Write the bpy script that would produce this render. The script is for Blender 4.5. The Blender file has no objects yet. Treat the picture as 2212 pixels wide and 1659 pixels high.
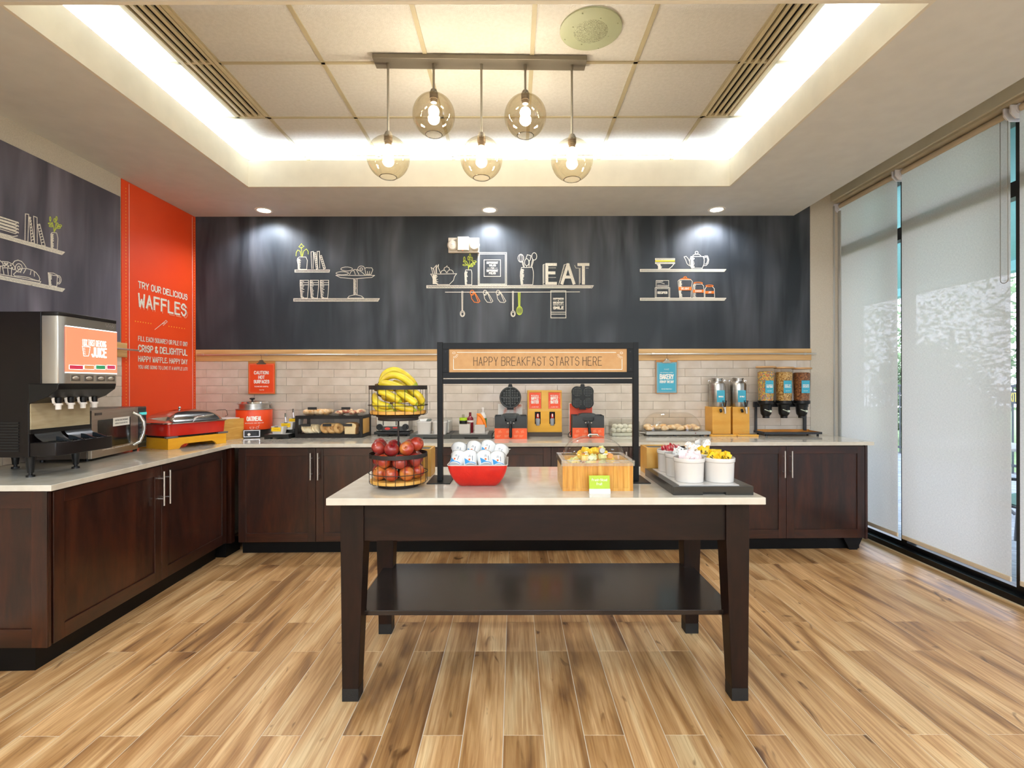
import bpy, math, random
from mathutils import Vector, Matrix
random.seed(7)
R = math.radians
SC = bpy.context.scene
COL = SC.collection
# ------------------------------------------------------------------ camera
FPX, CX, CY, HC = 1090.0, 1110.0, 829.0, 1.40
cd = bpy.data.cameras.new('camera'); cam = bpy.data.objects.new('camera', cd); COL.objects.link(cam)
cd.sensor_width = 36; cd.lens = FPX / 2212 * 36; cd.clip_start = .05; cd.clip_end = 200
cam.location = (0, 0, HC); cam.rotation_euler = (R(90), R(0.11), 0)
cd.shift_x = -(CX - 1106) / 2212; cd.shift_y = (CY - 829.5) / 2212
SC.camera = cam
# ------------------------------------------------------------------ world, view
SC.view_settings.view_transform = 'Standard'; SC.view_settings.look = 'None'
SC.view_settings.gamma = 1; SC.view_settings.exposure = 0.86
SC.view_settings.use_curve_mapping = False
SC.cycles.use_denoising = True; SC.cycles.max_bounces = 8; SC.cycles.transparent_max_bounces = 24
SC.cycles.caustics_reflective = False; SC.cycles.caustics_refractive = False
SC.cycles.sample_clamp_indirect = 6
W = bpy.data.worlds.new('world'); SC.world = W; W.use_nodes = True
bg = W.node_tree.nodes['Background']; bg.inputs[0].default_value = (.92, .92, 1, 1); bg.inputs[1].default_value = 5.0

def area(name, loc, rot, sx, sy, power, col, spread=180):
    l = bpy.data.lights.new(name, 'AREA'); l.shape = 'RECTANGLE'; l.size = sx; l.size_y = sy
    l.energy = power; l.color = col; l.spread = R(spread)
    o = bpy.data.objects.new(name, l); o.location = loc; o.rotation_euler = rot; COL.objects.link(o); return o
WARM = (.87, 1.0, 1.07); NEUT = (.86, 1.01, 1.15)
# cove strips hidden behind the lip of the ceiling tray
TX0, TX1, TY0, TY1 = -2.169, 1.768, 2.146, 4.126
PC = 48
for nm, loc, rot, L, k in (
        ('cove_light_back', ((TX0+TX1)/2, TY1+.085, 3.205), (R(180+66), 0, 0), TX1-TX0, 1),
        ('cove_light_front', ((TX0+TX1)/2, TY0-.085, 3.205), (R(180-66), 0, 0), TX1-TX0, 1),
        ('cove_light_left', (TX0-.085, (TY0+TY1)/2, 3.205), (R(180), R(66), R(0)), TY1-TY0, 0),
        ('cove_light_right', (TX1+.085, (TY0+TY1)/2, 3.205), (R(180), R(-66), R(0)), TY1-TY0, 0)):
    area(nm, loc, rot, L if k else .03, .03 if k else L, PC*L/2, WARM, 130)
# unseen fill lights added below the ceiling, behind and beside the camera
for x in (-2.0, 0.2, 2.0):
    for y in (-2.4, -.6, 1.1):
        if y > 0 and x == .2: continue
        area('room_fill_light', (x, y, 3.0), (0, 0, 0), .5, .5, (13 if x < 0 else 3) if y > 0 else (74 if y < -2 else 9), NEUT)

for nm, loc, rot, sx, sy in (('added_rear_portal', (.09, -3.58, 1.7), (R(90), 0, 0), 2.5, 1.7), ('side_window_portal', (3.36, 2.6, 1.6), (R(90), 0, R(90)), 4.6, 3.1)):  # sampling portals; the rear one serves the added window
    o = area(nm, loc, rot, sx, sy, 1, (1, 1, 1)); o.data.cycles.is_portal = True
# ------------------------------------------------------------------ helpers
def lin(c):
    c = c.lstrip('#'); v = [int(c[i:i+2], 16)/255 for i in (0, 2, 4)]
    return tuple(x/12.92 if x <= .04045 else ((x+.055)/1.055)**2.4 for x in v) + (1,)
MATS = {}
def node(nt, t, **kw):
    n = nt.nodes.new(t)
    for k, v in kw.items(): setattr(n, k, v)
    return n
def M(name, col='#888888', rough=.5, metal=0, col2=None, scale=(8, 8, 8), bump=0, bscale=60, emit=None, es=0, coat=0, spec=.5, detail=3, rnd=0, lo=.35, hi=.65, sheen=0):
    """principled material; colour mixes col and col2 with a noise in object space"""
    if name in MATS: return MATS[name]
    m = bpy.data.materials.new(name); m.use_nodes = True; nt = m.node_tree
    p = nt.nodes['Principled BSDF']; L = nt.links
    p.inputs['Roughness'].default_value = rough; p.inputs['Metallic'].default_value = metal
    p.inputs['Specular IOR Level'].default_value = spec
    if coat: p.inputs['Coat Weight'].default_value = coat; p.inputs['Coat Roughness'].default_value = .08
    tc = node(nt, 'ShaderNodeTexCoord'); mp = node(nt, 'ShaderNodeMapping'); mp.inputs['Scale'].default_value = scale
    L.new(tc.outputs['Object'], mp.inputs[0])
    if rnd:
        oi = node(nt, 'ShaderNodeObjectInfo'); mu = node(nt, 'ShaderNodeMath', operation='MULTIPLY'); mu.inputs[1].default_value = 40
        L.new(oi.outputs['Random'], mu.inputs[0]); L.new(mu.outputs[0], mp.inputs['Location'])
    nz = node(nt, 'ShaderNodeTexNoise'); nz.inputs['Scale'].default_value = 1; nz.inputs['Detail'].default_value = detail
    L.new(mp.outputs[0], nz.inputs[0])
    rp = node(nt, 'ShaderNodeValToRGB'); rp.color_ramp.elements[0].position = lo; rp.color_ramp.elements[1].position = hi
    c1 = lin(col)
    rp.color_ramp.elements[0].color = c1
    rp.color_ramp.elements[1].color = lin(col2) if col2 else tuple(min(1, x*1.06) for x in c1[:3]) + (1,)
    L.new(nz.outputs['Fac'], rp.inputs[0]); L.new(rp.outputs[0], p.inputs['Base Color'])
    if bump:
        bz = node(nt, 'ShaderNodeTexNoise'); bz.inputs['Scale'].default_value = bscale; bz.inputs['Detail'].default_value = 3
        L.new(tc.outputs['Object'], bz.inputs[0])
        b = node(nt, 'ShaderNodeBump'); b.inputs['Strength'].default_value = bump; b.inputs['Distance'].default_value = .004
        L.new(bz.outputs['Fac'], b.inputs['Height']); L.new(b.outputs[0], p.inputs['Normal'])
    if emit:
        p.inputs['Emission Color'].default_value = lin(emit); p.inputs['Emission Strength'].default_value = es
    MATS[name] = m; return m
def GL(name, tint='#ffffff', ior=1.45, extra=0.0, rough=.01):
    """thin clear sheet: transparent tint + fresnel gloss"""
    if name in MATS: return MATS[name]
    m = bpy.data.materials.new(name); m.use_nodes = True; nt = m.node_tree; nt.nodes.clear(); L = nt.links
    out = node(nt, 'ShaderNodeOutputMaterial'); mx = node(nt, 'ShaderNodeMixShader')
    tr = node(nt, 'ShaderNodeBsdfTransparent'); tr.inputs[0].default_value = lin(tint)
    g = node(nt, 'ShaderNodeBsdfGlossy'); g.inputs['Roughness'].default_value = rough
    lw = node(nt, 'ShaderNodeLayerWeight'); pw = node(nt, 'ShaderNodeMath', operation='POWER'); pw.inputs[1].default_value = 4.5
    L.new(lw.outputs['Facing'], pw.inputs[0])
    nz = node(nt, 'ShaderNodeTexNoise'); nz.inputs['Scale'].default_value = 3
    ad = node(nt, 'ShaderNodeMath', operation='MULTIPLY_ADD'); ad.inputs[1].default_value = .01; ad.inputs[2].default_value = extra + (ior-1)**2/(ior+1)**2
    L.new(nz.outputs['Fac'], ad.inputs[0])
    a2 = node(nt, 'ShaderNodeMath', operation='MULTIPLY_ADD'); a2.use_clamp = True; a2.inputs[1].default_value = .6
    L.new(pw.outputs[0], a2.inputs[0]); L.new(ad.outputs[0], a2.inputs[2])
    L.new(a2.outputs[0], mx.inputs[0]); L.new(tr.outputs[0], mx.inputs[1]); L.new(g.outputs[0], mx.inputs[2]); L.new(mx.outputs[0], out.inputs[0])
    MATS[name] = m; return m

def V3(*a): return Vector(a)
class MB:
    def __init__(s): s.v = []; s.f = []
    def mark(s): return len(s.v)
    def tr(s, i, m):
        for k in range(i, len(s.v)): s.v[k] = m @ Vector(s.v[k])
        return s
    def box(s, x0, x1, y0, y1, z0, z1):
        n = len(s.v)
        s.v += [Vector(p) for p in ((x0,y0,z0),(x1,y0,z0),(x1,y1,z0),(x0,y1,z0),(x0,y0,z1),(x1,y0,z1),(x1,y1,z1),(x0,y1,z1))]
        s.f += [tuple(n+i for i in q) for q in ((0,3,2,1),(4,5,6,7),(0,1,5,4),(1,2,6,5),(2,3,7,6),(3,0,4,7))]
        return s
    def quad(s, a, b, c, d):
        n = len(s.v); s.v += [Vector(p) for p in (a, b, c, d)]; s.f.append((n, n+1, n+2, n+3)); return s
    def prism(s, poly, z0, z1, axis='z'):
        """extrude a 2D polygon along an axis; poly in (x,y) / (x,z) / (y,z)"""
        n = len(s.v); k = len(poly)
        mk = {'z': lambda p, h: (p[0], p[1], h), 'y': lambda p, h: (p[0], h, p[1]), 'x': lambda p, h: (h, p[0], p[1])}[axis]
        s.v += [Vector(mk(p, z0)) for p in poly] + [Vector(mk(p, z1)) for p in poly]
        s.f.append(tuple(range(n, n+k))[::-1]); s.f.append(tuple(range(n+k, n+2*k)))
        for i in range(k): s.f.append((n+i, n+(i+1) % k, n+k+(i+1) % k, n+k+i))
        return s
    def cyl(s, p0, p1, r0, r1=None, n=16, cap=True):
        r1 = r0 if r1 is None else r1; p0 = Vector(p0); p1 = Vector(p1); d = (p1-p0)
        if d.length < 1e-9: return s
        q = d.to_track_quat('Z', 'Y'); a = q @ V3(1,0,0); b = q @ V3(0,1,0); m = len(s.v)
        for p, r in ((p0, r0), (p1, r1)):
            for i in range(n):
                t = 2*math.pi*i/n; s.v.append(p + (a*math.cos(t)+b*math.sin(t))*r)
        for i in range(n): s.f.append((m+i, m+(i+1) % n, m+n+(i+1) % n, m+n+i))
        if cap: s.f.append(tuple(range(m, m+n))[::-1]); s.f.append(tuple(range(m+n, m+2*n)))
        return s
    def tube(s, pts, r, n=8, closed=False):
        pts = [Vector(p) for p in pts]; k = len(pts); m = len(s.v); rr = r if isinstance(r, (list, tuple)) else [r]*k
        up = None
        for i, p in enumerate(pts):
            a = pts[(i-1) % k] if (closed or i > 0) else p; b = pts[(i+1) % k] if (closed or i < k-1) else p
            d = (b-a).normalized()
            if up is None: up = d.orthogonal().normalized()
            up = (up - d*up.dot(d)); up = up.normalized() if up.length > 1e-6 else d.orthogonal().normalized()
            w = d.cross(up)
            for j in range(n):
                t = 2*math.pi*j/n; s.v.append(p + (up*math.cos(t)+w*math.sin(t))*rr[i])
        for i in range(k if closed else k-1):
            i2 = (i+1) % k
            for j in range(n): s.f.append((m+i*n+j, m+i*n+(j+1) % n, m+i2*n+(j+1) % n, m+i2*n+j))
        if not closed: s.f.append(tuple(range(m, m+n))[::-1]); s.f.append(tuple(range(m+(k-1)*n, m+k*n)))
        return s
    def lathe(s, prof, n=24, c=(0,0,0), a0=0, a1=360, sx=1, sy=1):
        m = len(s.v); k = len(prof); full = (a1-a0) >= 359.9; nn = n if full else n+1
        for i in range(nn):
            t = R(a0 + (a1-a0)*i/n)
            for r, z in prof: s.v.append(Vector((c[0]+r*math.cos(t)*sx, c[1]+r*math.sin(t)*sy, c[2]+z)))
        for i in range(n):
            i2 = (i+1) % nn
            for j in range(k-1): s.f.append((m+i*k+j, m+i2*k+j, m+i2*k+j+1, m+i*k+j+1))
        if full:
            if prof[0][0] > 1e-6: s.f.append(tuple(m+i*k for i in range(n))[::-1]) if prof[0][0] and s.__dict__.get('cap', False) else None
            s.f = [q for q in s.f if q]
        return s
    def ball(s, c, r, n=16, sx=1, sy=1, sz=1):
        k = max(4, n//2)
        return s.lathe([(r*math.sin(math.pi*j/k)+1e-5, -r*sz*math.cos(math.pi*j/k)) for j in range(k+1)], n, c, sx=sx, sy=sy)
    def build(s, name, mat, parent=None, smooth=True, bevel=0, kind=None, label=None, ang=38):
        me = bpy.data.meshes.new(name); me.from_pydata([tuple(p) for p in s.v], [], s.f); me.materials.append(mat)
        if smooth:
            me.polygons.foreach_set('use_smooth', [True]*len(me.polygons)); me.set_sharp_from_angle(angle=R(ang))
        me.update()
        o = bpy.data.objects.new(name, me); COL.objects.link(o)
        if parent is not None: o.parent = parent
        if bevel:
            b = o.modifiers.new('bevel', 'BEVEL'); b.width = bevel; b.segments = 2; b.limit_method = 'ANGLE'; b.angle_limit = R(40)
        if kind: o['kind'] = kind
        if label: o['label'] = label
        return o
def thing(name, label, cat, loc=(0,0,0), rz=0, group=None):
    o = bpy.data.objects.new(name, None); COL.objects.link(o); o.empty_display_size = .05
    o.location = loc; o.rotation_euler = (0, 0, rz); o['label'] = label; o['category'] = cat
    if group: o['group'] = group
    return o
def tag(o, label, cat, group=None, loc=None, rot=None):
    o['label'] = label; o['category'] = cat
    if group: o['group'] = group
    if loc is not None: o.location = loc
    if rot is not None: o.rotation_euler = rot
    return o
def struct(mb, name, mat, **k):
    o = mb.build(name, mat, kind='structure', **k); return o
def dup(root, loc, rz=None, label=None, group=None, rot=None, scale=None):
    def cp(o, par):
        c = o.copy(); COL.objects.link(c)
        if par is not None: c.parent = par
        for ch in [x for x in bpy.data.objects if x.parent == o]: cp(ch, c)
        return c
    r = cp(root, None); r.location = loc
    if rz is not None: r.rotation_euler = (0, 0, rz)
    if rot is not None: r.rotation_euler = rot
    if scale is not None: r.scale = (scale,)*3
    if label: r['label'] = label
    if group: r['group'] = group
    return r
def adopt(o, par):
    bpy.context.view_layer.update(); o.parent = par; o.matrix_parent_inverse = par.matrix_world.inverted(); return o
def y0(px): return CY - .002*(px-1106)
def at(px, py, D):
    """real point seen at pixel px,py when it stands D metres in front of the camera"""
    return V3((px-CX)*D/FPX, D, HC+(y0(px)-py)*D/FPX)
def base(px, py, z):
    """real point on a horizontal surface at height z"""
    D = FPX*(HC-z)/(py-y0(px)); return V3((px-CX)*D/FPX, D, z)
def atX(px, py, X):
    """real point on a wall x = X"""
    D = X*FPX/(px-CX); return V3(X, D, HC+(y0(px)-py)*D/FPX)

# ------------------------------------------------------------------ lettering with strokes
FONT = {'A':'00 39 60|13 53','B':'00 09 49 68 66 45 05|45 64 61 40 00','C':'67 49 29 07 02 20 40 62','D':'00 09 39 67 62 30 00',
'E':'69 09 00 60|05 55','F':'69 09 00|05 55','G':'67 49 29 07 02 20 40 62 64 44','H':'00 09|60 69|05 65','I':'30 39','J':'69 62 40 20 02',
'K':'00 09|69 04|15 60','L':'09 00 60','M':'00 09 34 69 60','N':'00 09 60 69','O':'20 02 07 29 49 67 62 40 20','P':'00 09 49 67 66 44 04',
'Q':'20 02 07 29 49 67 62 40 20|42 60','R':'00 09 49 67 66 44 04|34 60','S':'67 49 29 07 06 25 45 64 62 40 20 02','T':'09 69|39 30',
'U':'09 02 20 40 62 69','V':'09 30 69','W':'09 10 35 50 69','X':'00 69|09 60','Y':'09 34 69|34 30','Z':'09 69 00 60',
'0':'20 02 07 29 49 67 62 40 20','1':'17 39 30','2':'07 29 49 67 65 00 60','%':'00 69|19 08 27 19|51 40 31 51','&':'60 07 29 48 03 01 20 40 63',
'?':'07 29 49 67 65 33 32|30 31','!':'39 33|30 31',':':'31 32|36 37',',':'31 20',"'":'39 37','.':'30 31','-':'14 54',
'r':'00 06|04 26 46','u':'06 02 20 40 62 66|62 60','i':'30 36|38 39','t':'29 21 40 50|06 56','e':'03 63 55 36 15 02 20 40 61','s':'55 46 16 05 14 53 61 40 10 01',
'h':'00 09|04 26 46 64 60','l':'30 39','c':'65 46 26 04 02 20 40 61','d':'69 60|64 46 26 04 02 20 40 62','F2':''}
SK = [0]
def stroke(mb, pts, fr, w, off=0.0):
    O, U, V = fr; N = U.cross(V); k = len(pts)
    for i in range(k-1):
        a = Vector(pts[i]); b = Vector(pts[i+1]); d = b-a
        if d.length < 1e-7: continue
        d.normalize(); n = Vector((-d.y, d.x))*(w/2); e = d*(w*.38); a = a-e; b = b+e
        SK[0] = (SK[0]+1) % 24; off2 = off+SK[0]*1.6e-5
        P = [O + U*p.x + V*p.y + N*off2 for p in (a+n, a-n, b-n, b+n)]
        m = len(mb.v); mb.v += P; mb.f.append((m, m+1, m+2, m+3))
def write(mb, text, fr, u0, u1, v0, v1, w, gap=2.6):
    adv = []; x = 0
    for ch in text:
        if ch == ' ': adv.append((x, 0)); x += 4.0; continue
        cw = {'I': 1.0, '!': 1, '.': 1, ',': 2, ':': 1, "'": 1, 'i': 1, 'l': 1, '-': 4}.get(ch, 6.0); adv.append((x, cw)); x += cw+gap
    x -= gap; sx = (u1-u0-w)/max(x, 1e-6); sy = (v1-v0-w)/9.0
    for (ax, cw), ch in zip(adv, text):
        if ch == ' ' or ch not in FONT: continue
        sh = (6-cw)/2 if cw < 6 else 0
        for pl in FONT[ch].split('|'):
            stroke(mb, [(u0+w/2+(ax+int(p[0])-sh)*sx, v0+w/2+int(p[1])*sy) for p in pl.split()], fr, w)
def lettering(name, lines, fr, mat, parent=None):
    """lines: (text,u0,u1,v0,v1,w)"""
    for l in lines:
        mb = MB(); write(mb, l[0], fr, *l[1:6]); o = mb.build(name, mat, parent, smooth=False)
    return o
def ell(cx, cy, rx, ry, n=14, a0=0, a1=360): return [(cx+rx*math.cos(R(a0+(a1-a0)*i/n)), cy+ry*math.sin(R(a0+(a1-a0)*i/n))) for i in range(n+1)]
def rect(x0, y0_, x1, y1): return [(x0,y0_),(x1,y0_),(x1,y1),(x0,y1),(x0,y0_)]

# ------------------------------------------------------------------ common materials
def wood_mat(name, c1, c2, c3, scale, rough=.3, coat=0, rnd=0, bump=.05, axis_stretch=(1,1,1)):
    if name in MATS: return MATS[name]
    m = bpy.data.materials.new(name); m.use_nodes = True; nt = m.node_tree; L = nt.links; p = nt.nodes['Principled BSDF']
    tc = node(nt, 'ShaderNodeTexCoord'); mp = node(nt, 'ShaderNodeMapping'); mp.inputs['Scale'].default_value = scale
    L.new(tc.outputs['Object'], mp.inputs[0])
    if rnd:
        oi = node(nt, 'ShaderNodeObjectInfo'); mu = node(nt, 'ShaderNodeMath', operation='MULTIPLY'); mu.inputs[1].default_value = 77
        L.new(oi.outputs['Random'], mu.inputs[0]); L.new(mu.outputs[0], mp.inputs['Location'])
    n1 = node(nt, 'ShaderNodeTexNoise'); n1.inputs['Scale'].default_value = 1; n1.inputs['Detail'].default_value = 5; n1.inputs['Distortion'].default_value = .8
    L.new(mp.outputs[0], n1.inputs[0])
    mp2 = node(nt, 'ShaderNodeMapping'); mp2.inputs['Scale'].default_value = tuple(x*6 for x in scale); L.new(mp.outputs[0], mp2.inputs[0]); mp2.inputs['Scale'].default_value = (6, 6, 6)
    n2 = node(nt, 'ShaderNodeTexNoise'); n2.inputs['Scale'].default_value = 1; n2.inputs['Detail'].default_value = 4; L.new(mp2.outputs[0], n2.inputs[0])
    mm = node(nt, 'ShaderNodeMath', operation='MULTIPLY_ADD'); mm.inputs[1].default_value = .45; L.new(n2.outputs['Fac'], mm.inputs[0]); L.new(n1.outputs['Fac'], mm.inputs[2])
    rp = node(nt, 'ShaderNodeValToRGB'); e = rp.color_ramp.elements; e[0].position = .48; e[0].color = lin(c1); e[1].position = .95; e[1].color = lin(c3)
    k = e.new(.7); k.color = lin(c2)
    L.new(mm.outputs[0], rp.inputs[0]); L.new(rp.outputs[0], p.inputs['Base Color'])
    p.inputs['Roughness'].default_value = rough
    if coat: p.inputs['Coat Weight'].default_value = coat; p.inputs['Coat Roughness'].default_value = .12
    if bump:
        b = node(nt, 'ShaderNodeBump'); b.inputs['Strength'].default_value = bump; b.inputs['Distance'].default_value = .002
        L.new(n2.outputs['Fac'], b.inputs['Height']); L.new(b.outputs[0], p.inputs['Normal'])
    MATS[name] = m; return m
DARKWOOD = wood_mat('dark_walnut', '#170905', '#2a1108', '#3f1b0c', (9, 9, 1.6), .32, .25, rnd=1)
DARKWOODH = wood_mat('dark_walnut_flat', '#17100c', '#211712', '#2a1e17', (1.6, 9, 9), .27, .35)
ESPRESSO = wood_mat('espresso_wood', '#0f0704', '#1a0c07', '#26130a', (9, 9, 1.6), .42, 0, rnd=1)
for m_ in (DARKWOODH, ESPRESSO): m_.node_tree.nodes['Principled BSDF'].inputs['Specular IOR Level'].default_value = .25
BLACKTOE = M('black_kick', '#060606', .5, spec=.2)
QUARTZ = M('pale_quartz', '#cdc5b4', .1, col2='#d9d2c3', scale=(14, 14, 14), detail=6, coat=.3)
QUARTZ2 = M('pale_quartz_island', '#c2baab', .1, col2='#ccc5b7', scale=(14, 14, 14), detail=6, coat=.3)
STEEL = M('brushed_steel', '#b4b1ab', .3, 1, col2='#c2bfba', scale=(2, 2, 60))
CHROME = M('chrome', '#d5d5d5', .12, 1)
NICKEL = M('satin_nickel', '#d0cdc6', .33, 1)
BLACKM = M('black_metal', '#121212', .4, .3, col2='#161616')
BLACKP = M('black_plastic', '#0b0b0c', .34, col2='#0f0f10', spec=.35)
BRONZE = M('dark_bronze_wire', '#2c2521', .5, .4)
WHITEP = M('white_plastic', '#ece8e2', .35)
WHITEC = M('white_ceramic', '#cdc8c2', .22, coat=.3)
ACRYL = GL('clear_acrylic', '#f7f7f5', 1.4, .02)
CHALK = M('chalk_white', '#e9e2d2', .9, col2='#cfc8ba', scale=(90, 90, 90), lo=.3, hi=.7)
GCHALK = M('chalk_green', '#b9c64a', .9); OCHALK = M('chalk_orange', '#e8792e', .9); YCHALK = M('chalk_yellow', '#e6cf3c', .9)
BAMBOO = wood_mat('bamboo', '#ac6c1c', '#c88a34', '#dba852', (30, 30, 2.2), .35, .1)
LWOOD = wood_mat('light_maple', '#bd8232', '#cf9a46', '#dcae60', (4, 4, 2), .38)
LWOODX = wood_mat('light_oak_rail', '#b98b52', '#cfa46a', '#ddb882', (1.2, 9, 30), .5)
YWOOD = M('yellow_stained_wood', '#e09a12', .4, col2='#ecae24', scale=(3, 3, 14))
ORANGE = M('orange_print', '#ea4614', .42, col2='#ef5220', scale=(2, 2, 2))
ORANGEB = M('orange_panel', '#f0602c', .4)
CYAN = M('cyan_print', '#3fa7c2', .45)
LIME = M('lime_print', '#a2ba22', .45)
PRINTW = M('white_print', '#f3efe6', .6)
REDM = M('red_melamine', '#c01406', .3, col2='#cb1c0a', scale=(20, 20, 20), coat=.2, bump=.25, bscale=110)
# ================================================================== SETTING
WX, BY, RX = -3.07, 4.87, 3.26        # left wall, back wall, window plane
SOF, CEIL = 3.015, 3.278
# ---- floor: pale grout bed with wood-look planks
GROUT = M('pale_grout', '#ddd3c0', .8)
fl = struct(MB().box(WX-.1, RX+.1, -3.6, BY+.1, -.12, -.0012), 'floor', GROUT, smooth=False)
def floor_mat():
    m = bpy.data.materials.new('wood_look_plank'); m.use_nodes = True; nt = m.node_tree; L = nt.links; p = nt.nodes['Principled BSDF']
    tc = node(nt, 'ShaderNodeTexCoord'); oi = node(nt, 'ShaderNodeObjectInfo')
    mu = node(nt, 'ShaderNodeMath', operation='MULTIPLY'); mu.inputs[1].default_value = 90; L.new(oi.outputs['Random'], mu.inputs[0])
    cb = node(nt, 'ShaderNodeCombineXYZ')
    for i in range(3): L.new(mu.outputs[0], cb.inputs[i])
    ad = node(nt, 'ShaderNodeVectorMath', operation='ADD'); L.new(tc.outputs['Object'], ad.inputs[0]); L.new(cb.outputs[0], ad.inputs[1])
    def noise(sc, det=3, dist=0):
        mp = node(nt, 'ShaderNodeMapping'); mp.inputs['Scale'].default_value = sc; L.new(ad.outputs[0], mp.inputs[0])
        n = node(nt, 'ShaderNodeTexNoise'); n.inputs['Scale'].default_value = 1; n.inputs['Detail'].default_value = det; n.inputs['Distortion'].default_value = dist
        L.new(mp.outputs[0], n.inputs[0]); return n
    broad = noise((8, .8, 1), 3, 1.0); fine = noise((95, 3.4, 1), 4, .6); knot = noise((7, 2.4, 1), 2, 2.6)
    rp = node(nt, 'ShaderNodeValToRGB'); e = rp.color_ramp.elements
    e[0].position = .30; e[0].color = lin('#805c3c'); e[1].position = .72; e[1].color = lin('#e2c494')
    k = e.new(.42); k.color = lin('#b38857'); k = e.new(.56); k.color = lin('#d2a977')
    L.new(broad.outputs['Fac'], rp.inputs[0])
    fr = node(nt, 'ShaderNodeValToRGB'); e = fr.color_ramp.elements; e[0].position = .36; e[0].color = lin('#b99673'); e[1].position = .6; e[1].color = (1, 1, 1, 1)
    L.new(fine.outputs['Fac'], fr.inputs[0])
    mx = node(nt, 'ShaderNodeMix', data_type='RGBA', blend_type='MULTIPLY'); mx.inputs[0].default_value = .5
    L.new(rp.outputs[0], mx.inputs[6]); L.new(fr.outputs[0], mx.inputs[7])
    kr = node(nt, 'ShaderNodeValToRGB'); e = kr.color_ramp.elements; e[0].position = .24; e[0].color = lin('#6a4c34'); e[1].position = .33; e[1].color = (1, 1, 1, 1)
    L.new(knot.outputs['Fac'], kr.inputs[0])
    m2 = node(nt, 'ShaderNodeMix', data_type='RGBA', blend_type='MULTIPLY'); m2.inputs[0].default_value = .8
    L.new(mx.outputs[2], m2.inputs[6]); L.new(kr.outputs[0], m2.inputs[7])
    hs = node(nt, 'ShaderNodeHueSaturation'); vr = node(nt, 'ShaderNodeMapRange'); vr.inputs[3].default_value = .86; vr.inputs[4].default_value = 1.1
    wn = node(nt, 'ShaderNodeTexWhiteNoise', noise_dimensions='1D'); L.new(oi.outputs['Random'], wn.inputs['W'])
    L.new(wn.outputs['Value'], vr.inputs[0]); L.new(vr.outputs[0], hs.inputs['Value']); L.new(m2.outputs[2], hs.inputs['Color']); L.new(hs.outputs[0], p.inputs['Base Color'])
    p.inputs['Roughness'].default_value = .36
    b = node(nt, 'ShaderNodeBump'); b.inputs['Strength'].default_value = .12; b.inputs['Distance'].default_value = .002
    L.new(fine.outputs['Fac'], b.inputs['Height']); L.new(b.outputs[0], p.inputs['Normal'])
    return m
FM = floor_mat()
PW, PL = .1608, .953
pm = MB().box(.0016, PW-.0016, .0016, PL-.0016, -.007, 0)
me = pm.build('plank', FM, fl, smooth=False); tmpl = me; plank_me = me.data
first = True; rest = MB()
for k in range(-20, 21):
    xl = -.0446+PW*k
    if xl+PW > RX-.05 or xl < WX: continue
    ybase = (2.642 if k % 2 else 2.010)
    for r in range(-6, 3):
        ya = ybase+PL*r
        if ya > 4.4: continue
        if ya < .2:
            if ya > -3.7: rest.box(xl+.0016, xl+PW-.0016, ya+.0016, ya+PL-.0016, -.007, 0)
            continue
        if first: o = tmpl; first = False
        else:
            o = bpy.data.objects.new('plank', plank_me); COL.objects.link(o); o.parent = fl
        o.location = (xl, ya, 0)
        o.scale = (1, min(1, (BY-.02-ya)/PL), 1)
rest.build('plank_field', FM, fl, smooth=False, kind='stuff')

# ---- walls
PAPER = M('woven_wallpaper', '#b9b0a0', .8, col2='#c6bdad', scale=(160, 160, 160), bump=.3, bscale=300)
PAINT = M('soffit_paint', '#d3d3cf', .75)
TRAYP = M('tray_fascia_paint', '#dbd4c4', .7)
GRPAINT = M('pocket_paint', '#cfcbbd', .75)
struct(MB().box(WX-.12, WX, -3.6, BY+.12, -.1, 3.5), 'wall_left', PAPER, smooth=False)
wb = struct(MB().box(WX-.12, RX+.12, BY, BY+.12, -.1, 3.5), 'wall_back', PAPER, smooth=False)
wl = bpy.data.objects['wall_left']
struct(MB().box(WX-.12, RX+.12, -3.72, -3.6, -.1, .9).box(WX-.12, RX+.12, -3.72, -3.6, 2.5, 3.5).box(WX-.12, -2.4, -3.72, -3.6, .9, 2.5).box(-2.4, -1.14, -3.72, -3.6, .9, 2.5).box(1.32, 2.6, -3.72, -3.6, .9, 2.5).box(2.6, RX+.12, -3.72, -3.6, .9, 2.5), 'wall_rear', M('rear_wall_paint', '#bdb5a8', .8), smooth=False)  # unseen rear wall, opening added to let in frontal sky fill
wr_ = MB()
for x in (-1.17, .06, 1.29): wr_.box(x, x+.06, -3.68, -3.62, .9, 2.5)
wr_.box(-1.14, 1.32, -3.68, -3.62, .9, .96).box(-1.14, 1.32, -3.68, -3.62, 2.44, 2.5)
wr_ = struct(wr_, 'window_6', M('black_window_frame', '#0b0d0f', .3, .2), smooth=False)  # unseen window added for its daylight fill
for x in (-1.11, .12): MB().box(x, x+1.17, -3.655, -3.65, .96, 2.44).build('pane', GL('window_glass', '#e6eaf0', 1.5), wr_, smooth=False)
struct(MB().box(RX-.02, RX+.1, -3.6, .32, -.1, 3.5).box(3.05, RX+.1, .32, BY, 3.145, 3.5), 'wall_right', M('header_paint', '#cfcab9', .8), smooth=False)
# pale strip of wall and jamb beside the window
struct(MB().box(2.856, RX-.06, BY-.012, BY, .0, 3.4), 'trim_1', M('wallpaper_strip', '#c3b9a8', .8, col2='#ccc3b4', scale=(160, 160, 160), bump=.3, bscale=300), smooth=False)
struct(MB().box(3.075, 3.082, BY-.03, BY-.012, .3, 3.1).box(3.12, 3.14, BY-.05, BY-.012, .3, 3.05), 'trim_2', M('corner_bead', '#a9aaa6', .5), smooth=False)
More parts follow.
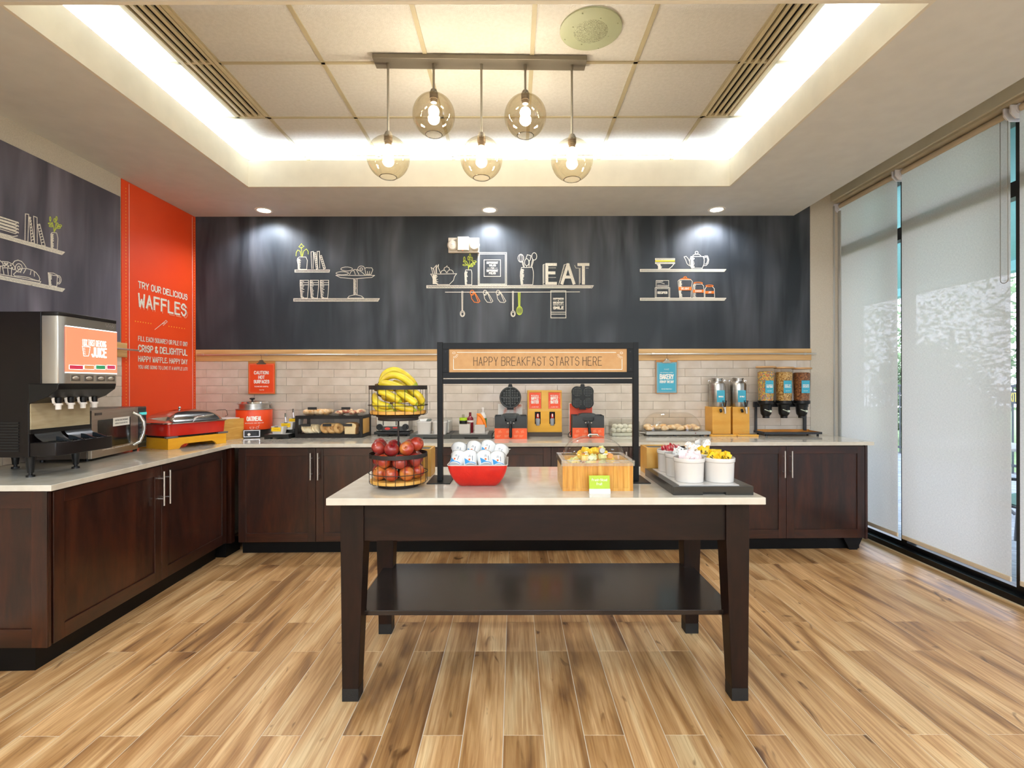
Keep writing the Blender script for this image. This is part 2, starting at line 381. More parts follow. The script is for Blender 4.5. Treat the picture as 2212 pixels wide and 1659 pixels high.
# ---- soffit with the tray cut out, pocket above the blinds
sf = MB(); T = .06; SX = 2.70
q_ = .018; sf.box(WX, TX0-q_, -3.6, BY, SOF, SOF+T).box(TX1+q_, SX, -3.6, BY, SOF, SOF+T).box(TX0-q_, TX1+q_, TY1+q_, BY, SOF, SOF+T).box(TX0-q_, TX1+q_, -3.6, TY0-q_, SOF, SOF+T)
sf.box(SX-.02, SX, -3.6, BY, SOF+T, 3.45)
ce = struct(sf, 'ceiling', PAINT, smooth=False)
struct(MB().box(SX, RX+.05, -3.6, BY, 3.42, 3.5), 'trim_3', GRPAINT, smooth=False)
fa = MB(); LIP = 3.228; w = .018
fa.box(TX0-w, TX0, TY0-w, TY1+w, SOF-.001, LIP).box(TX1, TX1+w, TY0-w, TY1+w, SOF-.001, LIP).box(TX0, TX1, TY1, TY1+w, SOF-.001, LIP).box(TX0, TX1, TY0-w, TY0, SOF-.001, LIP)
struct(fa, 'trim_4', TRAYP, smooth=False)
g = .20; cv = MB()   # cove trough back walls
cv.box(TX0-g-.02, TX0-g, TY0-g, TY1+g, SOF+T, CEIL+.03).box(TX1+g, TX1+g+.02, TY0-g, TY1+g, SOF+T, CEIL+.03)
cv.box(TX0-g, TX1+g, TY1+g, TY1+g+.02, SOF+T, CEIL+.03).box(TX0-g, TX1+g, TY0-g-.02, TY0-g, SOF+T, CEIL+.03)
struct(cv, 'trim_5', M('cove_white', '#e8e2d4', .8), smooth=False)
# ---- tray ceiling: lay-in tiles on a T-bar grid, two slot diffusers
TILE = M('ceiling_tile', '#bfbcb6', .9, col2='#c6c3bd', scale=(50, 50, 50), bump=.5, bscale=170)
TBAR = M('grid_bar', '#a79c80', .6)
tray = struct(MB().box(TX0-g, TX1+g, TY0-g, TY1+g, CEIL+.03, CEIL+.08), 'ceiling_tray', M('plenum', '#5a554c', .9), smooth=False)
gx = [TX0-g, -1.94, -1.72, -1.112, -.502, .108, .716, 1.326, 1.53, TX1+g]
gy = [TY0-g, 2.345, 2.952, 3.558, 4.166, TY1+g]
bars = MB(); bw_ = .012
def bar(x0_, x1_, ya, yb): bars.box(x0_, x1_, ya, yb, CEIL-.002, CEIL+.012)
for x in gx[1:-1]:
    far = gy[3] if x in (-1.94, 1.53) else gy[-1]
    bar(x-bw_, x+bw_, gy[0], far)
for y in gy[1:-1]: bar(gx[0], gx[-1], y-bw_*.8, y+bw_*.8)
bars.build('grid_bars', TBAR, tray, smooth=False)
for i in range(len(gx)-1):
    for j in range(len(gy)-1):
        vent = (gx[i] in (-1.94, 1.326)) and gy[j+1] <= 3.56
        xa, xb = gx[i], gx[i+1]
        if vent: continue
        if gy[j+1] > 3.56:
            if gx[i] in (-1.94, 1.53): continue
            if gx[i] == TX0-g: xb = -1.72
            if gx[i] == 1.326: xb = TX1+g
        MB().box(xa+.008, xb-.008, gy[j]+.008, gy[j+1]-.008, CEIL+.004, CEIL+.022).build('ceiling_tile', TILE, tray, smooth=False)
def diffuser(xa, xb, lab):
    t = thing('slot_diffuser', lab, 'air vent', ((xa+xb)/2, 3.0, CEIL), 0, 'linear slot vents in the ceiling tray')
    w = (xb-xa)/2; fm = MB(); ya, yb = gy[0]-3.0+.02, 3.546-3.0
    fm.box(-w, -w+.022, ya, yb, -.006, .02).box(w-.022, w, ya, yb, -.006, .02).box(-w, w, yb-.012, yb, -.006, .02).box(-w, w, ya, ya+.012, -.006, .02)
    fm.build('frame', M('vent_cream', '#b9ad8d', .5), t, smooth=False)
    MB().box(-w+.02, w-.02, ya+.01, yb-.01, .018, .026).build('backing', M('vent_dark', '#15120d', .9), t, smooth=False)
    n = 4; s = (2*w-.044)/n
    for i in range(n):
        x = -w+.022+s*(i+.5)+.006
        MB().box(x-s*.22, x+s*.22, ya+.012, yb-.012, -.004, .012).build('blade', M('vent_cream', '#b9ad8d', .5), t, smooth=False)
diffuser(-1.94, -1.72, 'cream linear slot vent at the left of the ceiling tray')
diffuser(1.326, 1.53, 'cream linear slot vent at the right of the ceiling tray')
# speaker
sp = thing('ceiling_speaker', 'round pale green perforated speaker set in a ceiling tile', 'speaker', base(1277.5, 64, CEIL))
SPK = M('pale_green_metal', '#9ba084', .5)
MB().lathe([(.001, -.012), (.14, -.012), (.163, -.004), (.163, .004)], 40).build('cover', SPK, sp)
MB().lathe([(.001, -.0145), (.088, -.0135), (.092, -.011)], 40).build('grille', M('perforated_green', '#6c705a', .6, col2='#a0a488', scale=(260, 260, 260), lo=.42, hi=.5), sp)
for i in range(8): a = R(45*i+20); q = .145 if i % 2 else .105; MB().ball((q*math.cos(a), q*math.sin(a), -.012), .004, 8).build('screw', SPK, sp)

# ---- chalkboards
def chalk_mat(name, a, b):
    m = bpy.data.materials.new(name); m.use_nodes = True; nt = m.node_tree; L = nt.links; p = nt.nodes['Principled BSDF']
    tc = node(nt, 'ShaderNodeTexCoord')
    def nz(sc, det, lo, hi, dist=.4):
        mp = node(nt, 'ShaderNodeMapping'); mp.inputs['Scale'].default_value = sc; L.new(tc.outputs['Object'], mp.inputs[0])
        n = node(nt, 'ShaderNodeTexNoise'); n.inputs['Scale'].default_value = 1; n.inputs['Detail'].default_value = det; n.inputs['Distortion'].default_value = dist
        L.new(mp.outputs[0], n.inputs[0]); r = node(nt, 'ShaderNodeMapRange'); r.inputs[1].default_value = lo; r.inputs[2].default_value = hi; L.new(n.outputs['Fac'], r.inputs[0]); return r
    s1 = nz((5, 5, .7), 3, .38, .72); s2 = nz((1.3, 1.3, .9), 2, .33, .66); mu = node(nt, 'ShaderNodeMath', operation='MULTIPLY'); L.new(s1.outputs[0], mu.inputs[0]); L.new(s2.outputs[0], mu.inputs[1])
    mx = node(nt, 'ShaderNodeMix', data_type='RGBA'); mx.inputs[6].default_value = lin(a); mx.inputs[7].default_value = lin(b); L.new(mu.outputs[0], mx.inputs[0]); L.new(mx.outputs[2], p.inputs['Base Color'])
    p.inputs['Roughness'].default_value = .55; p.inputs['Specular IOR Level'].default_value = .35
    return m
CBM = chalk_mat('slate_chalkboard', '#23292f', '#5c5f66')
CBL = chalk_mat('slate_chalkboard_left', '#46434c', '#8a8490')
CBZ = 1.733
cb = thing('chalkboard', 'long dark chalkboard mural across the top of the back wall', 'chalkboard', (0, BY, 0))
MB().box(WX+.004, 2.856, -.008, 0, CBZ, 3.38).build('board', CBM, cb, smooth=False)
cbl = thing('chalkboard', 'dark chalkboard mural on the left wall behind the juice machine', 'chalkboard', (WX, 0, 0))
MB().box(0, .008, 1.2, 3.93, 1.733, 2.863).build('board', CBL, cbl, smooth=False)
FB = (V3(0, -.0095, 0), V3(1, 0, 0), V3(0, 0, 1))
FLF = (V3(.0095, 0, 0), V3(0, 1, 0), V3(0, 0, 1))
def bwp(crop):
    ox, oy, s = crop
    def f(p): q = at(ox+p[0]/s, oy+p[1]/s, BY-.0095); return (q.x, q.z)
    return f
def lwp(crop):
    ox, oy, s = crop
    def f(p): q = atX(ox+p[0]/s, oy+p[1]/s, WX+.0095); return (q.y, q.z)
    return f
def art(name, polys, f, mat, w, parent, fr=FB):
    mb = MB()
    for pl in polys: stroke(mb, [f(p) for p in pl], fr, w)
    return mb.build(name, mat, parent, smooth=False)
def hatch(a0, a1, b0, b1, n):
    """rungs between top line a0-a1 and bottom line b0-b1, slanted"""
    out = [[a0, a1], [b0, b1], [a0, b0], [a1, b1]]
    for i in range(n):
        t = (i+.6)/n; s_ = max(0, t-.012)
        out.append([(a0[0]+(a1[0]-a0[0])*t, a0[1]+(a1[1]-a0[1])*t), (b0[0]+(b1[0]-b0[0])*s_, b0[1]+(b1[1]-b0[1])*s_)])
    return out
def shade(x0_, y0a, x1_, y1, n=12):
    return [[(x0_, y0a+(y1-y0a)*i/n), (x0_+(x1_-x0_)*(.5+.5*random.random()), y0a+(y1-y0a)*(i+.4)/n)] for i in range(n+1)]
c6 = bwp((620, 480, 4.424)); c7 = bwp((900, 480, 5.53)); c8 = bwp((1340, 480, 6.913)); cl = lwp((0, 440, 8.294))
WL = .0055
art('drawn_shelf', hatch((77, 455), (410, 455), (77, 478), (405, 478), 26), c6, CHALK, WL, cb)
art('drawn_shelf', hatch((65, 730), (885, 730), (65, 755), (870, 755), 62), c6, CHALK, WL, cb)
art('drawn_vase', [[(103,345),(100,365),(115,450),(190,450),(196,365),(188,345),(183,333),(120,333),(103,345)]]+shade(106, 350, 140, 445), c6, CHALK, WL, cb)
art('drawn_plant', [[(147,325),(140,240)],[(138,325),(128,278),(105,266),(90,290),(88,322)],[(150,325),(162,275),(188,256),(205,280),(205,305)],[(115,235),(128,222),(140,205),(152,222),(165,230),(150,240),(140,252),(128,240),(115,235)]], c6, GCHALK, WL, cb)
art('drawn_books', [[(238,445),(232,283),(255,280),(252,445)],[(258,290),(283,450),(298,445),(277,292),(258,290)],[(292,440),(290,280),(312,278),(315,440)],[(316,322),(352,448),(370,440),(332,318),(316,322)]]+[[(262+i*4, 300+i*20), (276+i*3.5, 312+i*20)] for i in range(7)]+[[(322+i*6, 332+i*20), (336+i*6, 340+i*20)] for i in range(6)], c6, CHALK, WL, cb)
gl = []
for x in (127, 223, 320):
    gl += [[(x,555),(x+80,555),(x+80,600),(x+76,660),(x+70,725),(x+15,725),(x+4,660),(x,600),(x,555)],[(x,578),(x+80,578)],[(x,598),(x+80,598)]]+shade(x+5, 562, x+38, 715, 14)
art('drawn_glasses', gl, c6, CHALK, WL, cb)
art('drawn_cake_stand', [[(468,508),(840,508),(812,528),(650,541),(515,530),(468,508)],[(640,541),(640,690)],[(672,541),(672,690)],[(580,725),(595,706),(655,692),(712,705),(735,725),(580,725)],
    ell(530,488,60,15),ell(572,447,56,19),[(600,500),(612,475),(645,452),(680,455),(715,475),(748,505)],[(640,460),(655,500)],[(665,455),(690,500)],ell(712,448,34,30,a0=150,a1=360),ell(712,448,14,12),
    [(745,442),(760,434),(785,436),(812,436),(822,455),(805,500),(757,500),(745,442)],[(770,470),(775,500)],[(792,470),(790,500)]]+shade(645, 550, 662, 690, 16), c6, CHALK, WL, cb)
art('drawn_shelf', hatch((122, 757), (2115, 757), (122, 785), (2095, 785), 105), c7, CHALK, WL, cb)
art('drawn_rod', [[(345,836),(1300,835)],[(1300,835),(1950,832)]], c7, CHALK, .006, cb)
art('drawn_bowl', [[(170,620),(480,615),(455,648),(442,695),(392,745),(250,745),(200,690),(190,650),(170,620)],ell(325,604,32,30,a0=180,a1=360),ell(405,604,36,34,a0=180,a1=360),ell(362,560,32,26,a0=150,a1=390),[(360,535),(366,518)],
    [(175,540),(188,575),(195,610)],[(175,540),(205,560),(215,610)],[(240,512),(205,550),(218,610)],[(265,505),(240,545),(243,610)],[(265,505),(262,545),(290,610)],[(240,512),(232,560),(232,610)]]+shade(197, 630, 262, 735, 16), c7, CHALK, WL, cb)
art('drawn_vase', [[(590,570),(655,570),(663,605),(662,745),(583,745),(577,610),(590,570)]]+shade(585, 590, 610, 740, 16), c7, CHALK, WL, cb)
def leaves(f0):
    return [[(622,560),(618,505),(600,470)],[(622,560),(632,500),(640,440)],[(622,540),(650,505),(690,480)],[(618,520),(585,490)],
     ell(573,440,9,26),ell(578,470,18,9),ell(578,510,24,9),ell(640,402,9,24),ell(622,430,9,22),ell(662,440,9,22),ell(692,472,22,11),ell(675,500,24,9),ell(655,525,20,8)]
art('drawn_plant', leaves(0), c7, GCHALK, WL, cb)
art('drawn_picture_frame', [rect(738,363,1077,748), rect(752,380,1062,738), rect(808,450,1005,648)], c7, CHALK, .006, cb)
def wr(name, items, f, mat, par, fr=FB):
    mb = MB()
    for (t, x0_, x1_, ya, yb, w) in items:
        a = f((x0_, yb)); b = f((x1_, ya)); write(mb, t, fr, a[0], b[0], a[1], b[1], w)
    return mb.build(name, mat, par, smooth=False)
wr('chalk_lettering', [('DIFFERENT',838,976,470,498,.0052),('YOLKS',866,950,503,529,.0052),('FOR',888,930,540,557,.0035),('DIFFERENT',838,976,565,594,.0052),('FOLKS',866,948,597,623,.0052),('-',845,880,542,556,.003),('-',935,970,542,556,.003)], c7, CHALK, cb)
art('drawn_utensil_jar', [[(1243,590),(1240,640),(1250,745),(1390,745),(1398,640),(1396,590),(1385,540),(1255,540),(1243,590)],ell(1248,430,34,48),ell(1248,430,14,46),[(1262,475),(1280,540)],[(1272,470),(1292,540)],
   [(1310,430),(1325,388),(1368,400),(1360,452),(1340,462)],ell(1408,408,30,44),[(1390,445),(1365,540)],[(1400,450),(1378,540)],ell(1318,478,26,42),[(1315,520),(1320,540)],[(1350,455),(1345,540)]]+shade(1250, 560, 1285, 735, 20), c7, CHALK, WL, cb)
eat = MB()
for ch, xa, xb in (('E',1540,1682),('A',1722,1898),('T',1920,2070)):
    a = c7((xa, 748)); b = c7((xb, 488)); write(eat, ch, FB, a[0], b[0], a[1], b[1], .028)
eat.build('chalk_letters_eat', CHALK, cb, smooth=False)
art('drawn_letter_shadow', [[(1512,745),(1512,510),(1530,500)],[(1512,745),(1535,745)]]+[[(1512,515+i*12),(1528,505+i*12)] for i in range(19)]+
    [[(1700,745),(1762,510),(1785,500)]]+[[(1762-i*5.0,520+i*18),(1776-i*5.0,512+i*18)] for i in range(12)]+[[(1890,515),(1905,548),(1945,550),(1945,745)]]+[[(1945,560+i*14),(1962,550+i*14)] for i in range(13)]+[[(1575,545),(1665,545)],[(1575,660),(1665,660)],[(2025,548),(2055,548)]], c7, CHALK, .004, cb)
def hang(x): return [[(x-7,825),(x-5,1052)],[(x+7,825),(x+5,1052)],ell(x+2,1093,27,36),ell(x+2,1096,17,24)]
art('drawn_spoons', hang(547)+hang(1152), c7, CHALK, WL, cb)
art('drawn_whisk', [[(1215,835),(1220,1005)],[(1238,835),(1236,1005)],[(1226,835),(1228,1000)],ell(1230,1055,34,52),ell(1230,1055,18,52),[(1230,1005),(1230,1105)]], c7, GCHALK, .006, cb)
def mug(d): return [[(d+652,872),(d+690,832),(d+712,862),(d+758,942),(d+740,960),(d+690,955),(d+660,915),(d+652,872)],[(d+690,835),(d+735,945)],ell(d+665,842,22,30)]
art('drawn_mug', mug(0), c7, OCHALK, .006, cb)
art('drawn_mugs', mug(155)+mug(310), c7, CHALK, WL, cb)
art('drawn_towel', [rect(1605,820,1785,1143),[(1605,1075),(1785,1075)],[(1605,1098),(1785,1098)]], c7, CHALK, .006, cb)
wr('chalk_lettering', [('HAPPINESS',1632,1760,902,926,.0045),('IS',1688,1702,932,946,.003),('BREAKFAST',1632,1760,950,974,.0045),('SERVED WITH A',1632,1760,980,994,.0025),('SMILE',1632,1760,1004,1042,.0075),('-',1635,1680,932,946,.002),('-',1710,1758,932,946,.002)], c7, CHALK, cb)
art('drawn_shelf', hatch((300, 703), (1582, 703), (300, 737), (1555, 737), 76), c8, CHALK, WL, cb)
art('drawn_shelf', hatch((300, 1133), (1582, 1133), (300, 1167), (1555, 1167), 76), c8, CHALK, WL, cb)
art('drawn_bowls', [rect(527,543,815,560),rect(527,603,815,618),[(545,620),(580,665),(615,697),(730,697),(775,660),(805,620)]]+shade(570, 628, 625, 695, 9), c8, CHALK, .007, cb)
art('drawn_bowl_rim', [[(527,585),(815,582)],[(530,575),(812,573)]], c8, YCHALK, .008, cb)
art('drawn_teapot', [[(1058,512),(1240,512),(1258,560),(1252,630),(1225,686),(1070,686),(1042,640),(1038,570),(1058,512)],[(1085,500),(1112,480),(1180,480),(1205,503)],ell(1143,455,22,20),[(1035,650),(1000,620),(978,560),(955,518),(985,508),(1018,545),(1038,590)],
    [(1240,520),(1270,503),(1305,502),(1325,560),(1312,615),(1285,645),(1255,648)],[(1252,535),(1280,520),(1298,522),(1308,562),(1298,605),(1275,625)],[(1070,698),(1070,688)],[(1225,698),(1225,688)]]+shade(1058, 520, 1110, 670, 20), c8, CHALK, .006, cb)
art('drawn_recipe_box', [rect(522,978,742,1124),rect(540,992,727,1124),rect(538,870,725,976),[(550,885),(640,882)],[(550,905),(600,900),(660,918)],[(555,940),(715,945)],[(555,958),(710,960)]], c8, CHALK, .0045, cb)
wr('chalk_lettering', [('RECIPES',556,706,1033,1071,.006)], c8, CHALK, cb)
art('drawn_jars', [[(865,880),(885,860),(1058,860),(1078,885),(1066,960),(1058,1125),(888,1125),(872,960),(865,880)],[(1100,925),(1220,925),(1245,950),(1252,1010),(1256,1125),(1085,1125),(1083,1000),(1090,950),(1100,925)],
    [(1290,960),(1375,960),(1405,990),(1411,1125),(1268,1125),(1266,1000),(1290,960)]]+shade(885, 875, 925, 1110, 26)+shade(1100, 935, 1130, 1110, 14), c8, CHALK, WL, cb)
art('drawn_jar_lids', [[(900,852),(940,838),(1000,840),(1055,855),(900,852)],ell(972,825,20,12),ell(1165,910,65,14),ell(1335,950,55,12)], c8, OCHALK, .007, cb)
bd = MB()
for x0_, x1_, ya, yb in ((873,1067,965,1018),(1085,1250,1007,1052),(1268,1405,1028,1066)):
    a = c8((x0_, yb)); b = c8((x1_, ya)); bd.quad((a[0],-.0102,a[1]),(b[0],-.0102,a[1]),(b[0],-.0102,b[1]),(a[0],-.0102,b[1]))
bd.build('drawn_jar_bands', OCHALK, cb, smooth=False)
FB2 = (V3(0, -.011, 0), V3(1, 0, 0), V3(0, 0, 1))
wr('jar_words', [('DELIGHT',910,1032,975,1008,.004),('CHEER',1118,1218,1014,1044,.004),('JOY',1312,1364,1034,1061,.004)], c8, CHALK, cb, FB2)
# left wall drawings
art('drawn_shelf', hatch((-600, 375), (1160, 870), (-600, 432), (1112, 912), 66), cl, CHALK, .006, cbl, FLF)
art('drawn_shelf', hatch((-600, 1165), (1160, 1528), (-600, 1225), (1115, 1573), 66), cl, CHALK, .006, cbl, FLF)
pls = []
for i in range(4):
    d = i*58; pls += [[(-200,165+d),(330,335+d),(338,350+d),(-200,180+d)],[(300,352+d),(275,362+d),(-200,215+d)]]
pls += [[(-200,470),(240,590),(320,575)]]
art('drawn_plates', pls, cl, CHALK, .005, cbl, FLF)
art('drawn_books', [[(452,650),(460,183),(520,192),(505,670)],[(528,240),(565,695),(622,705),(545,240),(528,240)],[(607,225),(668,248),(672,712)],[(607,225),(625,700)],[(675,375),(755,750),(815,755),(720,368),(675,375)]]+[[(532+i*6,270+i*55),(560+i*7,250+i*55)] for i in range(8)]+[[(685+i*11,400+i*50),(725+i*12,385+i*50)] for i in range(7)], cl, CHALK, .005, cbl, FLF)
art('drawn_vase', [[(935,520),(915,545),(918,795),(1030,825),(1042,620),(1025,540),(1020,525),(975,515),(935,520)]]+shade(922, 545, 965, 790, 22), cl, CHALK, .005, cbl, FLF)
art('drawn_plant', [[(975,510),(960,400),(940,330)],[(975,510),(1000,400),(1015,300)],[(978,500),(1020,430),(1080,400)],ell(905,275,12,40),ell(905,355,35,12),ell(920,400,35,14),ell(1018,265,12,34),ell(985,300,14,34),ell(1035,375,14,30),ell(1080,395,30,18),ell(1055,430,34,14)], cl, GCHALK, .005, cbl, FLF)
art('drawn_pastries', [[(-200,985),(0,1015),(50,1060),(65,1110),(30,1120),(-40,1110)],[(45,1035),(150,1045),(240,1090),(275,1150),(262,1185),(150,1150),(60,1150)],[(10,1120),(0,1240)],[(45,1125),(75,1270)],[(140,1150),(150,1270)],[(210,1175),(205,1290)],
    [(232,1075),(265,1030),(325,1012),(390,1035),(440,1090),(470,1140)],ell(340,1150,62,75),ell(340,1150,22,30),[(245,1265),(300,1215),(380,1165),(480,1160),(580,1190),(650,1235),(700,1300),(718,1350),(700,1385),(640,1370),(500,1320),(350,1300),(270,1295),(245,1265)],[(390,1170),(372,1235)],[(470,1165),(425,1245)],[(560,1200),(545,1270)],[(615,1215),(620,1300)],
    [(-200,1225),(735,1395),(715,1425),(-200,1255)]]+[ell(x, y, 12, 10, 6) for x, y in ((90,1070),(135,1075),(150,1120),(195,1105),(85,1115),(220,1150),(115,1095))], cl, CHALK, .005, cbl, FLF)
art('drawn_mug', [[(865,1238),(885,1460),(1020,1485),(1032,1280),(960,1245),(865,1238)],[(875,1250),(960,1285),(1030,1290)],ell(1050,1365,48,75,a0=-110,a1=110),ell(1045,1365,30,52,a0=-110,a1=110)]+shade(880, 1265, 930, 1450, 18), cl, CHALK, .005, cbl, FLF)

# ---- orange banner on the left wall
BNR = M('orange_banner_print', '#e64414', .5, col2='#ec4e1c', scale=(1.2, 1.2, 1.2))
bn = thing('wall_banner', 'tall orange printed banner in the corner of the left wall', 'banner', (WX, 0, 0))
MB().box(0, .006, 3.945, BY-.004, .92, SOF-.004).build('sheet', BNR, bn, smooth=False)
FN = (V3(.0085, 0, 0), V3(0, 1, 0), V3(0, 0, 1))
YDOT = M('yellow_dots', '#f0c23e', .6)
mb = MB()
for y in (3.985, 4.838):
    n = 78
    for i in range(n):
        z = .96+i*(SOF-1.0)/n; mb.quad((.0085,y-.0035,z-.0035),(.0085,y+.0035,z-.0035),(.0085,y+.0035,z+.0035),(.0085,y-.0035,z+.0035))
ln = lwp((0, 0, 1))
for i in range(20):
    t = i/19.0
    if .36 < t < .66: continue
    q = ln((293+t*106, 694+t*16)); mb.quad((.0085,q[0]-.004,q[1]-.004),(.0085,q[0]+.004,q[1]-.004),(.0085,q[0]+.004,q[1]+.004),(.0085,q[0]-.004,q[1]+.004))
mb.build('yellow_dots', YDOT, bn, smooth=False)
mb = MB(); stroke(mb, [(4.018, .95), (4.018, SOF-.02)], FN, .004); stroke(mb, [(4.808, .95), (4.808, SOF-.02)], FN, .004)
mb.build('white_line', PRINTW, bn, smooth=False)
L0, L1 = 4.112, 4.735
lettering('banner_lettering', [('TRY OUR DELICIOUS', L0, L1, 2.187, 2.246, .0095), ('FILL EACH SQUARE? OR PILE IT ON?', L0, L1, 1.755, 1.797, .006),
    ('CRISP & DELIGHTFUL', L0, L1, 1.666, 1.727, .0105), ('HAPPY WAFFLE, HAPPY DAY', L0, L1, 1.586, 1.635, .0078), ('YOU ARE GOING TO LOVE IT A WAFFLE LOT!', L0, L1, 1.529, 1.560, .0045)], FN, CHALK, bn)
mb = MB(); write(mb, 'WAFFLES', FN, L0, L1-.015, 2.032, 2.15, .017)
mb.build('banner_title', CHALK, bn, smooth=False)
mb = MB(); O2 = (FN[0]-V3(.0006, 0, 0), FN[1], FN[2]); write(mb, 'WAFFLES', O2, L0+.012, L1+.004, 2.018, 2.138, .007)
mb.build('title_shadow', M('banner_shadow_print', '#e99a78', .6), bn, smooth=False)
art('banner_whisk', [[(335,712),(350,700)],[(350,700),(359,692),(362,695),(353,703)],[(350,700),(357,697)]], ln, CHALK, .004, bn, FN)

# ---- wood rails with steel rods
def rail(name, lab, loc, rz, L, rod0, rod1, sup):
    t = thing(name, lab, 'rail', loc, rz)
    MB().box(0, L, -.022, -.001, -.1115, 0).build('rail_board', LWOODX, t, smooth=False, bevel=.002)
    MB().cyl((rod0, -.052, -.052), (rod1, -.052, -.052), .0075, n=12).build('rod', NICKEL, t)
    for s_ in sup: MB().cyl((s_, -.02, -.052), (s_, -.05, -.052), .006, n=10).cyl((s_-.012, -.052, -.052), (s_+.012, -.052, -.052), .0105, n=12).build('rod_bracket', NICKEL, t)
X = lambda px, D=BY: (px-CX)*D/FPX
rail('wall_rail', 'long oak rail with a steel hanging rod under the back chalkboard', (WX+.012, BY, 1.733), 0, 2.86-WX-.012, .03, X(1760, 4.82)-WX, [X(p)-WX for p in (442, 578, 771, 990, 1190, 1405, 1539, 1730)])
rail('wall_rail', 'short oak rail with a steel rod on the left wall beside the banner', (WX, 1.4, 1.725), R(90), 2.58, .1, 2.66, [.4, 1.4, 2.3])

# ---- wall tiles
TM = M('handmade_white_tile', '#cbbdac', .22, col2='#d9cdbe', scale=(7, 7, 7), bump=.35, bscale=16, rnd=1, coat=.2)
TP, TH = .3074, (1.622-.9145)/9
tile_me = MB().box(.0008, TP-.0008, -.009, 0, .0008, TH-.0008)
def tiles(par, rows, start, stop, offs, place):
    t0 = tile_me.build('tile', TM, par, smooth=False, bevel=.0016); n = 0
    for r in range(rows):
        x = offs[r % 2]
        while x < stop:
            a, b = max(x, start), min(x+TP, stop)
            if b-a > .02:
                o = t0 if n == 0 else bpy.data.objects.new('tile', t0.data)
                if n:
                    COL.objects.link(o); o.parent = par
                    bb = o.modifiers.new('bevel', 'BEVEL'); bb.width = .0016; bb.segments = 1
                place(o, a, 1.622-(r+1)*TH, (b-a)/TP); n += 1
            x += TP
def pb(o, a, z, s): o.location = (a, BY-random.uniform(0, .0012), z); o.scale = (s, 1, 1); o.rotation_euler = (R(random.uniform(-.25, .25)), 0, R(random.uniform(-.12, .0)))
def pl_(o, a, z, s): o.location = (WX+random.uniform(0, .001), a, z); o.scale = (s, 1, 1); o.rotation_euler = (R(random.uniform(-.2, .2)), 0, R(90))
tiles(wb, 9, WX+.004, 2.856, (-2.807-TP, -2.962-TP), pb)
tiles(wl, 9, 2.2, 3.94, (2.1, 1.95), pl_)

# ---- downlights
DL = thing('recessed_downlight', '', 'ceiling light', (X(571, 4.688), 4.688, SOF), 0, 'recessed downlights over the chalkboard')
MB().lathe([(.052, .004), (.06, -.004), (.078, -.004), (.08, .001)], 32).build('trim_ring', M('downlight_white', '#f1ede4', .5), DL)
MB().lathe([(.001, -.001), (.055, -.001)], 32).build('lens', M('downlight_glow', '#fff6e4', .5, emit='#fff3dc', es=14), DL)
DL['label'] = 'recessed ceiling downlight above the left drawn shelves'
dup(DL, (X(1058, 4.688), 4.688, SOF), label='recessed ceiling downlight above the emergency light')
dup(DL, (X(1549, 4.688), 4.688, SOF), label='recessed ceiling downlight above the drawn teapot')
for px in (571, 1058, 1549):
    l = bpy.data.lights.new('downlight_beam', 'SPOT'); l.energy = 30; l.spot_size = R(148); l.spot_blend = .6; l.color = (.88, .93, 1); l.shadow_soft_size = .05
    o = bpy.data.objects.new('downlight_beam', l); o.location = (X(px, 4.688), 4.688, SOF-.02); o.rotation_euler = (R(4), 0, 0); COL.objects.link(o)

# ---- window wall
FRM = M('black_window_frame', '#0b0d0f', .3, .2)
GLS = GL('window_glass', '#e6eaf0', 1.5)
for i, (ya, yb) in enumerate(((4.18, BY), (3.215, 4.18), (2.25, 3.215), (1.285, 2.25), (.32, 1.285)), 1):
    f = MB(); y1 = ya-.03 if i > 1 else ya-.03; X0, X1 = RX-.03, RX+.05
    f.box(X0, X1, ya-.03, ya+.03, 0, 3.12).box(X0, X1, ya+.03, yb-.03 if i > 1 else yb, 0, .085).box(X0, X1, ya+.03, yb-.03 if i > 1 else yb, 2.60, 2.70).box(X0, X1, ya+.03, yb-.03 if i > 1 else yb, 3.09, 3.12)
    w_ = f.build('window_%d' % i, FRM, kind='structure', smooth=False)
    MB().box(RX+.01, RX+.016, ya+.03, yb-.03 if i > 1 else yb, .085, 2.6).build('lower_pane', GLS, w_, smooth=False)
    MB().box(RX+.01, RX+.016, ya+.03, yb-.03 if i > 1 else yb, 2.7, 3.09).build('upper_pane', GLS, w_, smooth=False)
struct(MB().box(RX-.09, RX-.03, .32, BY-.02, 0, .05), 'trim_6', FRM, smooth=False)
struct(MB().box(RX-.1, RX-.091, .32, BY-.02, 0, .008), 'trim_7', M('floor_edge_strip', '#c9b797', .5), smooth=False)
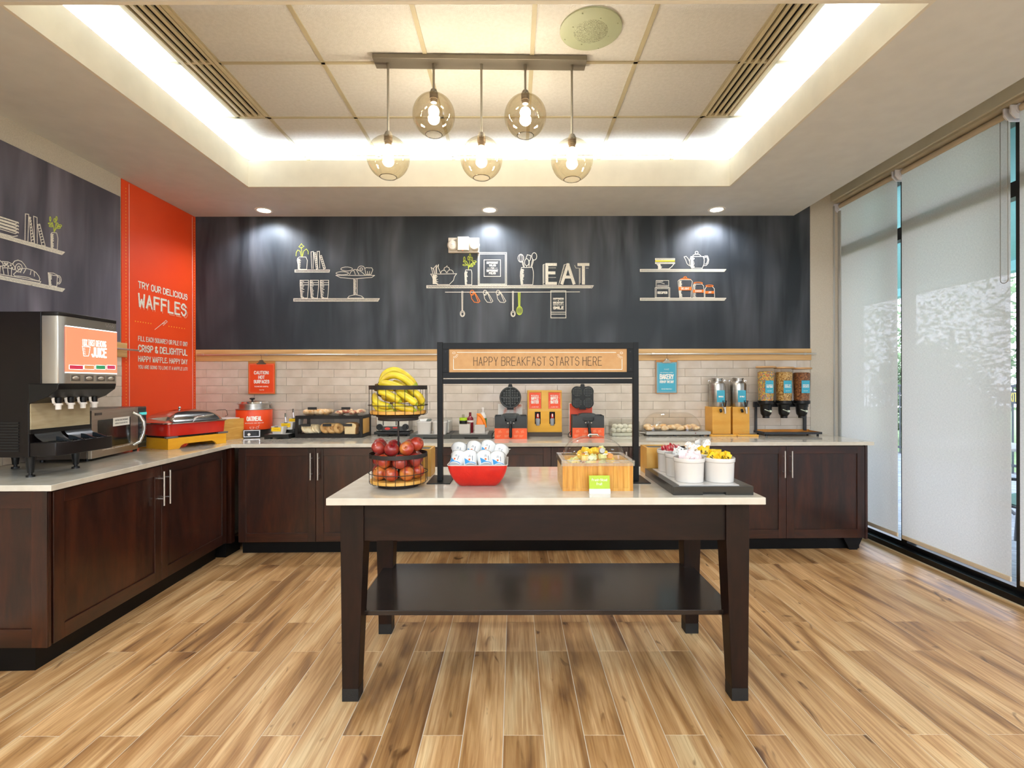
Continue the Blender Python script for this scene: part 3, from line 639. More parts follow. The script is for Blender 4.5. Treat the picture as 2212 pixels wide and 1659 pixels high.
def fabric_mat():
    m = bpy.data.materials.new('woven_shade_fabric'); m.use_nodes = True; nt = m.node_tree; nt.nodes.clear(); L = nt.links
    out = node(nt, 'ShaderNodeOutputMaterial'); tc = node(nt, 'ShaderNodeTexCoord')
    mp = node(nt, 'ShaderNodeMapping'); mp.inputs['Scale'].default_value = (1, 260, 60); L.new(tc.outputs['Object'], mp.inputs[0])
    n = node(nt, 'ShaderNodeTexNoise'); n.inputs['Scale'].default_value = 1; L.new(mp.outputs[0], n.inputs[0])
    mp2 = node(nt, 'ShaderNodeMapping'); mp2.inputs['Scale'].default_value = (1, 60, 260); L.new(tc.outputs['Object'], mp2.inputs[0])
    n2 = node(nt, 'ShaderNodeTexNoise'); n2.inputs['Scale'].default_value = 1; L.new(mp2.outputs[0], n2.inputs[0])
    ad = node(nt, 'ShaderNodeMath', operation='ADD'); L.new(n.outputs['Fac'], ad.inputs[0]); L.new(n2.outputs['Fac'], ad.inputs[1])
    rp = node(nt, 'ShaderNodeMapRange'); rp.inputs[1].default_value = .75; rp.inputs[2].default_value = 1.25; rp.inputs[3].default_value = .02; rp.inputs[4].default_value = .055; L.new(ad.outputs[0], rp.inputs[0])
    cr = node(nt, 'ShaderNodeMapRange'); cr.inputs[1].default_value = .7; cr.inputs[2].default_value = 1.3; cr.inputs[3].default_value = .8; cr.inputs[4].default_value = 1; L.new(ad.outputs[0], cr.inputs[0])
    mc = node(nt, 'ShaderNodeVectorMath', operation='SCALE'); mc.inputs[0].default_value = lin('#e2dcd2')[:3]; L.new(cr.outputs[0], mc.inputs['Scale'])
    t = node(nt, 'ShaderNodeBsdfTranslucent'); L.new(mc.outputs[0], t.inputs[0]); d = node(nt, 'ShaderNodeBsdfDiffuse'); L.new(mc.outputs[0], d.inputs[0])
    m1 = node(nt, 'ShaderNodeMixShader'); m1.inputs[0].default_value = .42; L.new(t.outputs[0], m1.inputs[1]); L.new(d.outputs[0], m1.inputs[2])
    tp = node(nt, 'ShaderNodeBsdfTransparent'); m2 = node(nt, 'ShaderNodeMixShader'); L.new(rp.outputs[0], m2.inputs[0]); L.new(m1.outputs[0], m2.inputs[1]); L.new(tp.outputs[0], m2.inputs[2])
    L.new(m2.outputs[0], out.inputs[0]); MATS['fabric'] = m; return m
FAB = fabric_mat(); CREAM = M('shade_roll_fabric', '#c9b99f', .8); BRK = M('bracket_plastic', '#d9d8de', .4)
def blind(ya, yb, lab, chain=False):
    c = (ya+yb)/2; h = (yb-ya)/2; ZT = 3.095
    t = thing('roller_blind', lab, 'blind', (3.13, c, 0), 0, 'roller blinds along the window wall')
    mb = MB(); n = 12
    for i in range(n):
        a = -h+2*h*i/n; b = -h+2*h*(i+1)/n; wa = .004*math.sin(a*9); wb2 = .004*math.sin(b*9)
        for (z0_, z1_, k0, k1) in ((.17, 1.2, 1, .6), (1.2, 2.2, .6, .2), (2.2, ZT, .2, 0)):
            mb.quad((wa*k0, a, z0_), (wb2*k0, b, z0_), (wb2*k1, b, z1_), (wa*k1, a, z1_))
    mb.build('fabric', FAB, t)
    MB().box(-.006, .006, -h, h, .145, .178).build('hem_bar', CREAM, t, smooth=False, bevel=.004)
    MB().cyl((.012, -h+.0, ZT+.004), (.012, h-.01, ZT+.004), .026, n=20).build('roller_tube', CREAM, t)
    for e in (-h-.012, h+.002):
        poly = [(-.05, ZT+.028), (.09, ZT+.028), (.09, ZT-.02), (.05, ZT-.055), (-.02, ZT-.055), (-.05, ZT-.02)]
        MB().prism(poly, e, e+.012, 'y').build('bracket', BRK, t, smooth=False, bevel=.003)
        MB().cyl((.012, e-.004, ZT+.004), (.012, e+.016, ZT+.004), .034, n=20).build('bracket_ring', BRK, t)
    if chain:
        z0_ = 2.05
        for e in (-h-.008,):
            pts = [(-.024, e, 3.06), (-.024, e, z0_)] + [(-.024+.0*i, e+.025*(1-math.cos(R(a))), z0_-.02*math.sin(R(a))) for i, a in enumerate((30, 60, 90, 120, 150))] + [(-.024, e+.05, z0_), (-.024, e+.05, 3.06)]
            MB().tube(pts, .0022, 6).build('bead_chain', M('bead_chain', '#8d8577', .4, .7), t)
blind(4.115, BY-.02, 'pale woven roller blind nearest the back wall, hanging behind the counter end')
blind(3.178, 4.068, 'wide pale woven roller blind with a bead chain, between the two gaps', True)
blind(2.30, 3.12, 'pale woven roller blind cut off by the right edge of the photo')
blind(1.33, 2.25, 'pale woven roller blind out of the frame beside the camera')
MB().box(3.07, 3.22, .4, BY-.03, 3.128, 3.144).build('valance_rail', M('valance_cream', '#b9af98', .6), kind=None, smooth=False)
tag(bpy.data.objects['valance_rail'], 'cream mounting rail above the roller blinds', 'rail')
# ================================================================== CABINETS AND COUNTERTOP
CT = .914
def cabinet(name, lab, loc, rz, doors, H0=.105, depth=.56, ends=None, toe=.07, grp=None, hy=(.62, .84), rail_top=.875):
    """front face along local x at y=0, carcass behind (+y). doors: list (x0, x1, handle side)"""
    t = thing(name, lab, 'cabinet', loc, rz, grp); Wd = doors[-1][1]
    c = MB(); c.box(0, Wd, .02, depth, H0, .882); c.build('carcass', DARKWOOD, t, smooth=False)
    MB().box(0, Wd, toe, depth, 0, H0).build('toe_kick', BLACKTOE, t, smooth=False)
    for x0_, x1_, side in doors:
        sw = .062; a, b = x0_+.002, x1_-.002; z0_, z1_ = H0+.004, rail_top
        do = MB().box(a, b, .007, .02, z0_, z1_).build('door', DARKWOOD, t, smooth=False)
        MB().box(a, a+sw, -.002, .0075, z0_, z1_).build('stile', DARKWOOD, do, smooth=False, bevel=.0015); MB().box(b-sw, b, -.002, .0075, z0_, z1_).build('stile', DARKWOOD, do, smooth=False, bevel=.0015)
        RM = wood_mat('dark_walnut_rail', '#170905', '#2a1108', '#3f1b0c', (1.6, 9, 9), .32, .25, rnd=1)
        MB().box(a+sw, b-sw, -.002, .0075, z1_-sw, z1_).build('rail', RM, do, smooth=False, bevel=.0015); MB().box(a+sw, b-sw, -.002, .0075, z0_, z0_+sw+.012).build('rail', RM, do, smooth=False, bevel=.0015)
        if side:
            hx = b-.028 if side == 'r' else a+.028
            h = MB().cyl((hx, -.038, hy[0]), (hx, -.038, hy[1]), .006, n=12)
            for z in (hy[0]+.045, hy[1]-.045): h.cyl((hx, -.002, z), (hx, -.038, z), .0045, n=8)
            h.build('handle', NICKEL, do)
    return t
A0, A1 = V3(-2.297, 4.12, 0), V3(2.95, 4.213, 0)      # back run, front line of the doors
ra = math.atan2(A1.y-A0.y, A1.x-A0.x); dr = (A1-A0).normalized()
def pxs(px):   # distance along the back run of the door line seen at px
    k = (px-CX)/FPX; s = (k*A0.y-A0.x)/(dr.x-k*dr.y); return s
seams = [pxs(p) for p in (514, 681.5, 851, 1020, 1190, 1358, 1528, 1698, 1868)]
labs = ['dark walnut base cabinet in the back left corner beside the left run', 'dark walnut base cabinet behind the left part of the island',
        'dark walnut base cabinet behind the right part of the island', 'dark walnut base cabinet at the right end of the back counter']
for i in range(4):
    s0, s1, s2 = seams[2*i], seams[2*i+1], seams[2*i+2]; p = A0+dr*s0
    cabinet('base_cabinet', labs[i], (p.x, p.y, 0), ra, [(0, s1-s0, 'r'), (s1-s0, s2-s0, 'l')], grp='base cabinets of the breakfast counter')
pe = A0+dr*seams[8]; lastc = bpy.data.objects['base_cabinet.003']; kx = seams[8]-seams[6]
MB().box(kx, kx+.02, -.004, .60, .10, .882).build('end_panel', DARKWOOD, lastc, smooth=False)
MB().prism([(kx-.11, 0), (kx-.16, .1), (kx, .1), (kx-.045, 0)], .03, .068, 'y').build('foot', BLACKTOE, lastc, smooth=False)
# left run
B0, B1 = V3(-2.262, 2.475, 0), V3(-2.317, 4.09, 0)
rb = math.atan2(B1.y-B0.y, B1.x-B0.x)
Lb = (B1-B0).length
lc = cabinet('base_cabinet', 'dark walnut base cabinet of the left run under the microwave', (B0.x, B0.y, 0), rb, [(0, .80, 'r'), (.80, Lb-.03, 'l')], depth=.70, toe=.085, H0=.125, grp='base cabinets of the breakfast counter')
cf = thing('corner_filler', 'dark walnut filler post in the inner corner of the cabinets', 'panel', (-2.30, 4.09, 0))
MB().box(-.06, .008, -.0, .05, .11, .882).build('post', DARKWOOD, cf, smooth=False)
MB().box(-.12, -.03, -.01, .2, 0, .11).build('kick_block', BLACKTOE, cf, smooth=False)
ox_, oy_ = -2.262, 2.448; sw = .075
def ebox(par, nm_, x0_, x1_, ya, yb, z0_, z1_, mt=DARKWOOD, bv=.0015):
    return adopt(MB().box(ox_+x0_, ox_+x1_, oy_+ya, oy_+yb, z0_, z1_).build(nm_, mt, None, smooth=False, bevel=bv), par)
ep_ = ebox(lc, 'end_panel', -.80, 0, .003, .018, .125, .882)
for ar in ((-sw, 0, .125, .882), (-.80, -.80+sw, .125, .882)): ebox(ep_, 'stile', ar[0], ar[1], -.006, .003, ar[2], ar[3])
for ar in ((.80, .882), (.125, .215)): ebox(ep_, 'rail', -.80+sw, -sw, -.006, .003, ar[0], ar[1], wood_mat('dark_walnut_rail', '', '', '', 0))
ebox(lc, 'end_kick', -.8, -.125, .075, .09, 0, .125, BLACKTOE)
poly = [(WX+.002, 2.438), (-2.237, 2.438), (-2.292, 4.095), (2.985, 4.178), (2.985, BY-.014), (WX+.002, BY-.014)]
ctp = MB().prism(poly, CT-.030, CT).build('countertop', QUARTZ, smooth=False, bevel=.0025)
tag(ctp, 'continuous pale quartz worktop running round the left and back walls', 'countertop')

# ================================================================== ISLAND TABLE
IX0, IX1, IY0, IY1 = -.801, 1.072, 2.146, 2.956
it = thing('island_table', 'pale quartz topped espresso island table in the centre of the room', 'table', ((IX0+IX1)/2, (IY0+IY1)/2, 0))
icx, icy = (IX0+IX1)/2, (IY0+IY1)/2; hw, hd = (IX1-IX0)/2, (IY1-IY0)/2
MB().box(-hw, hw, -hd, hd, CT-.031, CT).build('tabletop', QUARTZ2, it, smooth=False, bevel=.003)
lx, ly = hw-.035, hd-.095
for sx in (-1, 1):
    for sy in (-1, 1):
        def ring(w, z):
            ox = sx*lx - sx*(.006 if z < .5 else 0)*1.0; oy = sy*(hd-.06) if sy > 0 else -(hd-.078)
            xs = sorted((ox, ox-sx*w)); ys = sorted((oy, oy-sy*w)); return [(xs[0],ys[0],z),(xs[1],ys[0],z),(xs[1],ys[1],z),(xs[0],ys[1],z)]
        m = MB(); n = 0
        for w, z in ((.072, .055), (.102, .70), (.102, CT-.031)): m.v += [Vector(q) for q in ring(w, z)]
        for k in range(2):
            for i in range(4): m.f.append((k*4+i, k*4+(i+1) % 4, k*4+4+(i+1) % 4, k*4+4+i))
        m.f.append((3,2,1,0)); lg = m.build('leg', ESPRESSO, it, smooth=False, bevel=.002)
        m = MB(); m.v += [Vector(q) for q in ring(.072, 0)+ring(.0725, .056)]
        m.f += [(0,1,5,4),(1,2,6,5),(2,3,7,6),(3,0,4,7),(3,2,1,0),(4,5,6,7)]
        m.build('foot_cap', M('black_foot_cap', '#0d0d0d', .6, bump=.3, bscale=200), lg, smooth=False)
ap = MB(); fy = -(hd-.078)+.012
ap.box(-lx+.09, lx-.09, fy, fy+.022, .705, CT-.031).box(-lx+.09, lx-.09, hd-.095, hd-.073, .705, CT-.031)
ap.box(-lx+.012, -lx+.034, fy+.08, hd-.15, .705, CT-.031).box(lx-.034, lx-.012, fy+.08, hd-.15, .705, CT-.031)
wood_mat('espresso_apron', '#0f0704', '#1a0c07', '#26130a', (1.6, 9, 9), .42, 0).node_tree.nodes['Principled BSDF'].inputs['Specular IOR Level'].default_value = .25
ap.build('apron', wood_mat('espresso_apron', '#22120b', '#33190d', '#412011', (1.6, 9, 9), .42, 0), it, smooth=False, bevel=.002)
MB().box(-lx+.035, lx-.035, -(hd-.078)+.06, hd-.075, .352, .375).build('lower_shelf', DARKWOODH, it, smooth=False, bevel=.002)

# ---- sign frame standing on the island
fy0 = 2.52
sfm = thing('sign_stand', 'black metal frame on the island holding a tan breakfast sign', 'sign', ((-.368+.607)/2, fy0, CT)); scx = (-.368+.607)/2
q = lambda px, py, D=2.52: (at(px, py, D).x-scx, at(px, py, D).z-CT)
FRB = M('black_powder_coat', '#0c0c0b', .4, .0, spec=.2)
for px in (951, 1372.5):
    x = q(px, 800)[0]; MB().box(x-.0137, x+.0137, -.0137, .0137, .004, q(px, 739.4)[1]).build('post', FRB, sfm, smooth=False, bevel=.0012)
    MB().box(x-.057, x+.057, -.075, .145, 0, .0045).build('base_plate', FRB, sfm, smooth=False, bevel=.001)
xa, xb = q(957, 800)[0], q(1367, 800)[0]
z = lambda py: q(1160, py)[1]
MB().box(xa, xb, -.012, .012, z(829), z(818.5)).build('cross_bar', FRB, sfm, smooth=False, bevel=.001)
fr_ = MB().box(xa, xb, -.013, .013, z(754), z(740.5)).box(xa, xb, -.013, .013, z(816.5), z(804)).box(xa, xa+.031, -.013, .013, z(804), z(754)).box(xb-.031, xb, -.013, .013, z(804), z(754))
fr_.build('inner_frame', FRB, sfm, smooth=False, bevel=.001)
sg = MB().box(xa+.029, xb-.029, -.006, .006, z(805), z(753)).build('sign_panel', M('tan_kraft_sign', '#b88850', .55, col2='#bf915a', scale=(30, 30, 30)), sfm, smooth=False)
sgf = (V3(0, -.0068, 0), V3(1, 0, 0), V3(0, 0, 1))
a = q(1023, 790.5); b = q(1300, 770.5)
lettering('sign_lettering', [('HAPPY BREAKFAST STARTS HERE', a[0], b[0], a[1], b[1], .0026)], sgf, M('sign_ink', '#3a2c1c', .7), sg)
mb = MB(); f = lambda px, py: q(px, py)
for pl in ([(980, 776), (980, 798), (1343, 798), (1343, 776)], [(988, 761.5), (1330, 761.5)]): stroke(mb, [f(*p) for p in pl], sgf, .0022)
for cxp, s_ in ((981, 1), (1342, -1)):
    stroke(mb, [f(*p) for p in ell(cxp, 762.5, 3, 2, 10)], sgf, .0012)
    for k in range(5):
        a_ = R(10+k*22); stroke(mb, [f(cxp+s_*5*math.cos(a_), 765+5*math.sin(a_)), f(cxp+s_*9.5*math.cos(a_), 765+9.5*math.sin(a_))], sgf, .0012)
mb.build('sign_border', PRINTW, sg, smooth=False)
bl = MB()
for px in (963, 1361):
    for py in (760, 797): x, zz = q(px, py); MB().cyl((x, -.013, zz), (x, -.0155, zz), .0035, n=8).build('screw', BLACKP, sfm)

# ================================================================== PENDANT LAMP
AMB = GL('smoked_amber_glass', '#efe8d8', 1.5, .03)
BRNZ = M('aged_bronze', '#7a7265', .45, .5)
pl_t = thing('pendant_lamp', 'bronze bar pendant lamp with five smoked glass globes over the island', 'lamp', (-.19, 2.926, CEIL), R(1.1))
MB().box(-.612, .612, -.05, .05, -.026, 0).build('canopy', BRNZ, pl_t, smooth=False, bevel=.002)
glow = M('bulb_glow', '#fff2d8', .3, emit='#fffaf0', es=70)
for px, zc in ((840.5, 2.708), (938.5, 2.955), (1041, 2.706), (1136, 2.953), (1237, 2.700)):
    x = (px-CX)*2.926/FPX+.19
    zc_ = zc-CEIL; Rg = .122
    MB().cyl((x, 0, -.026), (x, 0, zc_+Rg+.02), .0065, n=12).build('rod', BRNZ, pl_t)
    MB().cyl((x, 0, -.026), (x, 0, -.05), .009, n=12).cyl((x, 0, -.05), (x, 0, -.056), .0085, n=12).build('rod_collar', BRNZ, pl_t)
    MB().lathe([(.007, .03), (.016, .026), (.024, .008), (.025, -.004)], 20, (x, 0, zc_+Rg)).build('cap', BRNZ, pl_t)
    MB().cyl((x, 0, zc_+Rg-.002), (x, 0, zc_+Rg-.03), .024, .024, 20).cyl((x, 0, zc_+Rg-.03), (x, 0, zc_+Rg-.05), .021, .018, 20).build('socket', M('brown_socket', '#5a4a38', .5, .4), pl_t)
    th0, th1 = 11.5, 157; n = 24
    pf = [(Rg*math.sin(R(th0+(th1-th0)*i/n)), Rg*math.cos(R(th0+(th1-th0)*i/n))) for i in range(n+1)]
    g_ = MB().lathe(pf, 40, (x, 0, zc_)).build('globe_shade', AMB, pl_t, ang=80)
    MB().tube([(x+pf[-1][0]*math.cos(R(t)), pf[-1][0]*math.sin(R(t)), zc_+pf[-1][1]) for t in range(0, 360, 12)], .0022, 6, True).build('rim', GL('glass_rim', '#a49c88', 1.8, .25), g_)
    MB().ball((x, 0, zc_+.022), .031, 18).build('bulb', glow, pl_t)
    l = bpy.data.lights.new('pendant_light', 'POINT'); l.energy = 3; l.color = (1, .93, .82); l.shadow_soft_size = .032
    o = bpy.data.objects.new('pendant_light', l); COL.objects.link(o); o.parent = pl_t; o.location = (x, 0, zc_-.055)

# emergency light
p = at(1003, 532, BY); el = thing('emergency_light', 'white twin head emergency light unit on the chalkboard', 'emergency light', (p.x, BY-.008, p.z))
EM = M('ivory_plastic', '#c9c0b1', .4)
MB().box(-.148, .148, -.03, 0, -.072, .072).build('back_plate', EM, el, smooth=False, bevel=.004)
MB().prism([(-.062, -.03), (.056, -.03), (.05, -.07), (-.056, -.07)], -.058, .072, 'z').build('housing', EM, el, smooth=False, bevel=.004)
for s_ in (-1, 1):
    hd_ = MB(); hd_.lathe([(.046, 0), (.052, .018), (.04, .03), (.001, .034)], 24).tr(0, Matrix.Translation((s_*.103, -.03, -.004)) @ Matrix.Rotation(R(90), 4, 'X')).build('lamp_head', EM, el)
    MB().ball((s_*.103, -.056, .0), .02, 14, sy=.5, sz=.45).build('lens', M('lamp_lens', '#f5f3ee', .1, .3), el)
MB().ball((-.006, -.068, -.058), .004, 8).build('status_light', M('status_red', '#e05030', .4, emit='#ff4020', es=1), el)

# ================================================================== FRUIT STAND
fs = thing('fruit_stand', 'two tier round black wire fruit stand with wooden discs on the island', 'stand', (-.553, 2.415, CT))
def tier(z0_, z1_, mid, foot_r):
    r = .137
    MB().lathe([(r-.002, z1_-.019), (r, z1_-.019), (r, z1_), (r-.002, z1_), (r-.002, z1_-.019)], 56).build('rim_band', BRONZE, fs)
    w_ = MB(); n = 20
    for i in range(n):
        a = R(360*i/n+7); c, s_ = math.cos(a), math.sin(a)
        w_.tube([(r*.995*c, r*.995*s_, z1_-.01), (r*.995*c, r*.995*s_, z0_+.006), (r*.985*c, r*.985*s_, z0_+.001), (r*.95*c, r*.95*s_, z0_-.004), (.09*c, .09*s_, z0_-.006)], .0014, 5)
    w_.tube([(.1385*math.cos(R(t)), .1385*math.sin(R(t)), mid) for t in range(0, 360, 8)], .0018, 6, True)
    w_.build('wire_cage', BRONZE, fs)
    MB().lathe([(.001, z0_), (.129, z0_), (.131, z0_+.002), (.131, z0_+.013), (.129, z0_+.015), (.001, z0_+.015)], 48).build('wood_disc', LWOOD, fs)
tier(.021, .159, .068, .094)
MB().lathe([(.001, 0), (.094, 0), (.095, .002), (.095, .016), (.09, .018), (.001, .018)], 48).build('base_ring', BRONZE, fs)
tier(.345, .479, .386, .1)
MB().lathe([(.001, .314), (.092, .314), (.095, .316), (.095, .328), (.104, .333), (.106, .339), (.001, .339)], 48).build('upper_dish', BRONZE, fs)
MB().cyl((0, 0, .018), (0, 0, .314), .0048, n=12).build('pole', BRONZE, fs)
# apples
APR = M('red_apple_skin', '#7c151b', .28, col2='#ab4630', scale=(22, 22, 9), rnd=1, lo=.35, hi=.75, coat=.3)
APO = M('orange_apple_skin', '#a3301c', .28, col2='#cf8a3a', scale=(20, 20, 8), rnd=1, lo=.4, hi=.72, coat=.3)
prof = []
for j in range(15):
    t = math.pi*j/14; rr = math.sin(t)*(1+.06*math.cos(t)); zz = -math.cos(t)*.93
    if j < 3: zz += .16*(1-j/3)**1.5
    if j > 11: zz -= .26*((j-11)/3)**1.6
    prof.append((.0345*rr+1e-5, .0345*zz))
protos = []
for mt in (APR, APO):
    a = thing('apple', 'x', 'apple', (0, 0, 0), 0, 'apples in the lower fruit tier')
    MB().lathe(prof, 20).build('skin', mt, a, ang=80)
    MB().tube([(0, 0, .022), (.001, 0, .03), (.004, 0, .038)], .0012, 6).build('stem', M('apple_stem', '#4a3018', .7), a)
    protos.append(a)
cnt = 0; spots = []
for i in range(8):
    a = R(45*i-90-8); spots.append((.093*math.cos(a), .093*math.sin(a), .071, 1 if i in (0, 1, 7, 2) else 0))
for i in range(7):
    a = R(51.4*i-90+17); spots.append((.090*math.cos(a), .090*math.sin(a), .128, 1 if i in (6,) else 0))
spots += [(-.082, -.045, .186, 0), (-.093, .03, .192, 0), (-.018, -.058, .182, 0), (.05, -.05, .184, 1), (.088, .0, .20, 1), (.045, .06, .185, 0), (-.03, .05, .183, 0)]
lb = ['front', 'front right', 'right', 'back right', 'back', 'back left', 'left', 'front left']
for i, (x, y, z_, k) in enumerate(spots):
    lay = 'bottom layer' if i < 8 else ('middle layer' if i < 15 else 'top')
    a_ = math.degrees(math.atan2(y, x))+90; side = lb[int(((a_ % 360)+22.5)//45) % 8]
    lab = ('orange blushed' if k else 'dark red') + ' apple at the %s of the %s of the lower fruit basket' % (side, lay if lay != 'top' else 'top heap')
    r_ = (R(random.uniform(-60, 60)), R(random.uniform(-60, 60)), R(random.uniform(0, 360)))
    if i == 3+15: r_ = (R(70), 0, 0)
    loc = (fs.location.x+x, fs.location.y+y, CT+z_)
    o = dup(protos[k], loc, rot=r_, label=lab)
for a in protos:
    for c in list(a.children): bpy.data.objects.remove(c)
    bpy.data.objects.remove(a)
# bananas
BAN = M('banana_skin', '#bc9a12', .42, col2='#d8c22e', scale=(16, 16, 30), bump=.1, bscale=60, rnd=1, lo=.3, hi=.65)
BTIP = M('banana_green_tip', '#9ba626', .5); BSTEM = M('banana_brown_stem', '#5a4020', .7)
def banana(p0, p1, p2, lab, r=.0168, stem=True):
    p0, p1, p2 = V3(*p0), V3(*p1), V3(*p2); c = p1*2-(p0+p2)*.5; t = thing('banana', lab, 'banana', p1, 0, 'bananas in the upper fruit tier')
    n = 16; pts = []; rad = []
    for i in range(n+1):
        s_ = i/n; q_ = (1-s_)**2*p0+2*s_*(1-s_)*c+s_*s_*p2; pts.append(q_-p1)
        rad.append(r*min(1, (.30+ (s_/.16)*.70) if s_ < .16 else 1)*(1 if s_ < .86 else max(.35, 1-((s_-.86)/.14)**2*.65)))
    MB().tube(pts[:16], rad[:16], 7).build('skin', BAN, t, ang=25 if False else 60)
    MB().tube(pts[15:]+[pts[-1]+(pts[-1]-pts[-2]).normalized()*.006], rad[15:]+[.003], 7).build('tip', BTIP, t, ang=60)
    if stem:
        d = (pts[0]-pts[1]).normalized(); MB().tube([pts[0]+d*-.004, pts[0]+d*.018], [rad[0]*.95, rad[0]*.8], 7).build('stem', BSTEM, t)
Z5 = lambda x, y, D: tuple(at(780+x/9.217, 780+y/9.217, D))
banana(Z5(365,420,2.40), Z5(690,185,2.44), Z5(1130,540,2.42), 'topmost arched banana of the upper basket')
banana(Z5(370,440,2.37), Z5(700,290,2.385), Z5(1090,560,2.35), 'second arched banana from the top, with a brown spot')
banana(Z5(350,460,2.34), Z5(620,470,2.33), Z5(905,615,2.33), 'banana lying from the bunch crown behind the rim band')
banana(Z5(600,430,2.43), Z5(800,480,2.43), Z5(1030,640,2.42), 'short banana nestled under the two arches', stem=False)
banana(Z5(330,590,2.32), Z5(530,660,2.305), Z5(790,805,2.31), 'banana crossing the left half of the upper basket')
banana(Z5(275,640,2.37), Z5(330,830,2.325), Z5(600,905,2.31), 'banana curling down at the left side of the upper basket', stem=False)
banana(Z5(245,760,2.40), Z5(390,965,2.345), Z5(690,985,2.34), 'lowest banana on the wooden disc at the left')
banana(Z5(700,600,2.34), Z5(900,710,2.315), Z5(1110,860,2.32), 'banana slanting down the middle right of the upper basket')
banana(Z5(930,560,2.38), Z5(1100,650,2.345), Z5(1235,850,2.36), 'banana slanting at the right side of the upper basket')
banana(Z5(640,860,2.33), Z5(830,930,2.32), Z5(1085,980,2.33), 'green tipped banana lying low in the front')
banana(Z5(1130,640,2.40), Z5(1190,800,2.385), Z5(1165,975,2.37), 'upright green tipped banana at the right of the upper basket', stem=False)
banana(Z5(400,700,2.45), Z5(640,760,2.47), Z5(980,760,2.47), 'banana in the back of the upper basket')
banana(Z5(500,560,2.47), Z5(760,560,2.49), Z5(1060,700,2.48), 'uppermost banana in the back of the upper basket')

# ---- wooden cutlery boxes behind
def wbox(lab, x0_, x1_, ya, yb, z1_, contents):
    t = thing('wooden_box', lab, 'box', ((x0_+x1_)/2, (ya+yb)/2, CT)); a, b = (x1_-x0_)/2, (yb-ya)/2; h = z1_-CT; e_ = .011
    MB().box(-a, a, -b, -b+e_, 0, h).build('front_panel', LWOOD, t, smooth=False, bevel=.001)
    MB().box(-a, a, b-e_, b, 0, h).build('back_panel', LWOOD, t, smooth=False, bevel=.001)
    MB().box(-a, -a+e_, -b+e_, b-e_, 0, h).build('side_panel', LWOOD, t, smooth=False, bevel=.001)
    MB().box(a-e_, a, -b+e_, b-e_, 0, h).build('side_panel', LWOOD, t, smooth=False, bevel=.001)
    MB().box(-a+e_, a-e_, -b+e_, b-e_, .002, h-.006).build('dark_insert', M('dark_grey_insert', '#3b3c38', .5), t, smooth=False)
wbox('light wooden dispenser box behind the two tier fruit stand', -.566, -.4356, 2.645, 2.79, 1.058, 0)
wbox('light wooden dispenser box behind the condiment crocks', .7075, .838, 2.69, 2.825, 1.058, 0)

# ================================================================== RED BOWL WITH YOGURTS
rb_ = thing('serving_bowl', 'square red melamine bowl with white inside, full of yogurt cups', 'bowl', (-.171, 2.485, CT))
def sqring(h, z, k=6, f=.28):
    pts = []; r = h*f
    for cx_, cy_, a0 in ((h-r, h-r, 0), (-h+r, h-r, 90), (-h+r, -h+r, 180), (h-r, -h+r, 270)):
        for i in range(k): a = R(a0+90*i/(k-1)); pts.append(V3(cx_+r*math.cos(a), cy_+r*math.sin(a), z))
    return pts
def loft(mb, rings, capb=True, capt=False):
    m = len(mb.v); n = len(rings[0])
    for r_ in rings: mb.v += r_
    for k in range(len(rings)-1):
        for i in range(n): mb.f.append((m+k*n+i, m+k*n+(i+1) % n, m+(k+1)*n+(i+1) % n, m+(k+1)*n+i))
    if capb: mb.f.append(tuple(range(m, m+n))[::-1])
    if capt: mb.f.append(tuple(range(m+(len(rings)-1)*n, m+len(rings)*n)))
    return mb
prf = [(.084, 0), (.090, .003), (.104, .018), (.119, .040), (.131, .066), (.138, .09), (.1405, .105)]
loft(MB(), [sqring(h, z_, f=.16) for h, z_ in prf]).build('outer_shell', REDM, rb_)
pin = [(.1425, .105), (.1425, .108), (.139, .108), (.134, .09), (.126, .066), (.114, .042), (.099, .021), (.085, .008)]
m = MB(); loft(m, [sqring(h, z_, f=.16) for h, z_ in pin], capb=False, capt=True); m.build('white_inner', WHITEC, rb_)
YC = M('yogurt_cup_plastic', '#dcdbd9', .35); FOIL = M('foil_lid', '#d6d4cf', .35, col2='#c2c0b9', scale=(60, 60, 60), bump=.9, bscale=70)
yg = thing('yogurt_cup', 'x', 'yogurt cup', (0, 0, 0), 0, 'yogurt cups in the red bowl')
MB().lathe([(.001, .002), (.024, .002), (.026, 0), (.027, .002), (.033, .066), (.0345, .068), (.0345, .070)], 24).build('cup', YC, yg)
m = MB().lathe([(.001, .0725), (.020, .0735), (.034, .0715), (.0365, .0700), (.0365, .0688)], 24); 
for v_ in m.v:
    if v_.x*v_.x+v_.y*v_.y > .0012: v_.z += random.uniform(-.001, .001); v_.x *= 1+random.uniform(0, .05)
m.v += [V3(.03, -.008, .0705), V3(.03, .008, .0705), V3(.045, .0, .074)]; k_ = len(m.v); m.f.append((k_-3, k_-2, k_-1))
m.build('foil_lid', FOIL, yg)
def patch(mb, a0, a1, z0_, z1_, tri=False, n=8):
    for i in range(n):
        s0, s1 = i/n, (i+1)/n
        def P(s_, z_): rr = .0271+.0060*(z_/.066)+.0004; a = R(a0+(a1-a0)*s_); return V3(rr*math.cos(a), rr*math.sin(a), z_)
        zt0 = z0_+(z1_-z0_)*((1-s0) if tri else 1); zt1 = z0_+(z1_-z0_)*((1-s1) if tri else 1)
        mb.quad(P(s0, z0_), P(s1, z0_), P(s1, zt1), P(s0, zt0))
m = MB(); patch(m, 225, 275, .006, .036, True); patch(m, 225, 330, .003, .007); m.build('blue_label', M('label_blue', '#3a8fc9', .4), yg)
m = MB(); patch(m, 262, 276, .014, .024); m.build('orange_fruit_mark', M('label_orange', '#e8662a', .4), yg)
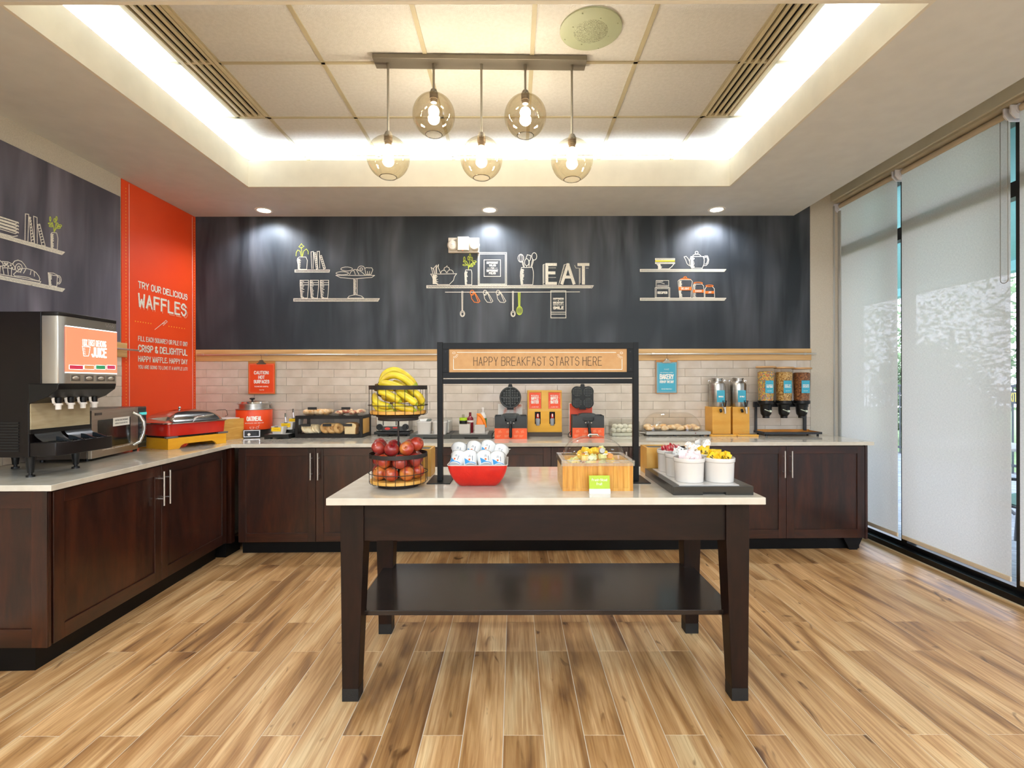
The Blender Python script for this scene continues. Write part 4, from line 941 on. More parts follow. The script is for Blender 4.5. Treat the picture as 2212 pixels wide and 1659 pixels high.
m = MB(); patch(m, 262, 284, .034, .037); patch(m, 266, 280, .040, .043); patch(m, 292, 298, .014, .04); m.build('small_print', M('label_ink', '#7d8490', .5), yg)
cols = ['leftmost', 'second', 'third', 'rightmost']; F_ = [(987, 998, 2.43), (1015, 998, 2.43), (1047, 998, 2.43), (1075, 1000, 2.43)]; B_ = [(991, 980, 2.53), (1022, 977, 2.53), (1051.5, 975, 2.53), (1079, 983, 2.53)]
for r_, row in enumerate((F_, B_)):
    for i, (px, py, D) in enumerate(row):
        p = at(px, py, D); rot = (R(56+random.uniform(-5, 5)), R(random.uniform(-8, 8)), R(random.uniform(-14, 14)))
        mm_ = Matrix.Rotation(rot[2], 3, 'Z') @ Matrix.Rotation(rot[1], 3, 'Y') @ Matrix.Rotation(rot[0]*-1, 3, 'X')
        off = mm_ @ V3(0, 0, .035)
        dup(yg, p-off, rot=(-rot[0], rot[1], rot[2]), scale=1.12, label='%s white yogurt cup of the %s row in the red bowl' % (cols[i], 'front' if r_ == 0 else 'back'))
for i, (x, y) in enumerate(((-.09, 0.02), (-.03, .02), (.035, .02), (.09, .02), (-.06, .09), (.0, .09), (.06, .09))):
    pass
for c in list(yg.children): bpy.data.objects.remove(c)
bpy.data.objects.remove(yg)

# ================================================================== FRUIT BOX WITH DOME
fx0, fx1, fya, fyb = .2196, .539, 2.282, 2.547; fcx, fcy = (fx0+fx1)/2, (fya+fyb)/2; a, b = (fx1-fx0)/2, (fyb-fya)/2
fb = thing('fruit_box', 'bamboo chilled display box with a clear domed lid on the island', 'food display', (fcx, fcy, CT))
bx = MB(); nst = 14
for i in range(nst): x = -a+2*a*i/nst; MB().box(x, x+2*a/nst-.0004, -b, -b+.012, .012, .125).build('bamboo_slat', BAMBOO if i % 2 else wood_mat('bamboo_dark', '#a3641a', '#bf8029', '#cf9b42', (30, 30, 2.2), .35, .1), fb, smooth=False)
MB().box(-a, a, -b, -b+.012, 0, .0118).build('bottom_rail', BAMBOO, fb, smooth=False)
MB().box(-a, -a+.012, -b+.012, b, 0, .125).box(a-.012, a, -b+.012, b, 0, .125).box(-a+.012, a-.012, b-.012, b, 0, .125).build('box_sides', wood_mat('bamboo_side', '#c08a44', '#d2a562', '#e0bb80', (4, 4, 20), .4), fb, smooth=False)
MB().box(-a+.012, a-.012, -b+.012, b-.012, .083, .091).build('food_pan', M('cream_pan', '#e8dfcf', .4), fb, smooth=False)
fl_ = MB(); e_ = .006
fl_.box(-a-e_, a+e_, -b-e_, -b-e_+.003, .114, .139).box(-a-e_, a+e_, b+e_-.003, b+e_, .114, .139).box(-a-e_, -a-e_+.003, -b-e_, b+e_, .114, .139).box(a+e_-.003, a+e_, -b-e_, b+e_, .114, .139)
m = 24; ring_o, ring_i = [], []
hx, hy_ = a*.90, b*.86
fl_.box(-a-e_, a+e_, -b-e_, -hy_, .1365, .139).box(-a-e_, a+e_, hy_, b+e_, .1365, .139).box(-a-e_, -hx, -hy_, hy_, .1365, .139).box(hx, a+e_, -hy_, hy_, .1365, .139)
fl_.build('lid_flange', GL('flange_acrylic', '#ffffff', 1.6, .12), fb, smooth=False)
rings = []
for j in range(13):
    t = math.pi/2*j/12; s_ = math.cos(t); zz = .139+.098*math.sin(t)
    r_ = []
    for i in range(40):
        a_ = 2*math.pi*i/40; c, s2 = math.cos(a_), math.sin(a_); ex = .62
        r_.append(V3(hx*math.copysign(abs(c)**ex, c)*max(s_**.85, .02), hy_*math.copysign(abs(s2)**ex, s2)*max(s_**.85, .02), zz))
    rings.append(r_)
m = MB(); loft(m, rings, capb=False, capt=True); dm = m.build('dome', GL('dome_acrylic', '#ffffff', 1.45, .02), fb, ang=70)
MB().lathe([(.008, 0), (.008, .012), (.013, .014), (.013, .03), (.011, .032), (.001, .032)], 20).tr(0, Matrix.Translation((.02, -hy_+.012, .172)) @ Matrix.Rotation(R(70), 4, 'X')).build('lid_knob', M('grey_knob', '#8f8a82', .35, .8), fb)
MB().tube([(-.024, 0, .236), (-.02, 0, .243), (.02, 0, .243), (.024, 0, .236)], .004, 8).build('lid_handle', CHROME, fb)
fruitm = [M('pineapple_flesh', '#eab818', .4, col2='#f2ca38', scale=(60, 60, 60)), M('honeydew_flesh', '#dcd98a', .4), M('cantaloupe_flesh', '#e89a4a', .4)]
nmz = ['pineapple_chunk', 'honeydew_chunk', 'cantaloupe_chunk']; ct = ['pineapple chunk', 'melon chunk', 'melon chunk']
lbl = ['yellow pineapple chunk in the heap under the clear dome', 'pale green honeydew chunk in the heap under the clear dome', 'orange cantaloupe chunk in the heap under the clear dome']
meshes = []
for k in range(3):
    m = MB().prism([(-.017, -.012), (.016, -.014), (.019, .006), (.002, .014), (-.014, .010)], -.012, .012)
    meshes.append(m)
fc = [None]*3
rs = random.Random(5)
for i in range(44):
    k = [0, 1, 0, 2, 1, 0][i % 6]; lay = 0 if i < 20 else (1 if i < 36 else 2)
    rx = hx*(.72, .55, .33)[lay]; ry = hy_*(.72, .55, .3)[lay]
    x, y, z_ = rs.uniform(-rx, rx), rs.uniform(-ry, ry), CT+(.106, .136, .160)[lay]+rs.uniform(0, .012)
    if fc[k] is None:
        o = meshes[k].build(nmz[k], fruitm[k], bevel=.003); fc[k] = o; tag(o, lbl[k], ct[k], 'chunks of cut fruit under the dome' if 0 else lbl[k].split(' in')[0]+'s')
    else: o = fc[k].copy(); COL.objects.link(o)
    o.location = (fcx+x, fcy+y, z_); o.rotation_euler = (rs.uniform(-.6, .6), rs.uniform(-.6, .6), rs.uniform(0, 6))
cdp = base(1295.5, 1066, CT)
cdm = thing('sign_card', 'lime green fresh fruit card in a white holder in front of the bamboo box', 'sign', (cdp.x, cdp.y+.008, CT))
MB().prism([(-.010, 0), (.012, 0), (.004, .019), (-.006, .019)], -.0465, .0465, 'x').build('holder', WHITEP, cdm, smooth=False)
cp_ = MB().box(-.046, .046, -.001, .001, .012, .077).tr(0, Matrix.Rotation(R(-6), 4, 'X')).build('card', LIME, cdm, smooth=False)
mb = MB(); fr0 = (V3(0, -.0025, 0), V3(1, 0, 0), V3(0, .10, 1).normalized()); 
write(mb, 'Fresh-Sliced', fr0, -.034, .034, .053, .064, .0011); write(mb, 'Fruit', fr0, -.013, .013, .035, .047, .0011)
mb.build('card_lettering', PRINTW, cp_, smooth=False)

# ================================================================== CONDIMENT TRAY ON THE ISLAND
tx0, tx1, tya, tyb = .692, 1.042, 2.195, 2.667
ty = thing('tray', 'black wooden riser tray on the island holding six white crocks', 'tray', ((tx0+tx1)/2, (tya+tyb)/2, CT)); a, b = (tx1-tx0)/2, (tyb-tya)/2
TRB = M('black_tray_lacquer', '#151514', .3, col2='#1b1a19', coat=.2)
m = MB(); m.prism([(-a, 0), (-.045, 0), (-.045, .012), (.055, .012), (.055, 0), (a, 0), (a, .038), (-a, .038)], -b, -b+.02, 'y').box(-a, a, -b+.02, b, .0, .038)
m.build('tray_body', TRB, ty, smooth=False, bevel=.0015)
MB().box(-a+.032, a-.055, -b+.018, b-.03, .038, .041).build('white_insert', WHITEC, ty, smooth=False)
PK = {'pink': ('#f0cfd0', 'pale pink sweetener packet', M('pink_packet', '#ecc9cb', .45, col2='#f5ebe6', scale=(50, 50, 50))),
      'yellow': ('#f0c81e', 'yellow sweetener packet', M('yellow_packet', '#eebc12', .4, col2='#f6d02a', scale=(20, 20, 20))),
      'white': ('#eee', 'white packet with black print', M('white_packet', '#efeeea', .45, col2='#8a8a86', scale=(70, 70, 70), lo=.6, hi=.62)),
      'red': ('#b02030', 'red and white packet', M('red_packet', '#b3222e', .4, col2='#eec9c0', scale=(40, 40, 40), lo=.5, hi=.6))}
crock = MB().lathe([(.001, .002), (.060, 0), (.0625, .002), (.0655, .088), (.069, .092), (.0695, .106), (.068, .109), (.0655, .108), (.064, .09), (.06, .01), (.001, .008)], 40).build('crock', WHITEC); COL.objects.unlink(crock)
def pk(kind, name='sweetener_packet'):
    m = MB(); n = 6
    for i in range(n):
        y_, y2 = -.022+.044*i/n, -.022+.044*(i+1)/n; f_ = lambda y: .004*math.cos(y*90)
        m.quad((-.0165, y_, f_(y_)+.0015), (.0165, y_, f_(y_)+.0015), (.0165, y2, f_(y2)+.0015), (-.0165, y2, f_(y2)+.0015))
        m.quad((-.0165, y_, f_(y_)-.0015), (-.0165, y2, f_(y2)-.0015), (.0165, y2, f_(y2)-.0015), (.0165, y_, f_(y_)-.0015))
    for s_ in (-1, 1): m.quad((s_*.0165, -.022, f_(-.022)-.0015), (s_*.0165, -.022, f_(-.022)+.0015), (s_*.0165, .022, f_(.022)+.0015), (s_*.0165, .022, f_(.022)-.0015))
    o = m.build(name, PK[kind][2], ang=60)
    if kind == 'yellow':
        MB().box(-.009, .009, -.012, -.006, .0062, .0066).box(-.004, .004, -.003, .005, .0064, .0068).build('brown_print', M('packet_brown', '#4a3a18', .5), o, smooth=False)
    return o
rs = random.Random(11)
def fill(cx_, cy_, zt, kind, n, lab, grp, first=[{}]):
    for i in range(n):
        if kind not in first[0]: o = pk(kind); first[0][kind] = o
        else:
            s_ = first[0][kind]; o = s_.copy(); COL.objects.link(o)
            for c in s_.children: c2 = c.copy(); COL.objects.link(c2); c2.parent = o
        a_ = rs.uniform(0, 6.28); r_ = .040*math.sqrt(rs.random())
        tag(o, lab, 'packet', grp); o.location = (cx_+r_*math.cos(a_), cy_+r_*math.sin(a_), zt+rs.uniform(-.008, .014))
        o.rotation_euler = (R(rs.uniform(45, 115)), R(rs.uniform(-35, 35)), rs.uniform(-1.2, 1.2)); o.scale = (.86, .86, .86)
ZC = CT+.041
spots = [(.80, 2.307, 'pink', 'white crock of pale pink packets, front left on the island tray', 15), (.937, 2.307, 'yellow', 'white crock of yellow packets, front right on the island tray', 18),
         (.80, 2.441, 'white', 'white crock of white packets in the left middle of the island tray', 14), (.937, 2.441, 'yellow', 'white crock of yellow packets in the right middle of the island tray', 16),
         (.80, 2.573, 'red', 'white crock of red packets, back left on the island tray', 14), (.937, 2.573, None, 'white crock of creamer cups, back right on the island tray', 0)]
for i, (x, y, k, lab, n) in enumerate(spots):
    o = crock.copy(); COL.objects.link(o); tag(o, lab, 'crock', 'white crocks on the island tray', (x, y, ZC))
    if k: fill(x, y, ZC+.108, k, n, PK[k][1]+(' in the front right crock' if i == 1 else ' in the middle right crock' if i == 3 else ' in its crock on the island tray'), PK[k][1]+'s'+('' if i != 3 else ' of the middle crock'))
bpy.data.objects.remove(crock)
cr = thing('creamer_cup', 'small white creamer cup heaped in the back right crock', 'creamer', (.91, 2.56, ZC+.118), 0, 'creamer cups in the back right crock')
MB().lathe([(.001, 0), (.013, 0), (.018, .022), (.0195, .023), (.0195, .024)], 20).build('cup', YC, cr)
MB().lathe([(.001, .0252), (.015, .0250), (.0195, .0243)], 20).build('lid', M('creamer_lid', '#e9e4e0', .35, col2='#d9a860', scale=(110, 110, 110), lo=.58, hi=.62), cr)
cr.rotation_euler = (R(75), 0, R(-30))
for i, (dx, dy, dz, rz_) in enumerate(((.03, .0, .125, 10), (-.03, .02, .12, -50), (.0, .03, .135, 60), (.045, .03, .14, 20), (-.012, -.02, .112, 0), (.02, -.03, .108, -20))):
    dup(cr, (.937+dx, 2.573+dy, ZC+dz), rot=(R(75+dx*300), R(dy*200), R(rz_)))
# ================================================================== JUICE MACHINE
jm = thing('juice_dispenser', 'tall black and steel juice dispenser with a lit orange panel on the left counter', 'drink dispenser', (-2.60, 2.80, CT))
def J(x, y, z): return (x+2.60, y-2.80, z-CT)
def jb(mb, x0_, x1_, ya, yb, z0_, z1_): a = J(x0_, ya, z0_); b = J(x1_, yb, z1_); return mb.box(a[0], b[0], a[1], b[1], a[2], b[2])
JBLK = M('juice_black', '#0c0706', .42, col2='#100908', spec=.3); JST = M('juice_steel', '#a9a49c', .3, .9, col2='#b8b3aa', scale=(2, 2, 2))
ys, ye = 2.595, 2.968
prof = [(-3.05, 1.025), (-2.495, 1.025), (-2.495, 1.30), (-2.43, 1.34), (-2.43, 1.777), (-3.05, 1.777)]
m = MB(); m.prism([(p[0]+2.60, p[1]-CT) for p in prof], ys-2.8, ye-2.8, 'y').build('cabinet_body', JBLK, jm, smooth=False, bevel=.004)
# louvred vent on the side
m = MB()
for i in range(11): jb(m, -3.03, -2.545, ys-.004, ys, 1.055+i*.0145, 1.062+i*.0145)
m.build('vent_louvres', M('vent_black', '#050505', .6), jm, smooth=False)
# door with rounded corner
dp = [(-2.428, ys), (-2.365, ys), (-2.349, ys+.006), (-2.341, ys+.022), (-2.336, ys+.05), (-2.338, ye), (-2.428, ye)]
m = MB().prism([J(p[0], p[1], 0)[:2] for p in dp], 1.405-CT, 1.757-CT).build('steel_door', JST, jm, bevel=.002)
m = MB().prism([J(p[0]+(.002 if i in (1, 2, 3, 4, 5) else 0), p[1]-(.002 if i < 3 else 0), 0)[:2] for i, p in enumerate(dp)], 1.757-CT, 1.777-CT).build('top_cap', JBLK, jm, bevel=.003)
# chin with nozzle fairings
m = MB().prism([(x+2.6, z_-CT) for x, z_ in ((-2.338, 1.405), (-2.345, 1.375), (-2.40, 1.335), (-2.495, 1.30), (-2.495, 1.405))], ys-2.8-.002, ye-2.8+.002, 'y').build('chin', BLACKP, jm, smooth=False, bevel=.004)
SCR = M('lit_orange_panel', '#ee6648', .3, emit='#ff7a5c', es=.75)
sc = MB(); jb(sc, -2.338, -2.3325, ys+.035, ye-.002, 1.466, 1.704); sc = sc.build('lit_panel', SCR, jm, smooth=False)
m = MB(); jb(m, -2.338, -2.333, ys+.035, ye-.002, 1.704, 1.709); jb(m, -2.338, -2.333, ys+.035, ye-.002, 1.461, 1.466)
m.build('lit_edge', M('lit_white_edge', '#ffffff', .4, emit='#ffffff', es=1.2), jm, smooth=False)
JF = (V3(-2.3318+2.6, -2.8, -CT), V3(0, 1, 0), V3(0, 0, 1))
LITW = M('lit_white_print', '#ffffff', .5, emit='#ffffff', es=.9)
def jp(px, py): p = atX(px, py, -2.332); return (p.y, p.z)
def jw(t, p0, p1, w): a = jp(*p0); b = jp(*p1); return (t, a[0], b[0], a[1], b[1], w)
lettering('panel_lettering', [jw('100% THIRST QUENCHING', (177.5, 746), (229.5, 737.5), .0017), jw('JUICE', (197.5, 771.5), (231, 752.5), .009)], JF, LITW, sc)
m = MB()
for pl in ([(178, 748), (181, 769), (191.5, 769), (195, 750), (178, 748)], [(178, 748), (186, 746), (195, 750)], [(180, 752), (183.5, 752.5)], [(180, 756), (184, 756)], [(181, 760), (184.5, 760.5)], [(181.5, 764), (185, 765)]): stroke(m, [jp(*p) for p in pl], JF, .0022)
m.build('panel_cup_drawing', LITW, sc, smooth=False)
for (x0_, x1_, c) in ((150, 179, '#a5283f'), (182, 203, '#b0764a'), (207, 227, '#2f7a4f'), (231, 248.5, '#a8324e')):
    a = jp(x0_, 797); b = jp(x1_, 790); k_ = -2.3316+2.6
    m = MB().quad((k_, a[0]-2.8-.003, a[1]-CT-.002), (k_, b[0]-2.8+.003, a[1]-CT-.002), (k_, b[0]-2.8+.003, b[1]-CT+.002), (k_, a[0]-2.8-.003, b[1]-CT+.002)); m.build('flavour_label_edge', LITW, sc, smooth=False)
    k_ += .0006
    MB().quad((k_, a[0]-2.8, a[1]-CT), (k_, b[0]-2.8, a[1]-CT), (k_, b[0]-2.8, b[1]-CT), (k_, a[0]-2.8, b[1]-CT)).build('flavour_label', M('flavour_'+c[1:], c, .5, emit=c, es=.5), sc, smooth=False)
m = MB(); s_ = jp(237, 708)
for pl in ([(228, 699), (231, 707), (235, 700)], [(235, 707), (238, 703), (240, 708)], [(240, 708), (243, 703), (245, 709)]): stroke(m, [jp(*p) for p in pl], JF, .0015)
stroke(m, [jp(*p) for p in ell(238, 705, 9, 6, 14, -60, 100)], JF, .001)
m.build('door_emblem', M('emblem_silver', '#e8e4dc', .3, .6), jm, smooth=False)
for px in (164.5, 193.5, 219, 240.5):
    y, z_ = jp(px, 815); z_ = 1.435
    b_ = MB(); jb(b_, -2.338, -2.334, y-.03, y+.03, z_-.016, z_+.016); b_ = b_.build('push_button', M('button_frame', '#6b655d', .4, .5), jm, smooth=False, bevel=.002)
    MB().ball(J(-2.334, y, z_), .018, 16, sx=.35, sy=1.1, sz=.55).build('button_dome', M('button_metal', '#b5aea2', .3, .6), b_)
for i, px in enumerate((126, 152.8, 179.2, 204)):
    y = -2.42*FPX/(px-CX)
    f_ = MB(); c = J(-2.42, y, 0)
    f_.prism([(-.03+c[0], 1.335-CT), (.045+c[0], 1.375-CT), (-.012+c[0], 1.345-CT), (-.012+c[0], 1.31-CT), (-.03+c[0], 1.31-CT)], c[1]-.012, c[1]+.012, 'y')
    f_.cyl((c[0], c[1], 1.35-CT), (c[0], c[1], 1.297-CT), .0165, .014, 14).build('nozzle', BLACKP, jm)
    MB().cyl((c[0], c[1], 1.301-CT), (c[0], c[1], 1.291-CT), .019, .019, 16).cyl((c[0], c[1], 1.291-CT), (c[0], c[1], 1.268-CT), .013, .0125, 16).build('nozzle_tip', WHITEP, jm)
    MB().tube([(c[0]+.006, c[1]-.034, 1.345-CT), (c[0]+.004, c[1]-.036, 1.325-CT), (c[0], c[1]-.028, 1.305-CT), (c[0], c[1]-.012, 1.296-CT)], [.006, .0065, .006, .004], 8).build('nozzle_lever', WHITEP, jm)
m = MB(); jb(m, -2.497, -2.489, ys+.006, ye-.006, 1.168, 1.322); m.build('splash_panel', wood_mat('greige_panel', '#97876a', '#a89878', '#b5a688', (8, 2, 12), .45), jm, smooth=False)
m = MB(); jb(m, -2.497, -2.485, ys, ye, 1.145, 1.168); m.build('trim_bar', BLACKP, jm, smooth=False)
# drip tray
tp = [(-2.495, ys+.004), (-2.42, ys+.004), (-2.375, ys+.02), (-2.357, ys+.06), (-2.357, ye-.02), (-2.365, ye+.004), (-2.495, ye+.004)]
m = MB().prism([J(p[0], p[1], 0)[:2] for p in tp], 1.03-CT, 1.100-CT).build('drip_tray', JBLK, jm, bevel=.003)
for ya, yb in ((ys+.02, (ys+ye)/2-.012), ((ys+ye)/2+.012, ye-.004)):
    m = MB(); n = 8
    for i in range(n):
        t0, t1 = i/n, (i+1)/n; P = lambda t: (-2.488+.05*t**1.7+2.6, 1.148-.046*t-CT)
        a, b = P(t0), P(t1); m.quad((a[0], ya-2.8, a[1]), (a[0], yb-2.8, a[1]), (b[0], yb-2.8, b[1]), (b[0], ya-2.8, b[1]))
    m.build('splash_curve', M('satin_grey_plastic', '#3c3c3d', .3, .3), jm)
for i, px in enumerate((126, 152.8, 179.2, 204)):
    y = -2.42*FPX/(px-CX)-2.8
    m = MB(); pts = [(-2.43+2.6+.085*t, 1.102-CT+.024*max(0, math.cos(t*1.57))**1.5) for t in [k/8 for k in range(9)]]
    m.prism([(pts[0][0], 1.099-CT)]+pts+[(pts[-1][0], 1.099-CT)], y-.003, y+.003, 'y').build('cup_guide', M('blue_black_plastic', '#1b2024', .25), jm)
m = MB()
for k in range(20):
    y = ys+.05+k*.0155; jb(m, -2.45, -2.372, y, y+.006, 1.100, 1.104)
m.build('drip_grille', BLACKP, jm, smooth=False)
for (x, y) in ((-2.549, 2.66), (-2.549, 2.935), (-2.90, 2.935), (-2.90, 2.66)):
    c = J(x, y, 0)
    MB().cyl((c[0], c[1], .115), (c[0], c[1], .022), .024, .014, 10).cyl((c[0], c[1], .022), (c[0], c[1], .004), .009, n=10).cyl((c[0], c[1], .0095), (c[0], c[1], 0), .0185, .0195, 16).build('leg', BLACKP, jm)
m = MB().tube([J(-2.95, 2.62, 1.03), J(-3.0, 2.58, .96), J(-3.03, 2.5, .92), J(-3.04, 2.46, .919)], .006, 8).build('power_cord', BLACKP, jm)

# ================================================================== MICROWAVE
u = V3(-.178, 1, 0).normalized(); P0 = V3(-2.662, 3.165, CT)
mw = thing('microwave_oven', 'stainless steel microwave oven between the juice dispenser and the red chafing dish', 'microwave', P0, math.atan2(u.y, u.x))
# local x along the face, local y into the wall (left of u), local -y toward the room
MWL = .632; MZ0, MZ1 = .018, .322
MSS = M('microwave_steel', '#a39a8e', .32, .85, col2='#aca397', scale=(3, 3, 50))
MB().box(0, MWL, .012, .33, MZ0, MZ1).build('case', M('microwave_case', '#57504a', .4, .7), mw, smooth=False, bevel=.004)
MB().box(0, .50, -.012, .012, MZ0, MZ1).build('door', MSS, mw, smooth=False, bevel=.003)
MB().box(.06, .42, -.0145, -.010, MZ0+.055, MZ1-.065).build('door_window', M('smoked_window', '#1d1f1c', .12), mw, smooth=False)
pnl = MB().box(.52, MWL-.004, -.013, .012, MZ0+.01, MZ1-.008).build('control_panel', M('panel_dark_teal', '#1c2a2e', .3), mw, smooth=False)
MB().box(.50, .52, -.012, .012, MZ0, MZ1).box(MWL-.004, MWL, -.012, .012, MZ0, MZ1).build('steel_edge', MSS, mw, smooth=False)
m = MB()
for i in range(7): m.box(.54, .63, -.0142, -.0135, .055+i*.024, .066+i*.024)
m.build('touch_keys', M('key_grey', '#47585a', .4), pnl, smooth=False)
MB().box(.535, .635, -.0142, -.013, .262, .28).build('display', M('teal_display', '#3fb2b0', .3, emit='#46c8c4', es=.35), pnl, smooth=False)
MB().tube([(.455, -.012, .055), (.478, -.045, .075), (.492, -.062, .13), (.494, -.066, .17), (.492, -.062, .215), (.478, -.045, .262), (.455, -.012, .285)], .0125, 12).build('handle', CHROME, mw)
MB().cyl((.585, -.013, .135), (.585, -.03, .135), .022, n=20).build('dial', CHROME, pnl)
cf_ = (V3(0, -.0166, 0), V3(1, 0, 0), V3(0, 0, 1))
st = MB().box(.215, .405, -.0162, -.0145, .205, .262).build('caution_sticker', PRINTW, mw, smooth=False)
lettering('sticker_lettering', [('CAUTION: DO NOT MICROWAVE', .235, .385, .238, .25, .0015), ('HARDBOILED EGGS IN THEIR SHELL', .235, .385, .218, .228, .0012)], cf_, M('ink_black', '#1c1c1c', .6), st)
lettering('door_lettering', [('COMMERCIAL MICROWAVE OVEN', .1, .41, .058, .066, .0015)], (V3(0, -.0152, 0), V3(1, 0, 0), V3(0, 0, 1)), PRINTW, mw)
MB().box(.03, .10, -.0142, -.012, MZ1-.033, MZ1-.017).build('badge', M('badge_grey', '#3a3733', .4), mw, smooth=False)
for x, y in ((.05, .04), (MWL-.05, .04), (.05, .29), (MWL-.05, .29)): MB().cyl((x, y, 0), (x, y, MZ0), .013, n=10).build('foot', BLACKP, mw)

# ================================================================== CHAFING DISH
Q0 = V3(-2.568, 3.746, CT); ud = V3(.378, .926, 0)
ch = thing('chafing_dish', 'red chafing dish with a steel roll lid on a yellow wooden stand, left counter', 'food warmer', Q0, math.atan2(ud.y, ud.x))
LC, WC = .477, .335
arch = [(0, 0), (.085, 0), (.10, .02), (.125, .033), (LC-.125, .033), (LC-.10, .02), (LC-.085, 0), (LC, 0), (LC, .082), (0, .082)]
for y in (0, WC-.018): MB().prism(arch, y, y+.018, 'y').build('stand_side', YWOOD, ch, smooth=False, bevel=.001)
for x in (0, LC-.018): MB().box(x, x+.018, .018, WC-.018, .0, .082).build('stand_end', YWOOD, ch, smooth=False, bevel=.001)
m = MB()
for x in (.03, LC-.03):
    for y in (.008, WC-.008): m.box(x-.045, x+.045, y-.012, y+.012, .083, .096)
m.build('steel_brackets', M('grey_bracket', '#77767a', .35, .7), ch, smooth=False, bevel=.002)
MB().box(.02, LC-.02, .02, WC-.02, .085, .098).build('under_tray', BLACKM, ch, smooth=False)
def rr(x0_, x1_, ya, yb, r, z, k=5):
    pts = []
    for cx_, cy_, a0 in ((x1_-r, yb-r, 0), (x0_+r, yb-r, 90), (x0_+r, ya+r, 180), (x1_-r, ya+r, 270)):
        for i in range(k): a = R(a0+90*i/(k-1)); pts.append(V3(cx_+r*math.cos(a), cy_+r*math.sin(a), z))
    return pts
m = MB(); loft(m, [rr(.004, LC-.004, .004, WC-.004, .03, .098), rr(-.002, LC+.002, -.002, WC+.002, .03, .185), rr(-.002, LC+.002, -.002, WC+.002, .03, .19)], True, True).build('red_pan', M('red_enamel', '#c41c0c', .22, col2='#cc2410', coat=.4), ch)
lv = [(-.02, .19), (-.02, .196), (.004, .20), (.02, .226), (.045, .252), (.08, .27), (.12, .281), (.15, .285)]
m = MB(); loft(m, [rr(i, LC-i, i, WC-i, max(.035, .05-i*.1), z_) for i, z_ in lv], True, True).build('steel_lid', M('polished_lid', '#c9c5be', .13, 1, col2='#d4d0ca'), ch, ang=50)
MB().cyl((.20, WC/2, .285), (.20, WC/2, .296), .006, n=10).ball((.20, WC/2, .302), .011, 12).build('lid_knob', CHROME, ch)
MB().tube([(LC*.42, -.004, .222), (LC*.45, -.02, .232), (LC*.6, -.022, .240), (LC*.74, -.012, .244)], .007, 10).cyl((LC*.42, .006, .206), (LC*.45, -.02, .232), .006, n=8).build('lid_handle', CHROME, ch)
MB().tube([(LC-.02, .09, .27), (LC+.06, .09, .272), (LC+.075, .09, .262), (LC+.085, .09, .222), (LC+.06, .09, .215)], .0022, 6).build('wire_hook', M('dark_wire', '#4a443e', .4, .6), ch)

# wooden box at the corner
bp = base(526.6, 946.5, CT); bl_ = V3(bp.x-.085, bp.y-.20, CT); ub = V3(bp.x-bl_.x, bp.y-bl_.y, 0).normalized(); Lx = .26
o0 = V3(bp.x, bp.y, CT)-ub*Lx
wbx = thing('wooden_crate', 'light wooden bin between the chafing dish and the oatmeal kettle', 'box', o0, math.atan2(ub.y, ub.x))
for nm_, ar in (('front_panel', (0, Lx, 0, .012)), ('back_panel', (0, Lx, .168, .18)), ('end_panel', (0, .012, .012, .168)), ('end_panel', (Lx-.012, Lx, .012, .168))):
    MB().box(*ar, 0, .181).build(nm_, wood_mat('crate_maple', '#b9863a', '#cd9c4a', '#dcb468', (2, 4, 14), .42), wbx, smooth=False, bevel=.001)
MB().box(.012, Lx-.012, .012, .168, .004, .012).build('bottom_panel', LWOOD, wbx, smooth=False)
MB().box(.03, Lx-.018, .03, .16, .175, .187).build('white_liner', WHITEP, wbx, smooth=False)

# ================================================================== OATMEAL KETTLE
ok_ = thing('soup_kettle', 'orange oatmeal kettle with a steel lid in the back left corner', 'food warmer', (-2.422, 4.708, CT), R(20))
MB().lathe([(.001, 0), (.128, 0), (.132, .004), (.136, .075), (.001, .075)], 40).build('kettle_base', M('kettle_dark', '#3a3835', .4, .6), ok_)
ow = MB().lathe([(.152, .072), (.1535, .074), (.1535, .250), (.152, .252)], 56).build('orange_wrap', ORANGE, ok_)
MB().lathe([(.12, .074), (.151, .074), (.151, .252), (.158, .254), (.158, .259), (.128, .261), (.128, .30), (.143, .302), (.143, .306), (.12, .307)], 48).build('steel_body', STEEL, ok_)
MB().lathe([(.141, .3065), (.118, .31), (.112, .325), (.07, .331), (.001, .335)], 40).build('lid', CHROME, ok_)
MB().cyl((-.012, -.04, .328), (-.012, -.04, .342), .008, n=10).lathe([(.008, .342), (.022, .348), (.024, .356), (.016, .360), (.001, .360)], 18, (-.012, -.04, 0)).build('lid_knob', BLACKP, ok_)
cpz = MB().box(-.07, .07, -.162, -.10, .006, .075).build('control_box', M('kettle_dark', '#3a3835'), ok_, smooth=False, bevel=.002)
MB().box(-.066, .066, -.165, -.162, .010, .071).build('control_plate', STEEL, cpz, smooth=False)
MB().box(-.060, .060, -.1662, -.165, .016, .066).build('black_plate', BLACKP, cpz, smooth=False)
MB().cyl((.028, -.166, .04), (.028, -.18, .04), .018, n=20).build('knob', BLACKP, cpz)
MB().cyl((-.022, -.166, .034), (-.022, -.17, .034), .012, n=16).build('white_dial', PRINTW, cpz)
def cyl_write(mb, text, rad, ang0, ang1, z0_, z1_, w):
    """strokes wrapped on a cylinder about z, angles in degrees, centred on -90"""
    tmp = MB(); fr = (V3(0, 0, 0), V3(1, 0, 0), V3(0, 1, 0)); write(tmp, text, fr, R(ang0)*rad, R(ang1)*rad, z0_, z1_, w)
    m_ = len(mb.v)
    for v_ in tmp.v: a = v_.x/rad; mb.v.append(V3(rad*math.cos(a), rad*math.sin(a), v_.y))
    mb.f += [tuple(i+m_ for i in f_) for f_ in tmp.f]
